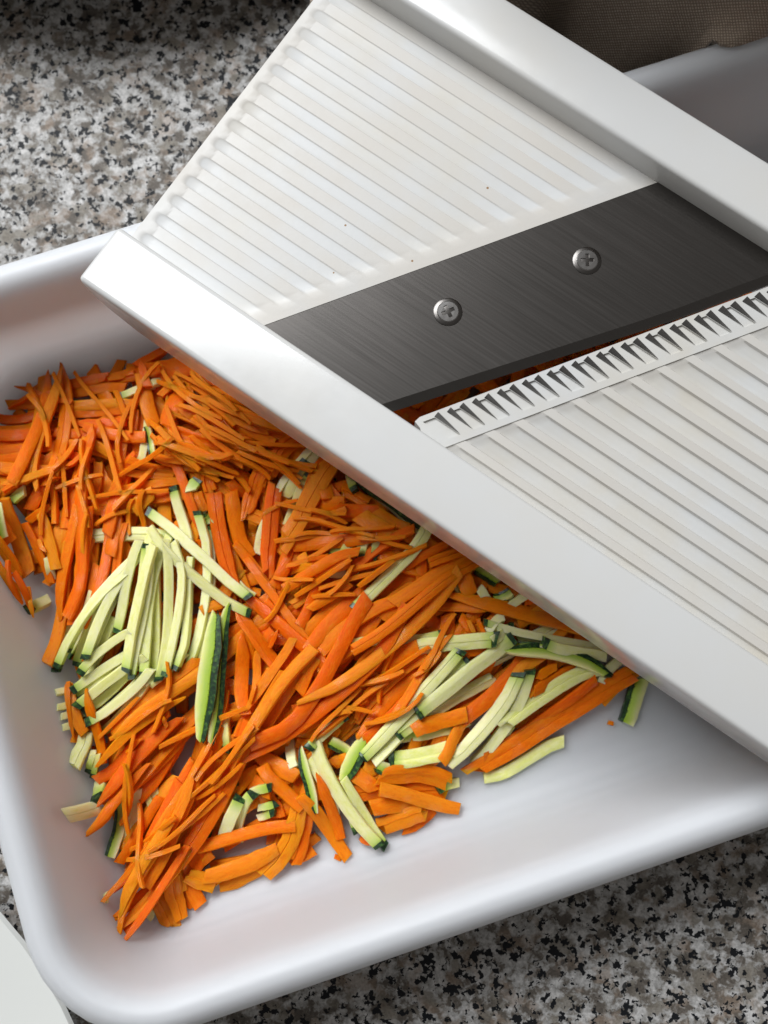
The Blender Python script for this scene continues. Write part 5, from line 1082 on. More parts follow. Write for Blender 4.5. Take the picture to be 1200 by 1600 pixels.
("C","A",3.1,1.4,"",(-67.4,48.8,26.5,-65.8,49.0,26.5,-63.7,49.2,26.6,-61.6,49.4,27.1,-60.0,49.6,27.4)),
("C","B",3.3,1.4,"",(-48.7,57.8,28.3,-46.3,56.9,27.8,-43.0,55.7,27.5,-39.8,54.5,26.3,-37.4,53.6,25.1)),
("C","B",2.6,1.4,"",(-55.9,85.4,23.6,-53.6,85.1,23.5,-50.4,84.7,23.2,-47.2,84.3,23.5,-44.8,84.1,23.8)),
("C","B",2.2,1.4,"",(-54.3,80.7,24.0,-52.0,81.0,24.2,-48.8,81.4,23.9,-45.7,81.8,23.9,-43.4,82.2,24.4)),
("C","B",2.3,1.4,"",(-56.2,82.4,26.3,-56.1,81.4,26.3,-55.9,80.0,26.2,-55.8,78.6,26.6,-55.6,77.6,27.0)),
("Z","B",2.3,1.8,"",(-18.4,66.2,27.4,-20.9,62.8,27.7,-24.3,58.2,28.0,-27.6,53.7,27.4,-30.2,50.3,27.2)),
("C","B",4.3,1.4,"",(-53.1,50.2,28.2,-52.7,48.7,28.2,-52.1,46.9,28.0,-51.5,45.0,27.6,-51.1,43.6,27.4)),
("C","B",4.5,1.4,"",(-47.5,53.4,27.4,-46.6,52.3,27.4,-45.5,50.8,27.0,-44.3,49.4,26.7,-43.4,48.3,26.8)),
("Z","B",3.2,1.8,"e0",(-52.4,54.1,28.6,-52.9,53.3,28.5,-53.5,52.3,28.5,-54.1,51.2,28.7,-54.6,50.4,28.9)),
("C","C",4.4,1.4,"",(-104.6,47.9,36.3,-103.5,43.5,33.5,-102.0,37.6,29.8,-100.6,31.7,29.4,-99.5,27.3,29.1)),
("C","C",4.4,1.4,"",(-106.8,44.9,40.0,-106.0,42.9,39.7,-104.9,40.3,38.1,-103.8,37.8,35.6,-103.0,35.8,34.6)),
("Z","C",2.8,1.8,"sl",(-104.9,46.1,40.3,-104.7,44.1,40.6,-104.4,41.5,40.0,-104.1,38.8,38.4,-103.8,36.8,37.4)),
("Z","C",3.1,1.8,"e1",(-95.0,20.8,24.5,-95.7,20.1,25.5,-96.7,19.1,27.7,-97.7,18.1,30.6,-98.4,17.3,32.4)),
("Z","C",2.5,1.8,"",(-94.2,32.2,29.4,-94.0,31.0,29.5,-93.8,29.3,29.1,-93.5,27.6,27.9,-93.4,26.4,27.3)),
("C","C",3.1,1.4,"",(-96.1,44.8,31.3,-95.1,41.3,30.7,-93.7,36.7,30.4,-92.3,32.2,30.3,-91.3,28.7,30.1)),
("Z","C",2.5,1.8,"e1",(-78.1,35.6,27.5,-78.1,31.7,26.5,-78.2,26.5,26.6,-78.3,21.3,27.6,-78.4,17.4,28.4)),
("C","C",2.3,1.4,"",(-80.8,30.1,28.3,-81.1,28.2,28.8,-81.5,25.6,29.3,-81.9,23.0,29.4,-82.2,21.0,29.3)),
("Z","C",2.8,1.8,"e1",(-89.1,18.4,24.5,-89.6,14.5,24.9,-90.2,9.4,25.4,-90.9,4.2,26.5,-91.4,0.4,27.5)),
("Z","C",2.7,1.8,"e1",(-80.9,22.4,29.9,-82.5,18.6,28.8,-84.8,13.6,27.0,-87.0,8.6,26.3,-88.7,4.8,26.2)),
("Z","C",2.7,1.8,"e1",(-77.7,20.6,30.6,-79.5,16.6,30.1,-81.8,11.3,28.6,-84.2,6.0,27.2,-85.9,2.1,26.4)),
("Z","C",2.8,1.8,"",(-64.9,39.7,27.8,-65.4,33.3,28.1,-66.1,24.9,28.1,-66.8,16.4,27.7,-67.3,10.1,27.7)),
("C","D",3.0,1.4,"",(-55.2,27.6,25.2,-55.6,24.7,24.5,-56.1,20.8,24.7,-56.6,16.9,26.7,-57.0,13.9,27.8)),
("C","D",2.8,1.4,"",(-52.1,37.2,26.6,-50.5,35.2,25.5,-48.4,32.5,23.5,-46.3,29.8,23.6,-44.8,27.8,23.9)),
("C","D",2.6,1.4,"",(-48.2,35.1,24.0,-47.2,33.4,24.1,-45.8,31.2,24.5,-44.4,28.9,25.3,-43.3,27.2,25.7)),
("Z","D",2.8,1.8,"",(-32.9,42.4,27.2,-33.6,40.4,26.9,-34.5,37.8,26.0,-35.3,35.1,24.9,-36.0,33.1,24.5)),
("C","D",2.6,1.4,"",(-37.2,41.8,26.3,-37.3,40.9,24.9,-37.4,39.8,23.2,-37.6,38.6,22.9,-37.7,37.7,22.7)),
("Z","D",1.8,1.8,"sl",(-41.0,24.6,26.1,-40.0,23.8,26.1,-38.7,22.8,25.9,-37.4,21.8,25.7,-36.5,21.1,25.7)),
("Z","D",2.2,1.8,"e0",(-51.1,44.4,28.7,-50.6,43.7,28.2,-50.0,42.9,27.4,-49.3,42.1,27.3,-48.8,41.5,27.3)),
("Z","F",2.5,1.8,"e1",(-72.5,4.8,27.5,-75.4,2.5,28.0,-79.4,-0.7,28.7,-83.3,-3.9,28.5,-86.3,-6.3,28.0)),
("Z","F",4.1,1.8,"",(-82.3,-15.7,27.0,-82.7,-17.5,27.4,-83.2,-19.9,27.9,-83.7,-22.2,29.3,-84.1,-24.0,30.7)),
("Z","F",1.9,1.8,"e1",(-80.3,-21.0,26.9,-80.6,-22.2,27.5,-81.0,-23.9,28.1,-81.4,-25.5,27.3,-81.7,-26.7,27.1)),
("Z","F",1.9,1.8,"e1",(-78.8,-21.8,27.4,-79.1,-23.2,27.4,-79.6,-25.0,27.3,-80.1,-26.8,26.5,-80.4,-28.1,26.1)),
("C","F",3.4,1.4,"",(-66.2,-3.7,28.9,-67.4,-5.3,28.7,-69.0,-7.4,28.0,-70.7,-9.5,26.7,-71.9,-11.1,25.9)),
("C","F",4.5,1.4,"",(-52.2,-11.9,24.2,-55.6,-16.6,24.3,-60.2,-22.9,24.6,-64.8,-29.1,25.3,-68.2,-33.8,25.6)),
("C","G",4.0,1.4,"",(-31.2,11.3,27.7,-32.3,9.3,27.3,-33.7,6.7,25.9,-35.1,4.0,24.7,-36.1,2.0,24.3)),
("C","G",2.7,1.4,"",(-37.7,11.9,27.7,-37.7,9.6,27.0,-37.8,6.5,25.6,-37.8,3.4,24.2,-37.8,1.1,22.9)),
("C","G",3.0,1.4,"",(-26.6,-12.4,24.0,-24.1,-12.9,24.5,-20.9,-13.5,24.5,-17.6,-14.1,23.7,-15.2,-14.5,24.2)),
("C","G",3.2,1.4,"",(-19.6,-6.6,27.1,-17.7,-7.6,27.1,-15.2,-8.9,26.5,-12.7,-10.2,25.5,-10.8,-11.2,24.9)),
("C","G",3.3,1.4,"",(-17.0,-2.0,27.5,-14.7,-2.4,26.9,-11.6,-3.0,26.1,-8.5,-3.6,26.0,-6.2,-4.0,25.9)),
("C","E",2.6,1.4,"",(16.8,16.8,27.1,12.9,15.8,27.7,7.7,14.4,27.8,2.6,13.0,27.6,-1.3,12.0,27.8)),
("C","E",2.8,1.4,"",(22.9,33.1,29.2,20.5,32.2,30.2,17.3,31.0,31.6,14.1,29.8,31.7,11.7,29.0,31.5)),
("C","E",2.9,1.4,"",(-24.0,40.3,27.6,-18.5,40.8,28.0,-11.1,41.4,28.8,-3.7,42.1,30.0,1.8,42.6,30.5)),
("C","E",3.9,1.4,"",(-13.6,44.7,31.7,-10.9,44.6,31.2,-7.4,44.5,30.7,-3.8,44.3,30.9,-1.1,44.2,30.9)),
("C","E",2.0,1.4,"",(-23.3,41.9,28.7,-20.5,42.5,28.9,-16.8,43.3,29.7,-13.2,44.1,31.9,-10.4,44.6,32.8)),
("C","E",3.2,1.4,"",(-2.3,43.9,32.0,-0.3,42.8,31.7,2.2,41.4,31.3,4.8,39.9,31.2,6.7,38.9,31.3)),
("Z","E",2.7,1.8,"e0",(-15.3,30.5,29.6,-14.4,32.5,28.9,-13.2,35.1,28.0,-12.0,37.7,28.3,-11.1,39.6,29.1)),
("Z","E",2.7,1.8,"e0",(-11.9,29.9,30.9,-11.1,31.8,30.7,-9.9,34.2,29.8,-8.8,36.7,29.6,-7.9,38.6,30.0)),
("Z","E",2.9,1.8,"e0",(-6.5,30.4,30.2,-6.0,32.2,30.3,-5.5,34.6,30.6,-4.9,37.1,30.8,-4.4,38.9,30.7)),
("Z","E",2.5,1.8,"e0",(-3.3,30.9,30.5,-3.0,32.4,30.7,-2.6,34.3,31.2,-2.1,36.3,31.2,-1.8,37.8,31.1)),
("Z","E",2.8,1.8,"",(-15.8,26.9,30.3,-14.0,26.9,30.3,-11.5,26.9,30.1,-9.1,26.9,29.4,-7.3,27.0,29.0)),
("Z","E",2.3,1.8,"e1",(-9.9,55.9,24.4,-9.5,54.5,26.2,-8.9,52.8,28.5,-8.3,51.0,29.9,-7.9,49.7,30.5)),
("C","E",3.4,1.4,"",(-24.0,29.7,29.1,-23.5,30.1,29.2,-22.7,30.7,29.3,-22.0,31.3,29.3,-21.5,31.7,29.2)),
("C","E",2.4,1.4,"",(-21.4,30.1,30.3,-20.1,30.3,30.2,-18.4,30.5,30.1,-16.7,30.8,30.4,-15.4,31.0,30.6)),
("C","E",2.1,1.4,"",(-27.3,27.4,25.6,-25.6,27.7,26.8,-23.3,28.0,29.4,-21.0,28.4,31.1,-19.2,28.7,31.7)),
("Z","H",2.8,1.8,"e1",(-64.4,-63.2,22.2,-65.0,-64.6,22.6,-65.8,-66.6,23.5,-66.5,-68.5,24.6,-67.1,-70.0,25.2)),
("Z","H",3.2,1.8,"sl",(-73.2,-34.8,25.3,-73.6,-37.9,25.3,-74.1,-42.0,25.3,-74.6,-46.1,26.1,-75.0,-49.1,27.0)),
("Z","H",3.7,1.8,"e1",(-68.6,-31.5,26.4,-69.2,-35.6,25.7,-70.0,-41.1,24.6,-70.7,-46.6,24.2,-71.3,-50.7,24.2)),
("C","H",5.2,1.4,"",(-63.2,-59.2,22.7,-62.2,-61.1,22.9,-60.9,-63.6,23.0,-59.5,-66.2,23.3,-58.5,-68.1,23.7)),
("C","H",3.9,1.4,"",(-56.2,-50.9,23.8,-55.1,-53.5,23.0,-53.6,-56.9,22.5,-52.0,-60.4,22.7,-50.9,-62.9,22.6)),
("C","H",3.7,1.4,"",(-58.9,-50.9,25.0,-58.2,-52.6,24.7,-57.3,-54.8,23.9,-56.4,-57.1,23.6,-55.7,-58.8,23.5)),
("C","I",3.5,1.4,"",(-33.4,-15.8,25.1,-30.0,-16.2,24.5,-25.4,-16.7,24.3,-20.9,-17.3,24.9,-17.5,-17.7,25.2)),
("C","I",2.7,1.4,"",(-26.9,-16.9,25.5,-27.9,-18.2,24.8,-29.1,-19.9,23.0,-30.3,-21.7,21.9,-31.2,-22.9,21.9)),
("Z","I",3.3,1.8,"",(-20.8,-23.3,26.7,-19.5,-26.5,26.5,-17.7,-30.9,26.6,-15.9,-35.2,25.7,-14.6,-38.4,24.3)),
("Z","I",3.3,1.8,"sl",(-15.5,-19.3,25.9,-14.4,-20.0,25.6,-12.8,-21.0,24.5,-11.3,-21.9,23.9,-10.2,-22.7,24.0)),
("Z","I",2.4,1.8,"e0",(-31.2,-31.0,27.8,-32.3,-31.3,27.7,-33.8,-31.7,27.3,-35.4,-32.1,26.7,-36.5,-32.3,26.3)),
("Z","I",2.1,1.8,"e0",(-30.1,-35.6,25.3,-31.2,-35.8,25.4,-32.5,-36.2,25.4,-33.9,-36.6,24.7,-35.0,-36.9,24.0)),
("Z","I",2.1,1.8,"e0",(-30.5,-38.0,25.9,-31.6,-38.4,25.3,-33.0,-38.9,23.7,-34.5,-39.5,22.6,-35.6,-39.9,22.3)),
("C","I",4.9,1.4,"",(-21.7,-37.6,24.9,-22.5,-40.5,24.6,-23.7,-44.3,24.2,-24.8,-48.2,23.7,-25.7,-51.0,23.3)),
("C","I",3.3,1.4,"",(-31.9,-51.9,21.7,-34.9,-53.3,21.5,-39.0,-55.1,21.3,-43.1,-57.0,21.3,-46.1,-58.4,21.3)),
("C","I",3.9,1.4,"",(-35.6,-25.7,23.4,-37.7,-28.2,23.7,-40.5,-31.6,24.3,-43.3,-34.9,25.0,-45.3,-37.4,25.3)),
("Z","I",2.3,1.8,"e1",(-43.2,-25.5,24.3,-42.8,-26.6,24.3,-42.4,-28.2,24.3,-41.9,-29.7,25.1,-41.6,-30.9,25.6)),
("Z","I",2.8,1.8,"sR",(-52.3,-32.3,23.7,-51.5,-35.3,24.0,-50.6,-39.3,23.3,-50.1,-43.5,22.4,-49.9,-46.6,22.2)),
("Z","I",3.8,1.8,"e1",(-10.8,-36.8,21.4,-10.1,-38.3,21.6,-9.2,-40.4,22.5,-8.3,-42.4,23.1,-7.6,-43.9,23.3)),
("C","J",4.8,1.4,"",(-9.1,-33.3,25.5,-3.9,-33.3,25.2,3.0,-33.2,24.4,9.9,-33.1,22.6,15.1,-33.1,21.6)),
("C","J",4.5,1.4,"",(-4.3,-37.2,25.2,-1.2,-37.0,24.9,2.9,-36.7,24.1,7.0,-36.5,23.5,10.0,-36.2,23.2)),
("C","J",5.1,1.4,"",(-1.5,-42.4,23.0,0.9,-41.6,23.4,4.1,-40.5,24.0,7.4,-39.4,24.1,9.8,-38.5,24.1)),
("C","J",4.5,1.4,"",(-9.4,-27.4,26.7,-8.1,-28.4,26.9,-6.3,-29.8,27.0,-4.5,-31.1,27.0,-3.1,-32.2,26.8)),
("C","J",3.6,1.4,"",(-15.2,-25.8,24.0,-14.1,-25.3,23.6,-12.7,-24.8,23.8,-11.2,-24.2,25.2,-10.1,-23.7,25.7)),
("Z","J",2.8,1.8,"e0",(13.8,-33.0,23.1,15.2,-32.6,22.5,16.9,-32.1,21.3,18.7,-31.6,20.8,20.0,-31.2,20.6)),
("Z","J",3.6,1.8,"sr",(-2.8,-25.8,27.7,-1.6,-26.2,27.3,0.1,-26.7,26.6,1.8,-27.1,26.1,3.1,-27.5,25.9)),
("C","K",4.1,1.4,"",(17.6,15.5,28.2,17.3,14.1,28.0,17.0,12.3,28.1,16.6,10.4,28.7,16.4,9.0,28.8)),
("C","K",2.7,1.4,"",(20.9,14.4,28.7,21.5,13.5,28.9,22.3,12.2,29.2,23.1,10.9,29.3,23.7,9.9,29.3)),
("Z","K",5.0,1.8,"sL",(22.5,-14.5,25.0,18.5,-15.4,25.1,13.1,-16.6,25.3,7.7,-17.8,25.4,3.6,-18.7,25.2)),
("C","K",2.4,1.4,"",(41.1,-5.1,24.6,38.5,-7.8,24.1,35.1,-11.5,23.1,31.7,-15.2,21.8,29.2,-17.9,20.9)),
("C","K",3.5,1.4,"",(46.1,-1.6,23.2,44.6,-2.7,23.8,42.8,-4.3,24.7,40.9,-5.8,25.3,39.5,-6.9,25.5)),
("Z","K",2.7,1.8,"sl",(30.7,19.4,28.3,31.7,19.7,28.4,32.9,20.3,28.8,34.2,20.8,29.4,35.1,21.2,29.6)),
("Z","K",2.4,1.8,"",(34.1,17.0,28.6,35.3,17.7,28.7,36.8,18.6,29.2,38.3,19.6,30.1,39.5,20.3,30.4)),
("Z","K",2.9,1.8,"e1",(29.0,7.6,31.9,30.4,8.5,31.5,32.3,9.6,30.4,34.1,10.8,28.6,35.5,11.6,28.1)),
("Z","L",3.5,1.8,"",(49.6,-20.2,20.5,44.7,-22.3,20.5,38.3,-25.1,20.6,31.8,-27.9,20.6,27.0,-30.0,20.6)),
("Z","L",4.8,1.8,"sl",(72.1,-2.8,20.4,71.1,-5.5,20.4,69.8,-9.1,20.4,68.4,-12.8,20.4,67.4,-15.5,20.5)),
("C","A",4.1,1.6,"slab",(-69.8,85.3,26.9,-68.9,82.1,27.3,-67.6,77.7,27.7,-66.4,73.3,27.8,-65.5,70.0,27.9)),
("C","A",6.9,1.6,"slab",(-68.6,86.5,25.7,-65.9,87.3,24.6,-62.3,88.3,23.4,-58.6,89.4,22.7,-55.9,90.2,22.4)),
("C","A",3.0,1.4,"p0",(-89.0,71.5,26.4,-85.7,71.2,26.5,-81.2,70.9,26.8,-76.7,70.9,27.0,-73.3,71.1,27.4)),
("Z","A",2.0,1.8,"sl",(-67.3,69.4,28.8,-66.9,67.5,28.2,-66.5,65.0,27.8,-66.0,62.5,28.0,-65.7,60.6,27.9)),
("C","A",3.8,1.4,"",(-99.0,86.2,23.4,-98.9,79.0,25.0,-98.8,69.5,28.5,-98.7,60.0,32.6,-98.7,52.9,34.4)),
("C","A",1.6,1.4,"",(-93.4,54.0,31.5,-93.1,51.3,31.0,-92.8,47.7,30.2,-92.4,44.2,30.2,-92.2,41.5,30.1)),
("C","A",2.6,1.4,"",(-81.5,59.5,27.5,-81.6,57.4,27.3,-81.8,54.7,26.9,-81.9,51.9,26.6,-82.0,49.9,26.4)),
("C","A",2.5,1.4,"",(-74.2,66.3,27.5,-74.9,62.9,27.7,-75.9,58.3,27.3,-76.8,53.8,26.7,-77.5,50.3,26.8)),
("C","A",2.6,1.4,"",(-72.4,60.0,29.4,-68.8,59.3,28.4,-64.0,58.4,26.8,-59.3,57.4,26.2,-55.7,56.7,26.4)),
("C","A",2.3,1.4,"",(-73.5,56.5,28.3,-70.6,56.2,27.8,-66.7,55.8,27.0,-62.9,55.5,26.6,-59.9,55.2,26.5)),
("C","A",2.4,1.4,"",(-73.7,51.5,26.8,-70.3,52.0,26.7,-65.8,52.7,26.9,-61.4,53.5,26.7,-58.0,54.0,26.4)),
("C","B",3.9,1.4,"",(-58.9,73.0,28.2,-53.3,69.6,27.9,-45.8,65.1,27.7,-38.3,60.6,27.6,-32.7,57.2,27.6)),
("C","B",3.3,1.4,"",(-40.9,66.4,30.0,-38.1,66.4,29.5,-34.4,66.2,28.9,-30.6,66.1,29.0,-27.8,66.0,28.9)),
("C","B",2.7,1.4,"",(-64.5,60.5,29.1,-62.0,59.8,28.2,-58.6,58.8,27.6,-55.1,57.9,27.6,-52.6,57.1,27.6)),
("C","B",3.9,1.4,"",(-61.8,69.5,28.9,-58.4,68.3,29.1,-54.0,66.5,29.2,-49.6,64.8,29.2,-46.3,63.5,29.2)),
("C","B",2.8,1.4,"",(-58.6,76.0,29.2,-55.4,74.7,28.9,-51.1,73.0,29.0,-46.8,71.2,29.6,-43.6,69.9,29.8)),
("C","B",3.0,1.4,"",(-45.0,70.4,30.7,-42.0,68.9,30.6,-37.9,67.0,30.5,-33.8,65.1,30.2,-30.8,63.6,30.2)),
("Z","B",3.2,1.8,"e0",(-21.7,59.0,29.5,-23.0,56.9,29.3,-24.8,54.1,28.7,-26.5,51.4,27.5,-27.9,49.3,26.1)),
("Z","B",2.9,1.8,"e0",(-20.4,55.2,28.9,-21.9,52.1,28.2,-24.0,47.9,27.0,-26.1,43.8,26.5,-27.6,40.7,26.7)),
("C","B",3.7,1.4,"",(-49.8,58.8,29.3,-49.6,57.0,29.1,-49.3,54.7,28.6,-49.0,52.4,28.5,-48.8,50.7,28.4)),
("C","B",3.0,1.4,"",(-43.7,53.5,28.6,-42.7,52.8,28.1,-41.4,51.8,26.9,-40.1,50.8,25.5,-39.1,50.0,24.6)),
("C","C",3.0,1.4,"",(-105.5,36.9,40.7,-104.5,34.9,39.0,-103.2,32.2,36.3,-101.9,29.6,34.1,-100.9,27.5,32.8)),
("C","C",3.1,1.4,"p1",(-104.4,29.9,41.6,-103.3,27.9,40.8,-101.7,25.3,38.8,-100.2,22.7,36.2,-99.0,20.8,34.9)),
("C","C",1.8,1.4,"p1",(-100.4,27.3,37.8,-99.6,24.9,37.1,-98.6,21.7,35.2,-97.6,18.4,32.9,-96.9,16.0,31.9)),
("C","C",2.4,1.4,"",(-100.4,41.7,31.2,-99.2,38.1,30.6,-97.3,33.3,29.7,-95.2,28.7,28.8,-93.4,25.3,27.9)),
("C","C",3.4,1.4,"",(-88.4,36.8,29.9,-89.3,29.4,28.6,-90.6,19.7,27.0,-91.8,9.9,28.6,-92.8,2.6,30.7)),
("C","C",2.8,1.4,"p1",(-79.6,47.5,27.2,-79.4,39.8,27.9,-79.9,29.7,29.2,-81.1,19.5,30.7,-82.5,12.0,31.0)),
("C","C",3.7,1.4,"",(-76.4,46.9,27.1,-76.5,43.7,27.1,-76.6,39.6,27.6,-76.6,35.4,28.7,-76.7,32.3,29.2)),
("C","C",2.3,1.4,"",(-73.5,41.0,27.6,-74.1,37.0,28.5,-74.9,31.6,28.5,-75.7,26.2,28.7,-76.3,22.2,29.4)),
("Z","C",3.1,1.8,"e1",(-72.2,28.2,28.4,-74.3,22.8,29.3,-77.0,15.6,30.4,-79.8,8.3,30.5,-81.8,2.9,30.3)),
("Z","C",2.7,1.8,"e1",(-63.5,38.7,29.2,-63.7,30.0,29.2,-64.0,18.4,28.5,-64.3,6.7,28.1,-64.5,-2.0,28.4)),
("Z","C",2.3,1.8,"sr",(-56.1,14.2,29.0,-56.7,12.3,28.9,-57.4,9.8,28.6,-58.2,7.2,28.4,-58.8,5.3,28.4)),
("Z","D",2.6,1.8,"e0e1",(-50.4,41.0,27.4,-50.3,32.5,26.3,-50.3,21.2,26.2,-50.5,9.9,27.3,-50.8,1.4,27.2)),
("C","D",3.0,1.4,"",(-51.2,16.6,28.2,-49.8,17.3,27.9,-47.8,18.1,27.4,-45.8,19.0,26.9,-44.3,19.6,26.7)),
("C","D",4.3,1.4,"",(-43.3,50.3,27.9,-42.6,46.3,27.3,-41.3,41.0,26.1,-39.6,35.9,25.1,-38.0,32.2,24.5)),
("C","D",2.6,1.4,"",(-33.1,19.0,27.4,-30.6,16.5,27.5,-27.3,13.2,27.5,-24.0,9.9,27.9,-21.5,7.4,28.3)),
("C","D",3.8,1.4,"",(-42.1,18.1,27.5,-39.4,14.4,27.8,-35.8,9.4,27.8,-32.2,4.4,26.8,-29.6,0.6,26.6)),
("C","D",3.6,1.4,"p0",(-25.6,37.3,26.4,-26.7,33.9,26.9,-28.1,29.5,26.8,-29.5,25.0,26.4,-30.6,21.6,26.6)),
("Z","F",2.5,1.8,"e1",(-68.5,1.8,28.9,-71.6,-0.9,28.1,-75.8,-4.5,26.8,-80.0,-8.0,27.4,-83.1,-10.7,28.0)),
("Z","F",2.5,1.8,"e1",(-66.1,0.0,29.4,-69.3,-2.7,28.6,-73.6,-6.4,26.9,-77.8,-10.2,26.7,-81.0,-12.9,27.4)),
("Z","F",2.5,1.8,"e1",(-64.1,-0.7,30.3,-67.3,-4.1,29.9,-71.6,-8.7,28.5,-75.9,-13.2,26.5,-79.2,-16.7,25.5)),
("Z","F",3.6,1.8,"e1",(-78.1,-28.4,26.2,-78.0,-29.5,26.4,-77.9,-31.0,27.5,-77.8,-32.6,30.1,-77.7,-33.7,31.6)),
("C","F",3.1,1.4,"",(-87.3,-2.8,27.9,-86.2,-5.7,28.9,-84.8,-9.5,29.3,-83.4,-13.4,28.9,-82.3,-16.3,28.6)),
("Z","F",3.6,1.8,"",(-56.4,4.9,29.2,-58.3,3.2,29.2,-60.8,0.8,29.6,-63.3,-1.5,30.7,-65.1,-3.3,31.3)),
("C","F",5.7,1.4,"",(-50.9,-7.5,22.7,-55.5,-12.6,24.0,-61.7,-19.3,25.5,-67.9,-26.1,26.6,-72.6,-31.2,27.2)),
("Z","F",2.3,1.8,"e1",(-44.0,-11.7,25.6,-44.0,-13.9,25.7,-43.9,-16.8,25.8,-43.9,-19.7,25.6,-43.9,-21.9,25.3)),
("C","G",4.4,1.4,"",(-9.8,21.8,29.4,-12.5,19.3,29.4,-16.1,15.9,28.9,-19.6,12.6,28.6,-22.3,10.1,28.8)),
("C","G",3.7,1.4,"",(7.9,23.3,27.8,2.0,18.1,28.1,-5.8,11.3,28.4,-13.7,4.4,28.3,-19.6,-0.7,28.4)),
("C","G",4.1,1.4,"",(-2.1,15.7,29.4,-5.7,12.5,29.3,-10.5,8.2,29.4,-15.3,3.9,29.5,-19.0,0.6,29.5)),
("C","G",3.5,1.4,"",(-23.7,6.8,26.9,-26.6,3.4,26.9,-30.4,-1.0,26.9,-34.3,-5.5,26.2,-37.2,-8.8,25.9)),
("C","G",3.0,1.4,"",(-31.8,0.4,27.7,-33.8,-3.5,27.5,-36.3,-8.6,26.8,-38.9,-13.7,26.2,-40.8,-17.6,26.1)),
("C","G",2.4,1.4,"",(-35.4,5.9,27.4,-35.7,2.8,26.5,-36.0,-1.4,26.1,-36.3,-5.6,27.5,-36.5,-8.7,28.0)),
("C","G",2.8,1.4,"",(-26.1,17.9,28.2,-24.4,19.4,28.4,-22.1,21.5,29.0,-19.7,23.6,29.8,-18.0,25.1,30.4)),
("C","G",3.6,1.4,"",(-30.9,23.3,27.6,-30.0,24.9,27.6,-28.9,27.1,27.8,-27.7,29.2,28.0,-26.9,30.8,28.1)),
("C","G",2.9,1.4,"",(-25.9,-10.6,26.6,-23.4,-11.0,26.2,-20.0,-11.6,25.8,-16.7,-12.2,25.6,-14.1,-12.7,25.5)),
("C","E",3.2,1.4,"",(-17.4,60.0,28.4,-18.3,58.1,28.6,-19.6,55.5,29.4,-20.9,52.9,29.9,-21.8,51.0,29.9)),
("C","E",4.4,1.4,"",(24.3,27.2,30.4,18.8,24.4,31.0,11.5,20.6,30.5,4.2,16.9,29.9,-1.2,14.1,29.9)),
("C","E",2.5,1.4,"",(17.4,34.4,31.7,14.9,33.0,32.2,11.4,31.2,32.1,8.0,29.4,31.3,5.4,28.1,30.9)),
("C","E",3.7,1.4,"",(-26.2,34.8,28.0,-21.0,35.2,28.2,-14.0,35.7,29.3,-7.1,36.1,31.4,-1.9,36.5,32.3)),
("C","E",4.6,1.4,"",(-6.9,42.7,32.0,-4.4,41.3,32.1,-1.2,39.4,32.0,2.1,37.4,31.6,4.5,36.0,31.6)),
("Z","E",4.9,1.8,"sL",(-9.1,55.1,29.1,-4.3,52.3,29.6,1.7,48.1,30.3,7.1,43.2,30.9,10.9,39.1,31.3)),
("C","H",6.1,1.4,"",(-46.3,-24.4,24.7,-49.4,-29.7,24.6,-53.6,-36.8,25.1,-57.7,-43.9,25.4,-60.9,-49.3,25.3)),
("C","H",4.0,1.4,"",(-57.3,-28.4,24.2,-60.3,-32.6,24.6,-64.3,-38.2,24.8,-68.3,-43.8,25.1,-71.3,-48.0,25.5)),
("C","H",2.7,1.4,"",(-61.9,-33.5,25.9,-64.2,-37.2,26.0,-67.3,-42.1,26.2,-70.3,-47.0,26.3,-72.6,-50.7,26.1)),
("C","H",2.4,1.4,"p1",(-59.3,-52.3,25.2,-62.2,-55.0,24.7,-66.1,-58.6,25.2,-70.0,-62.2,28.8,-72.9,-64.9,32.9)),
("C","H",4.7,1.4,"",(-58.4,-55.0,25.3,-58.0,-57.0,24.9,-57.4,-59.6,24.2,-56.9,-62.2,23.8,-56.5,-64.2,23.8)),
("C","H",5.0,1.4,"",(-54.4,-54.6,24.9,-52.5,-55.3,24.5,-49.9,-56.2,23.8,-47.4,-57.1,23.3,-45.5,-57.8,23.1)),
("C","H",6.5,1.4,"",(-54.5,-45.6,25.2,-53.2,-47.2,24.5,-51.5,-49.4,24.1,-49.8,-51.6,24.3,-48.6,-53.3,24.3)),
("C","I",4.5,1.4,"",(-36.8,-23.0,24.1,-34.1,-24.2,23.9,-30.6,-25.8,24.3,-27.0,-27.4,26.2,-24.4,-28.6,26.9)),
("Z","I",2.8,1.8,"sL",(-23.5,-20.8,26.7,-22.2,-24.4,27.1,-20.8,-29.4,27.4,-19.9,-34.4,26.8,-19.4,-38.2,26.4)),
("Z","I",5.0,1.8,"sR",(-4.7,-17.7,25.4,-6.3,-20.3,25.8,-8.5,-23.8,26.9,-10.7,-27.3,27.3,-12.3,-29.9,27.2)),
("Z","I",3.5,1.8,"e0",(-40.1,-33.5,26.3,-41.1,-36.0,26.2,-42.6,-39.4,25.4,-44.0,-42.7,23.9,-45.1,-45.3,23.4)),
("Z","I",3.0,1.8,"e0",(-35.8,-32.3,27.3,-36.9,-35.1,26.2,-38.3,-38.9,24.1,-39.8,-42.7,22.5,-40.9,-45.6,22.1)),
("C","I",4.9,1.4,"",(-23.9,-35.5,25.9,-25.1,-39.8,25.5,-27.3,-45.3,24.5,-30.3,-50.3,23.3,-33.0,-53.9,22.7)),
("C","I",4.4,1.4,"",(-30.0,-47.6,24.5,-34.0,-49.7,24.0,-39.6,-52.1,23.4,-45.4,-53.8,24.0,-49.9,-54.8,24.7)),
("C","J",5.2,1.4,"",(-3.4,-29.9,28.1,1.0,-29.1,27.3,6.8,-28.9,26.0,12.5,-29.5,24.4,16.8,-30.6,23.4)),
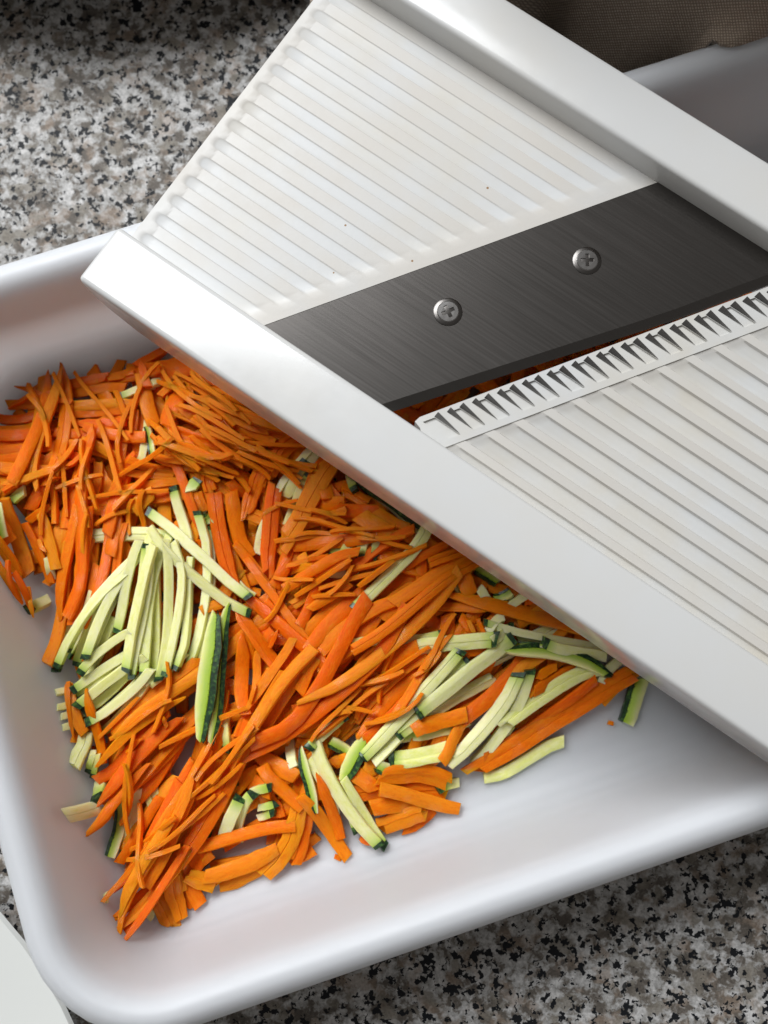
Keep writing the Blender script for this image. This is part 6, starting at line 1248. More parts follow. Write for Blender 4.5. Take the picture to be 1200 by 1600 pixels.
("Z","J",5.0,1.8,"e0",(0.5,-24.5,26.5,4.2,-23.8,26.4,9.2,-22.9,26.1,14.1,-22.1,25.9,17.8,-21.4,25.9)),
("C","K",1.3,1.4,"",(23.0,13.4,30.3,23.3,12.7,30.3,23.7,11.7,30.4,24.1,10.7,30.4,24.4,10.0,30.3)),
("C","K",1.3,1.4,"",(25.9,14.0,28.0,26.2,13.0,27.9,26.6,11.7,29.2,27.0,10.4,31.1,27.3,9.4,31.7)),
("Z","K",2.9,1.8,"e1",(-9.3,7.1,29.9,-3.8,7.6,29.1,3.5,8.4,28.3,10.8,9.2,28.8,16.3,9.8,29.3)),
("C","K",3.8,1.4,"",(11.6,-0.1,27.8,7.4,-3.7,27.0,2.0,-8.7,25.9,-3.2,-13.9,25.8,-6.9,-17.9,26.2)),
("C","K",3.4,1.4,"",(6.3,-7.8,27.0,3.7,-10.2,26.9,0.3,-13.3,26.7,-3.1,-16.5,27.0,-5.7,-18.8,27.2)),
("Z","K",2.9,1.8,"e0",(23.0,2.5,29.2,17.3,-3.4,28.2,9.8,-11.4,27.1,2.2,-19.3,27.2,-3.5,-25.3,27.7)),
("Z","K",3.8,1.8,"e1",(29.9,-2.4,25.2,23.8,-5.3,25.1,15.9,-9.5,26.2,8.3,-14.1,28.0,2.7,-17.8,28.5)),
("C","K",3.2,1.4,"",(21.3,-14.1,26.4,20.0,-16.4,26.4,18.2,-19.6,26.7,16.5,-22.7,26.9,15.1,-25.1,26.8)),
("Z","K",3.3,1.8,"e0",(35.1,-13.9,22.9,32.9,-16.4,22.4,29.9,-19.6,21.2,26.9,-22.8,20.5,24.6,-25.3,20.4)),
("Z","L",2.3,1.8,"sl",(36.6,8.7,26.4,38.7,8.2,26.4,41.5,7.7,26.4,44.3,7.1,26.5,46.5,6.6,26.5)),
("Z","L",1.6,1.8,"sl",(34.2,6.6,26.7,36.7,6.7,27.1,40.0,6.7,27.6,43.4,6.4,27.8,45.9,6.0,27.9)),
("C","L",3.4,1.4,"",(53.3,0.2,22.6,50.6,-1.2,22.5,47.1,-3.0,23.6,43.5,-4.8,25.4,40.9,-6.1,26.2)),
("C","L",2.5,1.4,"",(47.7,0.5,24.1,46.5,-0.2,24.4,45.0,-1.2,25.0,43.4,-2.2,25.8,42.3,-2.9,26.2)),
("C","L",2.9,1.4,"",(70.6,-1.3,21.7,68.2,-2.7,21.9,65.1,-4.9,22.1,62.3,-7.5,22.0,60.4,-9.6,21.5)),
("Z","L",2.8,1.8,"",(66.3,2.3,21.7,65.0,0.9,21.9,63.2,-1.0,22.3,61.5,-2.8,22.6,60.2,-4.2,22.7)),
("Z","C",2.7,1.8,"e1",(-70.1,31.8,28.3,-74.3,26.5,29.7,-79.5,19.3,31.5,-84.3,11.8,31.5,-87.7,6.0,31.1)),
("Z","C",2.5,1.8,"e1",(-71.8,27.0,31.7,-76.1,21.9,32.3,-81.5,14.8,32.9,-86.5,7.4,31.9,-90.0,1.7,30.7)),
("Z","C",2.7,1.8,"e1",(-66.2,35.4,29.7,-70.2,29.0,30.7,-74.9,20.1,32.2,-79.0,10.9,32.7,-81.7,3.9,32.9)),
("Z","C",2.7,1.8,"e1",(-60.4,37.7,29.2,-62.1,29.5,29.8,-63.8,18.4,30.2,-65.2,7.4,30.5,-65.9,-1.0,31.1)),
("Z","F",2.7,1.8,"e1",(-67.7,7.9,28.3,-71.8,5.6,28.8,-77.2,2.3,29.7,-82.2,-1.5,30.1,-85.9,-4.6,30.2)),
("Z","F",2.7,1.8,"e1",(-65.6,4.4,31.5,-69.9,1.9,30.7,-75.4,-1.7,30.2,-80.7,-5.7,30.4,-84.5,-8.9,30.6)),
("Z","F",2.7,1.8,"e1",(-64.0,1.0,32.3,-68.1,-1.7,31.5,-73.4,-5.6,29.9,-78.3,-9.9,29.4,-81.9,-13.3,29.7)),
("C","A",2.5,1.4,"p0",(-70.4,89.4,26.4,-69.7,87.6,26.6,-68.9,85.2,27.7,-68.1,82.8,28.8,-67.4,81.0,29.1)),
("C","A",2.1,1.4,"",(-64.2,78.8,27.5,-62.7,80.0,27.3,-60.8,81.5,26.8,-58.9,83.0,25.7,-57.4,84.2,25.2)),
("C","A",3.5,1.4,"",(-85.8,69.8,28.3,-81.9,69.0,28.1,-76.7,68.0,28.0,-71.5,67.0,28.7,-67.6,66.3,29.1)),
("C","A",3.9,1.4,"p0",(-94.4,90.0,23.6,-94.3,81.8,24.7,-94.1,71.0,27.7,-94.0,60.2,30.9,-93.9,52.0,32.3)),
("C","A",1.5,1.4,"p0",(-107.9,83.4,23.0,-104.0,82.1,23.8,-98.9,80.4,25.6,-93.7,78.7,26.5,-89.8,77.4,26.6)),
("C","A",2.2,1.4,"p1",(-105.0,51.6,36.8,-100.7,53.7,35.9,-94.9,56.2,33.1,-88.9,58.3,30.1,-84.3,59.6,29.1)),
("C","A",1.6,1.4,"",(-92.8,53.5,33.5,-92.3,54.0,32.9,-91.6,54.6,30.6,-90.9,55.2,29.0,-90.4,55.7,29.5)),
("C","A",3.3,1.4,"p0",(-82.6,69.9,29.9,-84.4,63.6,29.9,-86.7,55.1,29.1,-88.6,46.6,28.8,-89.9,40.2,29.4)),
("C","A",5.0,1.4,"",(-86.3,47.8,27.9,-81.8,48.0,27.7,-75.7,48.3,27.5,-69.7,48.6,27.2,-65.2,48.8,27.4)),
("C","A",4.3,1.4,"",(-71.0,45.7,27.7,-69.8,46.7,28.1,-68.2,48.1,28.5,-66.5,49.6,28.5,-65.3,50.6,28.5)),
("C","A",3.5,1.4,"",(-75.8,49.6,28.7,-76.2,47.2,28.7,-76.8,44.0,28.7,-77.4,40.7,28.9,-77.8,38.3,29.1)),
("C","B",3.2,1.4,"",(-52.2,73.4,30.2,-50.1,71.8,30.4,-47.4,69.6,30.9,-44.8,67.4,31.2,-42.7,65.8,31.1)),
("C","B",3.4,1.4,"",(-60.3,66.0,29.6,-58.2,65.2,29.7,-55.4,64.3,29.8,-52.6,63.3,29.9,-50.5,62.6,29.9)),
("C","B",4.9,1.4,"",(-23.1,66.5,27.8,-25.1,63.7,28.4,-27.8,60.0,29.1,-30.5,56.4,28.4,-32.5,53.6,27.6)),
("C","B",4.5,1.4,"",(-34.0,57.5,29.4,-35.2,54.4,28.3,-36.8,50.3,26.6,-38.3,46.1,26.7,-39.5,43.0,27.3)),
("C","B",2.8,1.4,"",(-59.1,58.6,28.5,-57.6,54.8,28.3,-55.5,49.6,28.8,-53.5,44.4,28.7,-52.0,40.5,28.4)),
("C","C",3.0,1.4,"",(-86.0,46.5,30.2,-86.9,39.7,30.2,-88.0,30.6,29.7,-89.2,21.4,28.5,-90.1,14.6,28.1)),
("C","C",3.4,1.4,"",(-83.3,46.0,30.2,-83.9,39.0,30.0,-84.7,29.7,29.8,-85.6,20.3,29.3,-86.2,13.3,29.5)),
("Z","C",2.7,1.8,"e1",(-68.2,36.3,31.1,-69.4,30.8,31.5,-71.1,23.5,31.3,-72.7,16.2,30.4,-73.9,10.7,30.2)),
("Z","C",2.2,1.8,"e1e0",(-66.2,35.4,31.6,-67.3,28.1,30.9,-68.7,18.4,29.8,-70.1,8.7,30.2,-71.2,1.5,31.1)),
("Z","C",2.2,1.8,"e1",(-65.0,35.0,32.2,-65.9,27.1,31.9,-67.0,16.6,31.3,-68.2,6.1,31.7,-69.1,-1.7,32.4)),
("Z","C",2.5,1.8,"e1",(-61.1,36.6,30.9,-61.3,28.3,30.9,-61.6,17.1,30.4,-61.9,6.0,30.7,-62.1,-2.3,31.4)),
("Z","C",2.3,1.8,"e1",(-58.7,36.1,30.5,-59.2,28.1,30.5,-59.8,17.6,30.9,-60.2,7.0,31.3,-60.3,-1.0,31.6)),
("Z","D",3.0,1.8,"e0",(-59.6,52.2,28.2,-58.6,48.6,27.8,-57.3,43.7,27.1,-55.9,38.9,27.2,-54.9,35.3,27.2)),
("Z","D",2.6,1.8,"e0e1",(-52.6,44.9,29.3,-52.3,35.5,28.4,-52.4,23.0,27.6,-53.2,10.6,28.1,-54.3,1.2,28.4)),
("Z","D",2.2,1.8,"e1",(-54.2,31.9,28.6,-54.3,25.1,28.7,-55.1,16.1,29.4,-56.3,7.2,30.3,-57.7,0.6,30.6)),
("C","D",4.5,1.4,"",(-48.1,50.5,28.1,-47.2,44.6,27.8,-45.5,36.8,26.9,-43.4,29.2,26.7,-41.4,23.6,26.9)),
("C","D",2.8,1.4,"",(-42.3,36.0,27.0,-39.8,33.0,26.2,-36.6,29.0,25.7,-33.4,25.1,27.1,-30.9,22.1,27.9)),
("C","D",2.5,1.4,"",(-38.9,31.4,27.6,-34.9,26.1,27.9,-29.5,19.1,28.4,-24.2,12.0,28.9,-20.2,6.7,29.1)),
("C","D",3.6,1.4,"",(-41.0,22.3,26.8,-35.7,18.0,27.5,-28.7,12.2,28.7,-21.8,6.2,29.6,-16.7,1.6,30.2)),
("C","D",4.4,1.4,"",(-30.8,52.0,27.4,-31.1,46.6,27.4,-31.7,39.4,27.4,-32.2,32.3,27.3,-32.6,26.9,27.8)),
("C","F",2.5,1.4,"p0",(-81.5,-4.1,31.6,-80.6,-8.5,31.0,-79.5,-14.4,28.8,-78.4,-20.2,27.0,-77.6,-24.6,26.9)),
("C","F",5.3,1.4,"",(-49.9,3.4,28.9,-55.1,-1.2,28.9,-62.2,-7.2,28.9,-69.2,-13.2,28.7,-74.5,-17.7,28.0)),
("C","F",3.7,1.4,"",(-63.0,-14.7,27.7,-66.4,-17.7,28.2,-71.1,-21.8,27.9,-75.7,-25.9,27.0,-79.2,-28.9,27.0)),
("C","G",4.3,1.4,"",(-6.1,23.4,29.3,-9.4,19.6,29.6,-13.8,14.6,30.0,-18.2,9.5,30.2,-21.4,5.7,30.6)),
("C","G",3.8,1.4,"",(5.2,19.6,31.0,-0.9,14.1,30.9,-9.2,6.8,30.7,-17.4,-0.5,30.0,-23.6,-6.0,29.3)),
("C","G",3.1,1.4,"p0",(-17.6,25.3,31.3,-18.9,22.5,30.9,-20.6,18.8,29.3,-22.4,15.0,28.8,-23.7,12.2,29.4)),
("C","G",4.6,1.4,"",(-20.0,5.2,30.5,-24.3,-0.9,29.2,-30.0,-9.1,27.4,-35.8,-17.2,26.2,-40.1,-23.3,25.5)),
("C","G",2.6,1.4,"",(-25.3,9.1,29.4,-28.2,4.9,28.8,-32.0,-0.8,28.7,-35.8,-6.5,28.6,-38.6,-10.7,28.2)),
("C","G",2.5,1.4,"",(-28.1,0.1,28.6,-30.5,-4.4,28.5,-33.8,-10.3,28.0,-37.0,-16.2,27.4,-39.4,-20.7,27.1)),
("C","G",3.8,1.4,"p0",(-40.0,10.8,27.9,-39.7,6.0,26.9,-39.3,-0.5,25.6,-38.8,-6.9,27.1,-38.5,-11.7,28.1)),
("C","G",3.6,1.4,"p0",(-28.1,22.9,28.1,-24.0,24.3,29.2,-18.7,26.3,31.5,-13.3,28.2,32.6,-9.3,29.7,33.1)),
("C","E",5.5,1.4,"",(-13.1,60.2,28.7,-16.3,55.1,29.7,-20.5,48.3,30.0,-24.7,41.4,29.1,-27.8,36.3,28.8)),
("C","E",3.7,1.4,"",(24.3,31.8,29.5,19.5,28.8,31.0,13.2,24.9,31.8,6.8,20.9,31.7,2.1,17.9,31.7)),
("C","E",2.1,1.4,"p0",(10.2,33.9,32.7,7.9,31.6,32.3,4.9,28.6,30.9,1.9,25.5,29.1,-0.3,23.2,28.4)),
("C","E",3.0,1.4,"",(8.4,38.7,32.6,3.8,35.1,32.1,-2.5,30.4,30.9,-8.7,25.6,30.2,-13.4,22.0,30.1)),
("C","E",2.9,1.4,"",(-9.8,24.1,31.3,-12.0,22.3,31.2,-15.1,20.1,31.3,-18.3,18.2,31.1,-20.8,16.8,30.8)),
("C","E",3.0,1.4,"",(-6.9,32.4,33.1,-11.5,30.3,33.4,-17.5,27.5,33.0,-23.5,24.6,31.3,-28.0,22.5,30.1)),
("C","H",4.7,1.4,"",(-52.3,-24.0,23.8,-54.8,-29.1,24.6,-58.1,-35.9,25.7,-61.5,-42.7,26.3,-64.0,-47.8,26.4)),
("C","H",4.3,1.4,"",(-56.2,-29.9,26.5,-58.2,-34.3,26.8,-60.8,-40.2,27.3,-63.5,-46.0,27.2,-65.4,-50.4,26.8)),
("C","H",2.2,1.4,"p1",(-62.8,-45.5,28.4,-65.1,-48.1,28.1,-68.0,-51.6,27.2,-71.0,-55.1,27.8,-73.2,-57.7,30.1)),
("C","H",3.0,1.4,"p1",(-55.4,-46.8,26.8,-59.1,-50.4,27.0,-64.0,-55.2,27.2,-68.9,-60.1,29.5,-72.6,-63.7,31.9)),
("C","H",2.9,1.4,"p1",(-53.6,-46.6,27.1,-57.5,-51.0,27.8,-62.8,-56.9,28.9,-68.1,-62.8,31.3,-72.0,-67.2,34.2)),
("C","I",3.6,1.4,"",(-34.2,-25.5,26.4,-31.8,-28.0,27.0,-28.4,-31.2,26.8,-25.1,-34.5,26.5,-22.7,-37.0,26.8)),
("C","I",3.7,1.4,"",(-23.7,-33.6,27.8,-20.9,-37.3,26.7,-17.3,-42.3,23.3,-13.6,-47.2,22.1,-10.9,-50.9,22.3)),
("C","I",3.1,1.4,"p0",(-18.9,-27.6,28.8,-17.3,-31.4,28.1,-15.5,-36.5,25.8,-13.9,-41.6,23.4,-12.9,-45.6,22.9)),
("Z","I",2.8,1.8,"e1",(-11.8,-29.0,28.1,-9.4,-33.0,26.9,-6.2,-38.4,24.6,-3.0,-43.8,23.3,-0.6,-47.9,22.9)),
("C","I",3.4,1.4,"",(-24.9,-41.6,25.9,-30.7,-42.8,24.9,-38.4,-44.4,24.1,-46.1,-46.0,24.7,-51.9,-47.2,25.1)),
("C","J",3.8,1.4,"",(-2.0,-31.9,28.0,2.8,-32.8,26.8,9.2,-34.4,24.6,15.4,-36.4,22.7,20.0,-38.2,22.0)),
("C","K",2.5,1.4,"p1",(15.0,17.3,28.2,18.0,16.9,28.5,21.9,16.5,29.5,25.9,16.1,29.8,28.8,15.8,29.7)),
("Z","K",4.4,1.8,"e1",(7.2,5.8,29.4,12.2,6.3,29.7,18.9,6.9,30.3,25.6,7.5,31.2,30.7,8.0,31.9)),
("C","K",4.4,1.4,"",(9.1,6.7,30.2,5.0,3.9,29.1,-0.4,-0.3,27.5,-5.4,-4.7,26.5,-9.1,-8.2,25.9)),
("C","K",3.3,1.4,"",(11.2,3.8,29.4,6.6,0.3,28.2,0.7,-4.7,26.6,-5.0,-9.9,25.2,-9.0,-14.1,24.3)),
("C","K",2.6,1.4,"p1",(10.0,12.8,30.1,5.8,10.0,30.2,0.2,6.3,29.7,-5.3,2.6,27.8,-9.5,-0.2,26.8)),
("Z","K",3.7,1.8,"e0e1",(20.8,5.2,30.7,14.9,-1.0,29.8,7.1,-9.2,28.7,-0.7,-17.4,28.3,-6.5,-23.6,28.0)),
("C","K",4.4,1.4,"",(38.9,3.6,25.7,34.9,-0.2,25.8,29.7,-5.2,26.1,24.4,-10.1,26.2,20.4,-13.9,26.6)),
("C","K",4.4,1.4,"",(22.2,-12.2,27.5,19.1,-13.5,27.2,14.9,-14.9,27.2,10.6,-16.0,28.3,7.3,-16.6,28.9)),
("C","K",3.5,1.4,"",(43.3,3.8,26.0,41.4,2.3,26.2,38.9,0.2,26.5,36.3,-1.9,26.7,34.5,-3.5,26.8)),
("Z","K",3.2,1.8,"e0",(39.9,-0.2,27.4,37.1,-6.1,26.2,32.9,-13.8,24.3,28.1,-21.1,22.5,24.3,-26.4,21.5)),
("Z","L",2.2,1.8,"e0",(27.1,12.9,31.0,34.5,11.1,30.2,44.4,9.0,27.3,54.4,7.0,24.4,61.9,5.6,22.6)),
("Z","L",3.2,1.8,"e0",(43.5,7.3,28.9,47.4,6.4,27.7,52.7,5.2,25.8,58.0,4.0,24.2,61.9,3.1,23.3)),
("Z","L",4.4,1.8,"",(58.8,-0.3,23.3,53.1,-3.5,23.8,45.6,-7.8,24.7,38.1,-12.0,25.2,32.4,-15.2,25.8)),
("C","L",2.6,1.4,"",(58.7,-3.1,24.4,51.9,-7.6,24.1,42.8,-13.7,22.6,33.7,-19.8,22.2,26.9,-24.3,22.7)),
("C","L",5.3,1.4,"",(69.1,-1.6,23.2,59.6,-7.2,22.9,47.0,-14.6,22.7,34.3,-22.1,22.7,24.8,-27.6,22.5)),
("C","H",4.9,1.4,"",(-37.3,-13.7,28.1,-41.2,-21.4,27.4,-46.4,-31.7,26.6,-51.6,-41.9,27.0,-55.4,-49.6,27.6)),
("C","F",3.2,1.4,"",(-46.7,2.5,28.7,-52.4,-1.9,29.5,-60.1,-7.8,29.9,-67.8,-13.6,29.8,-73.5,-18.0,29.7)),
("C","F",2.7,1.4,"",(-49.7,-8.3,24.2,-54.0,-13.6,25.2,-59.8,-20.6,26.5,-65.7,-27.6,27.6,-70.0,-32.8,28.1)),
("Z","C",2.8,1.8,"e1",(-63.7,34.9,33.1,-65.6,27.5,33.1,-67.7,17.6,32.9,-69.4,7.7,33.0,-70.3,0.1,33.2)),
("Z","F",2.5,1.8,"e1",(-69.5,11.2,33.1,-72.8,9.1,31.6,-76.9,6.1,31.1,-80.7,2.6,32.0,-83.4,-0.2,31.8)),
("Z","D",3.0,1.8,"e1e0",(-67.0,45.2,27.7,-60.7,39.8,28.2,-52.3,32.7,28.9,-43.9,25.5,28.9,-37.6,20.1,29.2)),
("Z","D",2.7,1.8,"e1",(-65.4,40.1,30.9,-59.4,34.9,31.1,-51.4,28.0,29.2,-43.3,21.0,28.1,-37.3,15.8,28.4)),
("C","F",2.5,1.4,"p0",(-54.9,-6.7,29.3,-60.2,-10.4,29.4,-67.1,-15.5,30.1,-73.8,-20.9,29.7,-78.7,-25.1,29.4)),
("C","F",2.0,1.4,"",(-59.5,-10.6,28.6,-61.9,-14.7,28.5,-65.5,-19.7,28.6,-69.5,-24.4,28.4,-72.9,-27.7,28.2)),
("C","F",3.1,1.4,"",(-67.0,-23.7,29.0,-69.9,-27.5,29.2,-73.7,-32.7,30.0,-77.2,-38.1,31.3,-79.7,-42.2,33.7)),
("Z","E",3.6,1.8,"e1",(12.9,41.1,32.1,7.6,36.5,32.6,1.2,29.8,31.2,-4.6,22.5,30.0,-8.5,16.7,30.3)),
("C","H",2.6,1.4,"p1",(-60.6,-56.4,29.3,-62.9,-59.4,29.7,-65.8,-63.6,30.2,-68.8,-67.7,31.5,-71.0,-70.8,34.3)),
("Z","I",3.5,1.8,"e1",(-19.5,-19.3,28.3,-15.6,-25.2,28.2,-10.5,-33.2,27.5,-5.5,-41.3,25.7,-2.0,-47.4,24.6)),
("Z","I",3.0,1.8,"e0e1",(-11.1,-12.1,26.1,-13.3,-14.1,26.2,-16.3,-16.7,27.2,-19.3,-19.2,28.6,-21.5,-21.2,29.0)),
("C","K",4.1,1.4,"",(17.9,20.3,31.1,25.6,18.3,30.5,35.9,15.6,29.2,46.2,12.9,27.4,53.9,10.8,26.1)),
("C","K",2.5,1.4,"",(18.0,9.4,31.3,14.4,5.0,30.8,9.9,-1.0,29.9,5.7,-7.2,29.6,2.7,-12.0,29.6)),
("Z","K",4.1,1.8,"e1e0",(35.4,8.5,30.3,29.4,4.4,30.2,21.5,-1.3,29.8,13.8,-7.4,29.8,8.2,-12.0,29.9)),
("Z","K",4.1,1.8,"e0",(37.0,-0.9,28.0,33.2,-6.6,27.1,27.8,-13.8,25.6,21.9,-20.6,25.5,17.1,-25.5,26.0)),
("Z","L",3.9,1.8,"sLe1",(33.2,4.7,30.0,39.8,4.2,28.7,48.3,2.6,26.5,56.6,0.1,25.0,62.7,-2.4,24.5)),
("C","A",1.2,1.4,"p0",(-103.4,79.4,25.2,-101.1,80.0,25.9,-98.0,80.8,26.6,-95.0,81.9,26.5,-92.7,82.7,26.5)),
("C","A",1.2,1.4,"p0",(-109.0,76.5,24.0,-107.7,77.2,23.9,-105.9,78.0,24.1,-104.1,78.9,25.1,-102.7,79.6,25.9)),
("C","A",1.2,1.4,"p1",(-104.8,49.6,37.0,-103.8,50.2,37.0,-102.5,51.1,37.1,-101.1,51.9,36.9,-100.1,52.6,36.8)),
("C","A",1.2,1.4,"p0",(-89.2,57.7,31.4,-88.4,58.3,31.3,-87.3,59.0,31.0,-86.2,59.8,30.9,-85.4,60.4,30.9)),
("C","C",1.2,1.4,"p1",(-101.5,30.3,39.1,-101.0,27.8,39.6,-100.2,24.5,38.9,-99.3,21.3,36.5,-98.5,18.9,35.2)),
("C","C",1.2,1.4,"p1",(-97.8,23.6,33.4,-97.4,21.8,33.6,-97.0,19.5,33.9,-96.7,17.1,33.2,-96.5,15.3,32.1)),
("C","C",1.2,1.4,"p1",(-96.4,37.0,30.3,-95.8,36.2,30.7,-95.1,35.1,31.3,-94.3,34.1,31.5,-93.7,33.3,31.7)),
("C","F",1.2,1.4,"p1",(-87.1,-2.2,29.5,-86.9,-5.5,30.1,-86.5,-10.0,30.1,-85.8,-14.4,29.4,-85.2,-17.7,29.1)),
("C","F",1.2,1.4,"p0",(-60.7,-11.7,30.8,-60.5,-12.4,30.3,-60.4,-13.2,29.5,-60.2,-14.1,29.1,-60.1,-14.7,28.9)),
("C","F",1.2,1.4,"p0",(-66.5,-17.6,30.4,-67.5,-18.3,30.5,-68.7,-19.3,30.1,-69.8,-20.5,29.5,-70.5,-21.4,29.3)),
("C","G",1.2,1.4,"p1",(-32.0,6.6,28.3,-31.5,7.6,28.4,-30.9,9.0,28.8,-30.3,10.4,29.4,-29.8,11.4,29.7)),
("C","G",1.2,1.4,"p1",(-37.0,-8.6,29.6,-36.6,-7.5,29.7,-36.2,-5.9,29.8,-35.8,-4.4,29.8,-35.5,-3.3,29.6)),
("C","G",3.7,1.4,"p1",(6.1,17.7,32.3,-4.3,8.9,31.6,-17.9,-3.2,29.9,-31.1,-15.6,28.1,-40.8,-25.2,27.4)),
("C","G",4.0,1.4,"",(-4.7,20.0,31.4,-11.7,11.5,31.3,-21.0,0.3,30.8,-30.3,-11.0,29.7,-37.3,-19.5,29.1)),
("C","G",3.5,1.4,"",(20.7,26.9,32.3,11.4,18.9,32.1,-1.3,8.5,31.8,-14.3,-1.5,31.4,-24.2,-8.7,31.2)),
("C","G",3.4,1.4,"p1",(-19.3,6.3,32.0,-24.2,-0.7,31.6,-30.8,-10.2,30.9,-37.3,-19.6,29.8,-42.3,-26.7,29.1)),
("C","G",3.2,1.4,"",(27.8,30.3,29.0,19.8,24.9,31.9,9.2,17.7,33.3,-1.4,10.5,33.1,-9.4,5.1,33.0)),
("C","H",3.6,1.4,"p1",(-44.8,-15.0,26.0,-50.7,-24.4,26.4,-58.0,-37.4,28.1,-64.7,-50.6,29.5,-69.3,-60.8,30.6)),
("C","H",3.9,1.4,"",(-48.5,-20.2,27.5,-51.9,-27.8,27.9,-56.5,-38.0,28.9,-61.0,-48.2,29.8,-64.5,-55.8,30.3)),
("C","H",2.5,1.4,"p1",(-51.8,-25.7,29.3,-56.3,-35.3,30.1,-61.9,-48.1,31.4,-67.0,-61.2,33.2,-70.4,-71.2,34.6)),
("C","H",3.0,1.4,"p1",(-57.9,-39.0,31.8,-60.5,-44.2,32.1,-64.0,-51.0,32.7,-67.4,-57.9,33.4,-70.0,-63.0,33.8)),
("C","H",2.0,1.4,"p1",(-53.7,-46.1,28.8,-57.3,-51.5,29.5,-62.0,-58.6,31.2,-66.8,-65.8,33.6,-70.4,-71.2,35.2)),
("C","F",3.7,1.4,"p1",(-56.2,-12.2,27.6,-61.2,-16.7,28.5,-67.5,-23.0,29.8,-73.4,-29.7,31.0,-77.5,-35.0,31.7)),
("C","F",2.2,1.4,"p1",(-64.5,-24.2,29.2,-67.7,-28.1,29.9,-72.0,-33.3,31.0,-76.2,-38.5,32.8,-79.4,-42.4,34.1)),
("C","A",3.4,1.4,"",(-81.7,67.7,30.5,-83.0,56.4,30.2,-84.7,41.4,30.7,-86.3,26.4,30.9,-87.6,15.1,30.6)),
("C","A",3.5,1.4,"p0",(-97.9,87.3,24.6,-98.9,79.7,26.7,-100.1,69.6,30.5,-101.4,59.5,34.8,-102.4,51.8,37.0)),
("C","A",3.0,1.4,"p0",(-93.4,88.0,26.1,-94.0,80.0,27.5,-94.8,69.2,30.2,-95.5,58.5,33.3,-96.1,50.4,34.3)),
("C","stuff",1.4,1.4,"",(-60.5,85.1,26.0,-58.1,81.9,27.2,-55.3,77.5,29.1,-52.9,72.8,30.5,-51.3,69.1,30.9)),
("C","stuff",1.2,1.4,"",(-53.4,71.7,31.7,-50.9,69.1,31.6,-47.3,65.7,31.4,-43.5,62.4,31.3,-40.6,60.1,31.1)),
("C","stuff",1.7,1.4,"",(-54.5,66.0,31.2,-50.6,63.1,30.6,-45.6,58.9,29.5,-41.1,54.3,28.5,-38.0,50.5,28.1)),
("C","stuff",1.5,1.4,"",(-51.1,65.9,32.3,-46.7,63.7,32.2,-40.7,61.0,31.7,-34.5,58.5,30.6,-29.9,57.0,30.1)),
("C","stuff",1.2,1.4,"",(-44.1,66.2,32.0,-39.4,63.7,31.7,-33.3,60.3,31.2,-27.4,56.5,30.4,-23.0,53.6,30.2)),
("C","stuff",1.4,1.4,"",(-62.0,75.5,29.1,-60.2,72.7,29.5,-58.0,68.9,30.3,-56.0,64.9,30.8,-54.6,61.9,30.9)),
("C","stuff",1.4,1.4,"",(-53.6,81.6,25.5,-48.6,78.5,26.8,-41.9,74.6,29.6,-35.0,70.8,31.4,-29.8,68.1,31.8)),
("C","stuff",1.2,1.4,"",(-54.0,70.7,32.3,-49.4,67.8,32.5,-43.0,64.2,32.5,-36.4,61.1,32.4,-31.2,59.1,32.3)),
("C","stuff",1.2,1.4,"",(-44.7,65.0,33.7,-41.8,63.1,33.4,-37.8,60.5,32.7,-34.0,57.8,31.6,-31.1,55.8,31.0)),
("C","stuff",1.9,1.4,"",(-60.4,61.7,28.7,-55.8,61.2,29.0,-49.8,60.2,30.1,-44.0,58.6,30.7,-39.6,57.1,30.8)),
("C","stuff",1.9,1.4,"",(-54.9,77.8,28.7,-50.3,77.1,28.0,-44.3,76.4,29.1,-38.2,76.1,28.6,-33.6,76.1,27.7)),
("C","stuff",1.6,1.4,"",(-65.0,60.4,29.8,-60.3,59.7,29.7,-54.0,59.1,30.2,-47.6,59.2,31.3,-42.9,59.6,31.8)),
("C","stuff",1.5,1.4,"",(-66.1,66.9,29.4,-62.0,64.8,29.8,-56.6,62.0,30.8,-51.2,59.1,31.4,-47.2,56.9,31.2)),
("C","stuff",1.8,1.4,"",(-60.4,86.6,24.7,-56.5,84.0,25.3,-51.1,80.9,27.0,-45.5,78.1,29.0,-41.2,76.3,30.0)),
("C","stuff",1.2,1.4,"",(-55.6,62.0,32.4,-52.6,60.4,32.5,-48.8,58.2,32.0,-45.0,55.9,30.8,-42.2,54.1,30.4)),
("C","stuff",1.5,1.4,"",(-64.8,64.2,30.5,-60.4,63.5,31.3,-54.8,62.2,32.7,-49.3,60.2,33.3,-45.3,58.4,33.5)),
("C","stuff",1.5,1.4,"",(-65.1,83.2,27.5,-61.8,81.1,27.9,-57.2,78.3,29.4,-52.7,75.6,30.7,-49.3,73.5,31.2)),
("C","stuff",1.4,1.4,"",(-52.3,72.1,32.3,-50.0,70.4,32.2,-46.8,68.3,32.5,-43.5,66.3,32.9,-41.0,65.0,33.1)),
("C","stuff",1.2,1.4,"",(-36.0,60.2,33.4,-32.9,58.7,32.8,-29.1,56.3,31.4,-25.7,53.5,30.2,-23.3,51.0,29.6)),
("C","stuff",1.7,1.4,"",(-44.2,72.1,31.5,-41.9,70.5,31.7,-38.7,68.7,31.7,-35.2,67.4,31.2,-32.5,66.7,31.1)),
("C","stuff",1.9,1.4,"",(-46.9,75.4,30.1,-43.9,73.3,30.8,-39.7,71.0,32.2,-35.4,69.1,32.5,-32.0,68.0,32.6)),
("C","stuff",1.2,1.4,"",(-60.6,62.3,31.0,-58.2,61.1,31.2,-55.0,59.4,31.3,-52.0,57.6,30.9,-49.7,56.1,30.6)),
("C","stuff",1.6,1.4,"",(-63.7,65.7,31.9,-60.2,62.9,32.2,-55.2,59.5,32.4,-50.0,56.7,31.6,-45.9,54.9,30.8)),
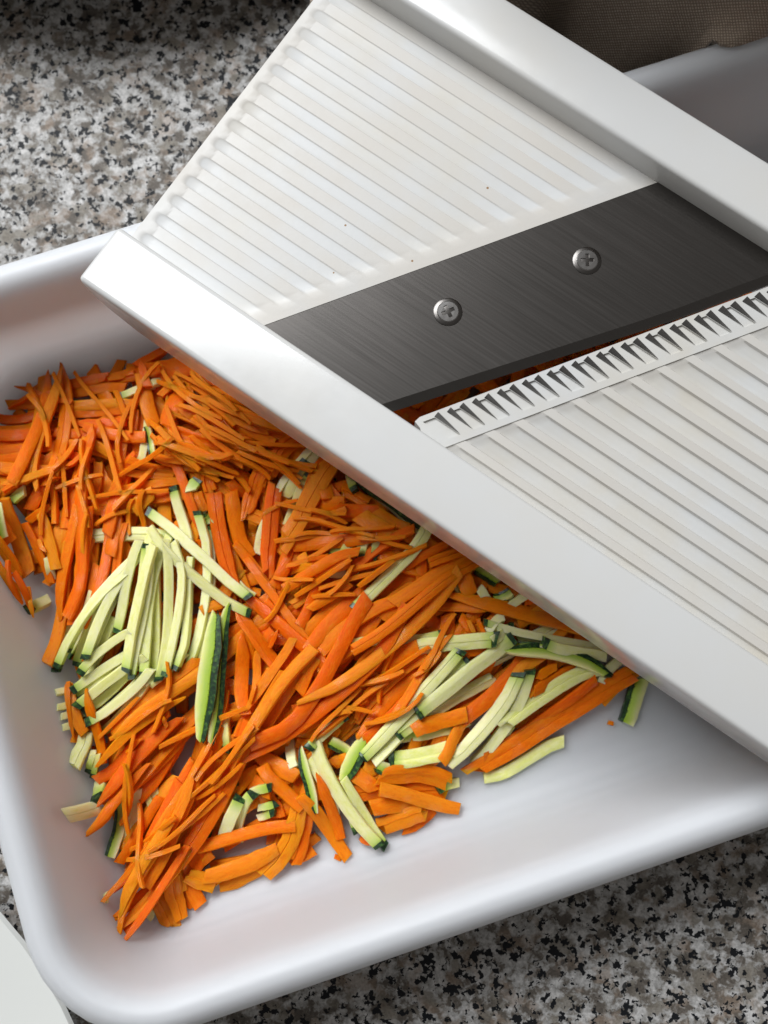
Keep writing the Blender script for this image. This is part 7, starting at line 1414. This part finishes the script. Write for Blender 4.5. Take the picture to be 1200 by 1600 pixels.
("C","stuff",1.2,1.4,"",(-46.2,64.7,34.2,-40.7,64.5,33.4,-33.4,64.2,31.6,-26.1,63.7,30.1,-20.6,63.4,29.3)),
("C","stuff",1.6,1.4,"",(-51.2,67.4,33.2,-48.0,64.7,33.2,-43.6,61.3,32.8,-38.9,58.3,31.7,-35.3,56.3,31.0)),
("C","stuff",1.7,1.4,"",(-62.4,64.7,33.7,-59.3,61.7,33.4,-55.0,58.2,32.6,-50.3,55.1,31.1,-46.5,53.1,30.0)),
("C","stuff",1.4,1.4,"",(-40.6,61.0,34.1,-37.0,59.8,34.1,-32.2,58.2,33.6,-27.4,56.7,32.2,-23.8,55.6,31.4)),
("C","stuff",1.2,1.4,"",(-42.7,59.6,33.4,-40.2,58.6,33.1,-37.1,57.1,32.2,-34.2,55.3,30.9,-32.1,53.7,30.2)),
("C","stuff",1.5,1.4,"",(-54.9,77.6,31.4,-52.0,75.9,31.4,-48.2,73.4,31.4,-44.6,70.7,31.9,-42.0,68.5,32.2)),
("C","stuff",1.2,1.4,"",(-47.8,78.7,30.0,-43.5,75.6,30.8,-37.5,72.0,32.4,-31.2,68.9,32.8,-26.3,67.0,32.3)),
("C","stuff",1.4,1.4,"",(-64.6,88.5,25.7,-60.8,84.1,27.3,-55.4,78.7,30.8,-49.6,73.6,33.2,-45.1,70.2,34.1)),
("C","stuff",1.9,1.4,"",(-41.1,62.3,34.2,-36.2,61.6,33.4,-29.8,60.4,31.7,-23.4,58.6,30.8,-18.8,57.0,30.7)),
("C","stuff",1.5,1.4,"",(-45.0,77.2,32.4,-42.4,76.0,31.8,-38.8,74.9,30.3,-35.2,74.3,28.3,-32.3,74.1,27.2)),
("C","stuff",1.2,1.4,"",(-60.1,85.9,26.4,-55.2,83.1,27.5,-48.8,79.0,30.0,-42.8,74.4,32.5,-38.5,70.7,33.6)),
("C","stuff",1.7,1.4,"",(-66.8,71.1,30.7,-63.7,67.6,31.9,-59.4,63.0,33.8,-54.9,58.7,34.0,-51.3,55.7,33.7)),
("C","stuff",1.8,1.4,"",(-49.3,76.3,31.8,-44.2,74.4,32.9,-37.5,71.8,33.9,-30.8,69.0,33.2,-25.9,66.8,32.2)),
("C","stuff",1.2,1.4,"",(-56.1,88.8,24.1,-52.6,84.4,26.1,-47.6,78.8,30.7,-42.5,73.4,34.3,-38.4,69.6,35.3)),
("C","stuff",1.2,1.4,"",(-37.0,61.0,35.2,-33.4,59.6,34.7,-28.6,57.9,33.4,-23.7,56.4,31.9,-20.0,55.4,31.2)),
("C","stuff",1.7,1.4,"",(-47.8,67.1,34.1,-45.3,65.7,34.6,-42.0,63.8,35.1,-38.6,62.0,35.6,-36.0,60.8,36.0)),
("C","stuff",1.2,1.4,"",(-35.1,62.1,35.7,-32.8,59.8,35.4,-29.6,56.8,33.9,-26.3,53.9,31.9,-23.7,51.9,31.0)),
("C","stuff",1.5,1.4,"",(-48.1,65.6,35.5,-43.3,64.0,36.0,-37.0,61.7,36.6,-30.8,59.1,36.2,-26.2,57.0,35.7)),
("C","stuff",1.9,1.4,"",(-63.2,67.9,33.1,-60.6,65.3,33.9,-57.0,62.1,34.6,-53.0,59.3,34.3,-49.9,57.4,34.0)),
("C","stuff",1.2,1.4,"",(-55.5,86.2,26.4,-51.4,82.4,28.7,-46.0,77.2,33.0,-40.7,72.0,35.7,-36.8,68.0,36.3)),
("C","stuff",1.4,1.4,"",(-57.6,75.0,31.1,-53.6,72.3,32.2,-48.2,68.9,34.2,-42.6,65.7,35.8,-38.4,63.4,36.7)),
("C","stuff",1.8,1.4,"",(-62.7,63.5,35.0,-58.4,62.1,35.4,-52.7,60.8,35.2,-46.9,60.2,34.5,-42.4,60.1,34.3)),
("C","stuff",1.4,1.4,"",(-49.0,67.8,35.7,-45.9,66.2,36.4,-41.9,64.0,37.4,-38.0,61.7,37.7,-35.1,59.9,37.7)),
("C","stuff",1.3,1.4,"",(-52.1,59.0,35.7,-49.6,58.5,34.9,-46.4,57.6,33.0,-43.3,56.3,30.9,-41.1,55.2,29.9)),
("C","stuff",1.3,1.4,"",(-54.8,84.8,28.6,-51.7,82.0,30.1,-47.6,78.3,33.1,-43.5,74.5,35.8,-40.5,71.6,37.0)),
("C","stuff",1.2,1.4,"",(-86.6,55.0,30.6,-85.9,51.7,30.9,-84.9,47.4,31.5,-83.6,43.2,31.7,-82.4,40.1,31.6)),
("C","stuff",1.5,1.4,"",(-102.7,82.7,26.6,-100.8,78.5,28.0,-98.2,72.9,30.2,-95.8,67.2,31.9,-94.0,62.9,32.8)),
("C","stuff",1.2,1.4,"",(-60.8,50.9,29.2,-65.6,50.8,29.2,-71.9,50.4,29.5,-78.3,49.5,30.0,-83.0,48.6,30.6)),
("C","stuff",1.2,1.4,"",(-92.4,55.8,33.6,-93.5,52.1,33.1,-94.7,47.1,32.3,-95.3,42.0,32.0,-95.5,38.1,31.8)),
("C","stuff",1.3,1.4,"",(-101.8,79.0,29.1,-100.2,77.5,29.6,-98.4,75.4,30.3,-96.9,73.0,30.7,-95.9,71.1,31.2)),
("C","stuff",1.2,1.4,"",(-85.1,65.4,31.2,-84.5,61.1,31.3,-83.4,55.4,31.4,-81.9,49.9,31.0,-80.6,45.7,30.4)),
("C","stuff",1.2,1.4,"",(-95.2,85.9,27.6,-92.8,82.0,27.3,-90.1,76.6,27.1,-87.9,71.1,28.0,-86.5,66.7,28.5)),
("C","stuff",1.2,1.4,"",(-72.2,45.1,27.8,-74.3,44.7,28.6,-77.0,43.8,29.7,-79.5,42.5,29.3,-81.3,41.2,28.7)),
("C","stuff",1.2,1.4,"",(-90.4,87.4,23.2,-86.2,82.9,24.5,-80.8,76.7,26.9,-75.8,70.2,29.1,-72.3,65.1,30.0)),
("C","stuff",1.2,1.4,"",(-70.9,48.5,29.2,-71.8,46.4,28.6,-72.3,43.5,27.0,-72.2,40.6,27.0,-71.7,38.4,27.7)),
("C","stuff",1.2,1.4,"",(-79.4,55.3,29.9,-82.1,54.2,31.1,-85.7,52.9,31.6,-89.5,51.9,30.9,-92.3,51.3,31.2)),
("C","stuff",1.4,1.4,"",(-58.5,64.6,36.2,-62.2,63.0,34.6,-67.1,60.5,31.2,-71.7,57.7,29.7,-75.0,55.3,28.8)),
("C","stuff",1.2,1.4,"",(-82.6,43.8,32.8,-82.7,40.4,32.4,-82.8,36.0,31.6,-82.8,31.5,30.9,-82.7,28.2,30.7)),
("C","stuff",1.5,1.4,"",(-81.3,71.4,29.3,-79.2,67.0,29.3,-76.9,61.1,29.2,-75.0,54.9,29.5,-73.9,50.3,29.9)),
("C","stuff",1.6,1.4,"",(-77.1,80.3,27.3,-75.8,78.7,27.9,-74.5,76.3,28.4,-73.5,73.8,28.4,-73.0,71.8,28.5)),
("C","stuff",1.5,1.4,"",(-65.1,57.9,28.3,-67.3,55.1,28.5,-70.3,51.4,29.3,-73.4,47.9,30.0,-75.9,45.3,30.3)),
("C","stuff",1.2,1.4,"",(-82.7,62.7,32.0,-83.4,60.2,32.2,-84.0,56.9,32.5,-84.3,53.5,32.4,-84.4,50.9,32.2)),
("C","stuff",1.5,1.4,"",(-67.6,50.9,30.3,-68.5,48.8,30.0,-69.0,46.0,28.9,-68.8,43.1,26.9,-68.2,40.9,26.1)),
("C","stuff",1.3,1.4,"",(-72.1,76.8,28.9,-72.6,73.0,29.4,-73.3,67.8,30.0,-74.0,62.7,29.8,-74.5,58.8,29.5)),
("C","stuff",1.2,1.4,"",(-91.4,61.2,31.5,-90.5,57.4,31.3,-89.7,52.3,30.9,-89.1,47.1,30.6,-88.8,43.3,30.5)),
("C","stuff",1.2,1.4,"",(-64.5,88.5,28.1,-66.7,84.2,28.9,-69.0,78.2,29.4,-70.8,72.1,29.4,-71.6,67.3,29.7)),
("C","stuff",1.4,1.4,"",(-87.0,65.7,29.7,-87.9,63.6,30.2,-89.3,60.9,31.4,-91.0,58.3,32.6,-92.5,56.5,33.1)),
("C","stuff",1.5,1.4,"",(-30.7,36.1,29.4,-27.9,35.9,29.6,-24.1,36.2,29.7,-20.5,37.1,29.0,-17.8,38.1,28.3)),
("C","stuff",1.4,1.4,"",(-24.9,20.6,30.1,-21.5,22.4,31.2,-16.9,25.1,33.2,-12.5,27.9,34.6,-9.3,30.1,35.1)),
("C","stuff",1.2,1.4,"",(-31.0,25.9,28.9,-28.5,25.6,29.5,-25.3,25.3,31.2,-22.0,25.0,33.1,-19.5,24.7,33.7)),
("C","stuff",1.2,1.4,"",(-7.0,37.8,33.0,-3.9,36.6,33.1,0.2,35.2,33.2,4.5,34.0,33.5,7.7,33.3,33.5)),
("C","stuff",1.2,1.4,"",(-25.1,37.2,30.4,-22.5,37.7,30.2,-19.0,38.1,29.4,-15.5,38.0,29.2,-12.9,37.7,29.7)),
("C","stuff",1.2,1.4,"",(-9.9,27.4,32.6,-5.3,28.8,32.5,0.9,30.7,33.1,7.0,32.6,33.6,11.7,34.0,33.5)),
("C","stuff",1.3,1.4,"",(-18.2,22.3,32.1,-14.3,23.4,32.0,-9.1,24.8,31.8,-4.0,26.2,31.5,-0.1,27.3,31.7)),
("C","stuff",1.2,1.4,"",(-20.0,20.2,31.9,-17.5,20.1,32.2,-14.1,20.1,32.3,-10.8,20.4,31.8,-8.2,20.7,31.5)),
("C","stuff",1.3,1.4,"",(-7.6,36.2,33.6,-4.7,36.2,33.9,-0.9,36.2,34.0,2.9,36.3,33.7,5.8,36.4,33.8)),
("C","stuff",1.2,1.4,"",(-35.0,43.1,27.7,-33.0,44.7,28.2,-30.0,46.3,28.4,-26.8,47.3,28.5,-24.2,47.7,29.3)),
("C","stuff",1.5,1.4,"",(-7.2,23.0,31.7,-5.1,24.6,32.2,-2.4,26.6,32.7,0.4,28.5,33.0,2.6,30.0,33.3)),
("C","stuff",1.5,1.4,"",(-27.2,28.9,29.9,-23.8,30.5,30.2,-19.3,32.7,30.3,-14.8,34.9,30.6,-11.5,36.6,31.1)),
("C","stuff",1.2,1.4,"",(-30.5,46.8,29.2,-26.3,45.5,29.8,-20.6,44.2,30.8,-14.9,43.4,32.3,-10.5,43.1,33.2)),
("C","stuff",1.2,1.4,"",(-15.2,20.7,33.2,-13.5,22.1,33.2,-11.5,24.3,33.1,-9.8,26.6,33.4,-8.7,28.6,33.9)),
("C","stuff",1.2,1.4,"",(-25.5,42.2,30.2,-20.8,40.4,30.3,-14.5,38.4,31.3,-7.9,37.0,33.6,-2.9,36.3,34.9)),
("C","stuff",1.2,1.4,"",(-33.3,13.7,29.5,-31.9,16.0,29.5,-30.0,19.0,29.7,-28.0,21.9,30.5,-26.5,24.1,31.2)),
("C","stuff",1.2,1.4,"",(-14.9,37.8,33.5,-11.0,37.8,33.8,-5.9,38.0,33.9,-0.8,38.6,33.3,3.0,39.3,33.0)),
("C","stuff",1.3,1.4,"",(-20.6,44.5,32.3,-18.4,43.9,32.5,-15.4,42.9,32.4,-12.6,41.6,31.5,-10.5,40.5,31.1)),
("C","stuff",1.2,1.4,"",(-72.3,-40.5,27.1,-71.3,-37.0,28.1,-70.4,-32.4,30.9,-70.2,-27.7,32.4,-70.3,-24.1,32.7)),
("C","stuff",1.2,1.4,"",(-47.3,-19.1,27.4,-46.5,-15.4,26.9,-45.8,-10.6,25.1,-45.3,-5.7,23.9,-45.1,-1.9,24.4)),
("C","stuff",1.2,1.4,"",(-51.8,-33.8,27.9,-49.3,-31.5,27.9,-45.8,-28.7,28.6,-42.1,-26.2,29.8,-39.2,-24.5,30.5)),
("C","stuff",1.4,1.4,"",(-74.7,-59.1,34.7,-72.0,-56.0,32.4,-68.6,-51.8,30.9,-65.4,-47.5,31.4,-63.0,-44.2,31.8)),
("C","stuff",1.2,1.4,"",(-63.3,-16.1,30.5,-61.8,-12.1,30.9,-60.3,-6.8,31.2,-59.5,-1.3,31.7,-59.4,2.9,32.3)),
("C","stuff",1.2,1.4,"",(-54.0,-33.8,29.8,-50.3,-30.1,29.1,-45.1,-25.3,29.0,-39.7,-20.8,30.4,-35.5,-17.7,31.1)),
("C","stuff",1.3,1.4,"",(-63.3,-46.9,33.6,-59.1,-44.0,32.3,-53.6,-39.9,29.5,-48.2,-35.7,28.1,-44.2,-32.5,27.7)),
("C","stuff",1.2,1.4,"",(-52.5,-27.8,30.2,-50.1,-23.2,29.4,-47.3,-16.8,28.1,-45.2,-10.2,26.2,-43.9,-5.1,25.0)),
("C","stuff",1.4,1.4,"",(-51.7,-28.9,29.6,-48.3,-25.6,28.8,-43.6,-21.5,28.9,-38.5,-17.7,30.6,-34.6,-15.1,31.3)),
("C","stuff",1.4,1.4,"",(-75.1,-17.7,29.3,-71.6,-15.3,30.5,-66.8,-12.3,31.3,-61.9,-9.5,31.7,-58.2,-7.4,31.8)),
("C","stuff",1.2,1.4,"",(-69.8,-42.9,28.3,-69.8,-37.2,29.6,-69.4,-29.5,31.8,-68.8,-22.0,32.2,-68.1,-16.3,32.0)),
("C","stuff",1.2,1.4,"",(-78.5,-17.4,28.7,-75.8,-15.4,28.9,-72.5,-12.4,29.5,-69.5,-9.1,30.1,-67.5,-6.4,30.4)),
("C","stuff",1.4,1.4,"",(-69.5,-49.3,29.7,-66.4,-48.7,31.5,-62.3,-47.7,33.3,-58.2,-46.5,32.2,-55.2,-45.6,31.6)),
("C","stuff",1.4,1.4,"",(-69.4,-47.1,27.3,-66.5,-45.2,28.1,-62.7,-42.6,30.6,-59.0,-39.8,32.7,-56.3,-37.7,32.9)),
("C","stuff",1.2,1.4,"",(-60.9,-45.6,33.8,-57.8,-42.8,32.8,-53.7,-39.2,30.7,-49.6,-35.6,29.2,-46.5,-32.9,28.7)),
("C","stuff",1.2,1.4,"",(-64.2,-55.6,34.5,-65.4,-51.2,33.4,-66.6,-45.3,30.3,-67.3,-39.4,27.8,-67.4,-34.9,27.1)),
("C","stuff",1.5,1.4,"",(-62.0,-20.0,29.1,-57.1,-17.5,28.1,-50.4,-14.4,27.2,-43.6,-11.7,28.0,-38.3,-9.8,28.6)),
("C","stuff",1.5,1.4,"",(-47.5,-29.8,29.7,-44.7,-26.7,30.2,-41.2,-22.4,31.1,-38.0,-17.9,31.9,-35.7,-14.4,32.1)),
("C","stuff",1.6,1.4,"",(-8.4,-13.1,25.9,-7.8,-10.8,26.3,-6.6,-8.1,27.1,-4.8,-5.6,27.7,-3.1,-4.0,28.0)),
("C","stuff",1.2,1.4,"",(-5.8,-15.4,27.4,-3.5,-14.0,27.8,-0.4,-12.3,28.7,2.9,-10.9,30.2,5.3,-9.9,30.9)),
("C","stuff",1.2,1.4,"",(-19.2,-18.0,29.3,-16.5,-15.4,28.8,-12.6,-12.3,27.7,-8.3,-9.7,27.5,-5.0,-8.0,27.8)),
("C","stuff",1.2,1.4,"",(7.7,-1.7,30.9,9.6,-0.6,31.1,11.8,1.1,31.5,13.8,3.1,31.8,15.1,4.9,32.0)),
("C","stuff",1.2,1.4,"",(-5.8,-14.4,28.6,-2.2,-13.1,29.4,2.4,-11.0,30.8,6.8,-8.4,31.3,9.9,-6.2,31.3)),
("C","stuff",1.2,1.4,"",(-2.0,-8.8,27.3,-0.6,-4.7,28.0,1.3,0.8,29.3,3.2,6.3,30.8,4.6,10.4,31.8)),
("C","stuff",1.2,1.4,"",(-18.6,-11.2,27.5,-15.1,-8.9,27.3,-10.4,-5.9,27.2,-5.6,-3.0,27.9,-2.1,-0.8,28.2)),
("C","stuff",1.2,1.4,"",(-5.5,-3.4,29.3,-1.5,-1.8,29.5,3.7,0.7,30.1,8.5,3.7,30.8,12.0,6.3,31.2)),
("C","stuff",1.5,1.4,"",(10.4,-0.0,32.4,11.7,3.6,32.0,14.0,8.1,31.2,16.7,12.3,30.2,19.2,15.2,29.7)),
("C","stuff",1.2,1.4,"",(-10.6,-11.2,28.5,-8.7,-9.0,28.6,-5.7,-6.5,28.8,-2.4,-4.5,29.0,0.4,-3.4,28.8)),
("C","stuff",1.5,1.4,"",(-23.5,-16.8,25.8,-20.7,-15.2,26.1,-16.8,-13.3,27.2,-12.7,-11.8,28.8,-9.5,-10.9,29.4)),
("C","stuff",1.4,1.4,"",(-12.1,-4.1,28.5,-8.3,-3.8,29.2,-3.4,-2.9,30.2,1.5,-1.6,30.4,5.0,-0.3,30.1)),
("C","stuff",1.3,1.4,"",(-16.7,-9.9,28.3,-13.8,-9.8,28.2,-10.0,-10.1,29.0,-6.3,-10.7,28.6,-3.5,-11.5,28.3)),
("C","stuff",1.2,1.4,"",(-20.6,-18.8,30.0,-17.4,-16.0,30.0,-13.3,-12.1,29.7,-9.5,-8.0,29.1,-6.8,-4.7,29.0)),
("Z","F",4.0,1.8,"sR",(-43.7,18.3,28.5,-45.2,10.3,28.1,-46.8,-0.4,27.8,-47.7,-11.1,27.8,-48.1,-19.3,28.7)),
("Z","F",5.5,1.8,"sR",(-46.9,16.3,29.4,-48.1,8.9,29.5,-49.5,-1.0,29.6,-50.4,-10.9,29.2,-50.8,-18.4,29.2)),
]


def catmull(P, t):
    n = len(P) - 1
    x = t * n
    i = min(int(x), n - 1)
    f = x - i
    p0, p1, p2, p3 = P[max(i - 1, 0)], P[i], P[i + 1], P[min(i + 2, n)]
    return .5 * ((2 * p1) + (p2 - p0) * f + (2 * p0 - 5 * p1 + 4 * p2 - p3) * f * f + (3 * p1 - p0 - 3 * p2 + p3) * f ** 3)

def sweep(name, mat, P, w, th, t0, t1, rng, seed, taper0=1.0, taper1=1.0, obl0=0.0, obl1=0.0, roll=0.0, off=0.0, wscale=1.0,
          n=10, skin0=False, skin1=False, sideskin=0, parent=None, rough=1.0, lanes=1, sink=None):
    """a cut strip: bevelled rectangle swept along P between t0 and t1 (0..1); off shifts it sideways (in strip widths)"""
    verts, faces, near, uvs = [], [], [], []
    ts = [t0 + (t1 - t0) * i / n for i in range(n + 1)]
    if n >= 8:      # tighter rings at the two ends
        ts[1] = t0 + (t1 - t0) * .03; ts[-2] = t1 - (t1 - t0) * .03
    bev = .12
    sec = [(-.5, -.5 + bev), (-.5 + bev * .4, -.5), (.5 - bev * .4, -.5), (.5, -.5 + bev)]
    lane = [0, 0, lanes - 1, lanes - 1]
    cuts = [-.5] + sorted(-.5 + (k + .25 * (2 * mnoise.noise(Vector((seed, k, 9.1))))) / lanes for k in range(1, lanes)) + [.5]
    for k in range(lanes - 1, -1, -1):      # top edge, right to left, one lane after another
        hk = .5 + (.45 * mnoise.noise(Vector((seed * 1.7, k * 2.3, 5.5))) if lanes > 1 else 0)
        r_in = bev * .4 if k == lanes - 1 else .022
        l_in = bev * .4 if k == 0 else .022
        if k == lanes - 1: sec.append((.5, hk - bev)); lane.append(k)
        sec.append((cuts[k + 1] - r_in, hk)); lane.append(k)
        sec.append((cuts[k] + l_in, hk)); lane.append(k)
        if k == 0: sec.append((-.5, hk - bev)); lane.append(k)
        else: sec.append((cuts[k], .36)); lane.append(k)
    shift = [(w * (.9 if lanes < 4 else 1.3) * mnoise.noise(Vector((seed, k * 3.1, 1.9))), w * (.9 if lanes < 4 else 1.3) * mnoise.noise(Vector((seed, k * 3.1, 8.4)))) if lanes > 1 else (0, 0) for k in range(lanes)]
    tot = (P[-1] - P[0]).length
    for i, t in enumerate(ts):
        c = catmull(P, t)
        d = (catmull(P, min(1, t + .02)) - catmull(P, max(0, t - .02))).normalized()
        side = Vector((-d.y, d.x, 0)).normalized()
        up = d.cross(side).normalized()
        if up.z < 0: up = -up
        a = roll * (1 + .35 * math.sin(t * 3 + seed))
        s2 = side * math.cos(a) + up * math.sin(a)
        u2 = up * math.cos(a) - side * math.sin(a)
        e0 = max(0.0, min(1.0, t / .30)); e1 = max(0.0, min(1.0, (1 - t) / .30))
        tw = (taper0 + (1 - taper0) * e0 ** .8) * (taper1 + (1 - taper1) * e1 ** .8)
        tw *= 1 + .10 * rough * mnoise.noise(Vector((t * 4, seed, .3)))
        th_t = th * (1 + .16 * rough * mnoise.noise(Vector((t * 5, seed, 7.3)))) * (.55 + .45 * min(tw, 1))
        wob = w * .06 * rough * mnoise.noise(Vector((t * 6, seed, 3.3)))
        for k, (a_, b_) in enumerate(sec):
            q = c + s2 * ((a_ * wscale + off) * w * tw + wob) + u2 * (b_ * th_t)
            sh = (obl0 * max(0, 1 - t / .15) + obl1 * max(0, 1 - (1 - t) / .15)) * a_ * w * .9
            q = q + d * sh
            q = q + d * (shift[lane[k]][0] * max(0, 1 - t / .12) + shift[lane[k]][1] * max(0, 1 - (1 - t) / .12))
            if i in (0, n): q = q + d * w * .10 * rough * mnoise.noise(q * 900)
            verts.append(q)
            nr = 0.0
            if skin0: nr = max(nr, 1 - (t * tot) / .0055)
            if skin1: nr = max(nr, 1 - ((1 - t) * tot) / .0055)
            if sideskin: nr = max(nr, (a_ * sideskin + .5) * .95)
            near.append(max(0, nr))
            uvs.append((t * tot * 100, k / len(sec)))
    K = len(sec)
    for i in range(n):
        for k in range(K):
            faces.append((i * K + k, i * K + (k + 1) % K, (i + 1) * K + (k + 1) % K, (i + 1) * K + k))
    faces.append(tuple(range(K - 1, -1, -1))); faces.append(tuple(n * K + k for k in range(K)))
    if sink is not None:
        o_ = len(sink[0])
        sink[0].extend(tuple(q) for q in verts); sink[1].extend(tuple(i + o_ for i in f) for f in faces)
        sink[2].extend((u + seed, v) for u, v in uvs)
        return None
    base = P[0]
    me = bpy.data.meshes.new(name)
    me.from_pydata([tuple(q - base) for q in verts], [], faces)
    at = me.attributes.new('skin_near', 'FLOAT', 'POINT')
    at.data.foreach_set('value', near)
    uvl_ = me.uv_layers.new(name='UVMap')
    for lp in me.loops:
        uvl_.data[lp.index].uv = uvs[lp.vertex_index]
    for p in me.polygons: p.use_smooth = True
    me.set_sharp_from_angle(angle=rad(52))
    o = link(name, me, mat, parent)
    if parent is None: o.location = base
    return o

WHERE = {'A': 'in left-wall tangle', 'B': 'in mat below rail', 'C': 'by the pale fan', 'D': 'around crossed zucchini sticks',
         'E': "beside slicer's mid-rail", 'F': "by pale fan's tips", 'G': 'in central bundle', 'H': 'in front-corner bundle',
         'I': 'along front edge', 'J': 'right of white stick', 'K': "in pile's right half", 'L': "at pile's right end",
         'fill': 'deep in the pile', 'crumb': 'loose on tray floor'}
rng = random.Random(11)
def describe(kind, tg, w, opt, P):
    d = P[-1] - P[0]
    L = d.length
    if d.x < 0: d = -d
    a = math.degrees(math.atan2(d.y, d.x))
    if abs(a) < 22: ori = 'lying level'
    elif abs(a) > 68: ori = 'lying upright'
    elif a > 0: ori = 'rising rightward'
    else: ori = 'falling rightward'
    size = 'long' if L > .034 else ('short' if L < .019 else 'medium')
    wid = 'broad' if w > .0043 else ('thin' if w < .0028 else '')
    if kind == 'C':
        head = ' '.join(x for x in (size, wid, 'orange carrot strip') if x)
    else:
        sk = 'green-edged' if 's' in opt else ('green-tipped' if 'e' in opt else 'pale')
        head = ' '.join(x for x in (size, wid, sk, 'zucchini strip') if x)
    if tg == 'crumb': return 'tiny ' + ('orange carrot' if kind == 'C' else 'pale zucchini') + ' crumb loose on tray floor'
    return head + ' ' + ori + ' ' + WHERE[tg]

ORD = ['leftmost', 'second from left', 'third from left', 'fourth from left', 'fifth from left', 'sixth from left', 'seventh from left', 'eighth from left',
       'ninth from left', 'tenth from left', 'eleventh from left', 'twelfth from left', 'thirteenth from left', 'fourteenth from left']
def label_all():
    sets, out = {}, {}
    for i, (kind, tg, w, th, opt, flat) in enumerate(STRIPS):
        if tg == 'stuff': continue
        P = [Vector((flat[k] / 1000, flat[k + 1] / 1000, flat[k + 2] / 1000)) for k in range(0, 15, 3)]
        sets.setdefault(describe(kind, tg, w / 1000, opt, P), []).append((P[2].x / (.3163 - P[2].z), i))
    for base, items in sets.items():
        items.sort()
        for k, (_, i) in enumerate(items):
            if len(items) == 1: out[i] = base
            elif k == len(items) - 1: out[i] = 'rightmost of %d %s' % (len(items), base.replace(' strip ', ' strips ').replace(' crumb ', ' crumbs '))
            elif k < len(ORD): out[i] = '%s of %d %s' % (ORD[k], len(items), base.replace(' strip ', ' strips ').replace(' crumb ', ' crumbs '))
            else: out[i] = base
    return out
LAB = label_all()

MASS = ([], [], [])
for idx, (kind, tg, w, th, opt, flat) in enumerate(STRIPS):
    P = [Vector((flat[i] / 1000, flat[i + 1] / 1000, flat[i + 2] / 1000)) for i in range(0, 15, 3)]
    w, th = w / 1000, th / 1000
    seed = idx * 1.37
    d_ = (P[-1] - P[0]); L_ = d_.length; d_ = d_.normalized(); n_ = Vector((-d_.y, d_.x, 0))
    if tg != 'crumb':       # limp strips: a little sideways curve and droop at random
        cb, cs = rng.gauss(0, .040) * L_, rng.gauss(0, .018) * L_
        for k_, (f_, g_) in enumerate(((0, 0), (.75, .7), (1, 0), (.75, -.7), (0, 0))):
            P[k_] = P[k_] + n_ * (cb * f_ + cs * g_)
    if tg == 'stuff':
        sweep('', None, P, w, th, 0, 1, rng, seed, .8, .7, rng.uniform(-.5, .5), rng.uniform(-.5, .5), rng.uniform(-.4, .4), n=6, sink=MASS)
        continue
    th *= rng.uniform(.75, 1.2)
    label = LAB[idx]
    grp = {'C': 'carrot strips ', 'Z': 'zucchini strips '}[kind] + WHERE[tg]
    rl = rng.uniform(-.32, .32) if w < .0042 else rng.uniform(-.14, .14)
    ob0, ob1 = rng.uniform(-.5, .5), rng.uniform(-.5, .5)
    if kind == 'C':
        tp0 = .12 if 'p0' in opt else rng.choice((1.0, 1.0, .95, .85, .7, .3))
        tp1 = .12 if 'p1' in opt else rng.choice((1.0, 1.0, .95, .85, .7, .3))
        o = sweep('carrot_strip', M['carrot'], P, w, th, 0, 1, rng, seed, tp0, tp1, ob0, ob1, rl,
                  lanes=(3 if tg == 'B' and w > .003 else 2 if w > .0046 or rng.random() < .12 else 1))
        tag(o, label, 'carrot strip', grp)
    else:
        e0, e1 = 'e0' in opt, 'e1' in opt
        side = 0
        d_ = P[-1] - P[0]
        lower_right = 1 if (-d_.y) * 1.0 + d_.x * (-.3) > 0 else -1      # which flank faces the lower right
        if 'sl' in opt or 'sL' in opt: side = -lower_right
        if 'sr' in opt or 'sR' in opt: side = lower_right
        big = 'sL' in opt or 'sR' in opt
        tot = (P[-1] - P[0]).length
        cap = min(.25, .0021 / tot)
        tp = .35 if big else .9
        kw = dict(taper0=tp, taper1=tp, obl0=ob0, obl1=ob1)
        t0, t1 = (cap if e0 else 0), (1 - cap if e1 else 1)
        sfrac = (.34 if big else .26) if side else 0
        o = sweep('zucchini_strip', M['zuc'], P, w, th, t0, t1, rng, seed, roll=rl, lanes=(1 if w < .0036 or side else 2), off=-side * sfrac / 2, wscale=1 - sfrac, skin0=e0, skin1=e1, sideskin=side, **kw)
        tag(o, label, 'zucchini strip', grp)
        def child(t0_, t1_, off, ws, n):
            c = sweep('skin', M['skin'], P, w, th * 1.02, t0_, t1_, rng, seed, roll=rl, off=off, wscale=ws, n=n, parent=o, **kw)
        if e0: child(0, t0, -side * sfrac / 2, 1 - sfrac, 2)
        if e1: child(t1, 1, -side * sfrac / 2, 1 - sfrac, 2)
        if side: child(0, 1, side * (.5 - sfrac / 2), sfrac, 10)

me = bpy.data.meshes.new('shredded_carrot')
me.from_pydata(MASS[0], [], MASS[1])
uvl_ = me.uv_layers.new(name='UVMap')
for lp in me.loops: uvl_.data[lp.index].uv = MASS[2][lp.vertex_index]
for p in me.polygons: p.use_smooth = True
me.set_sharp_from_angle(angle=rad(52))
tag(link('shredded_carrot', me, M['carrot']), 'fine orange carrot shreds scattered through and under the pile of strips', 'shredded carrot', kind='stuff')
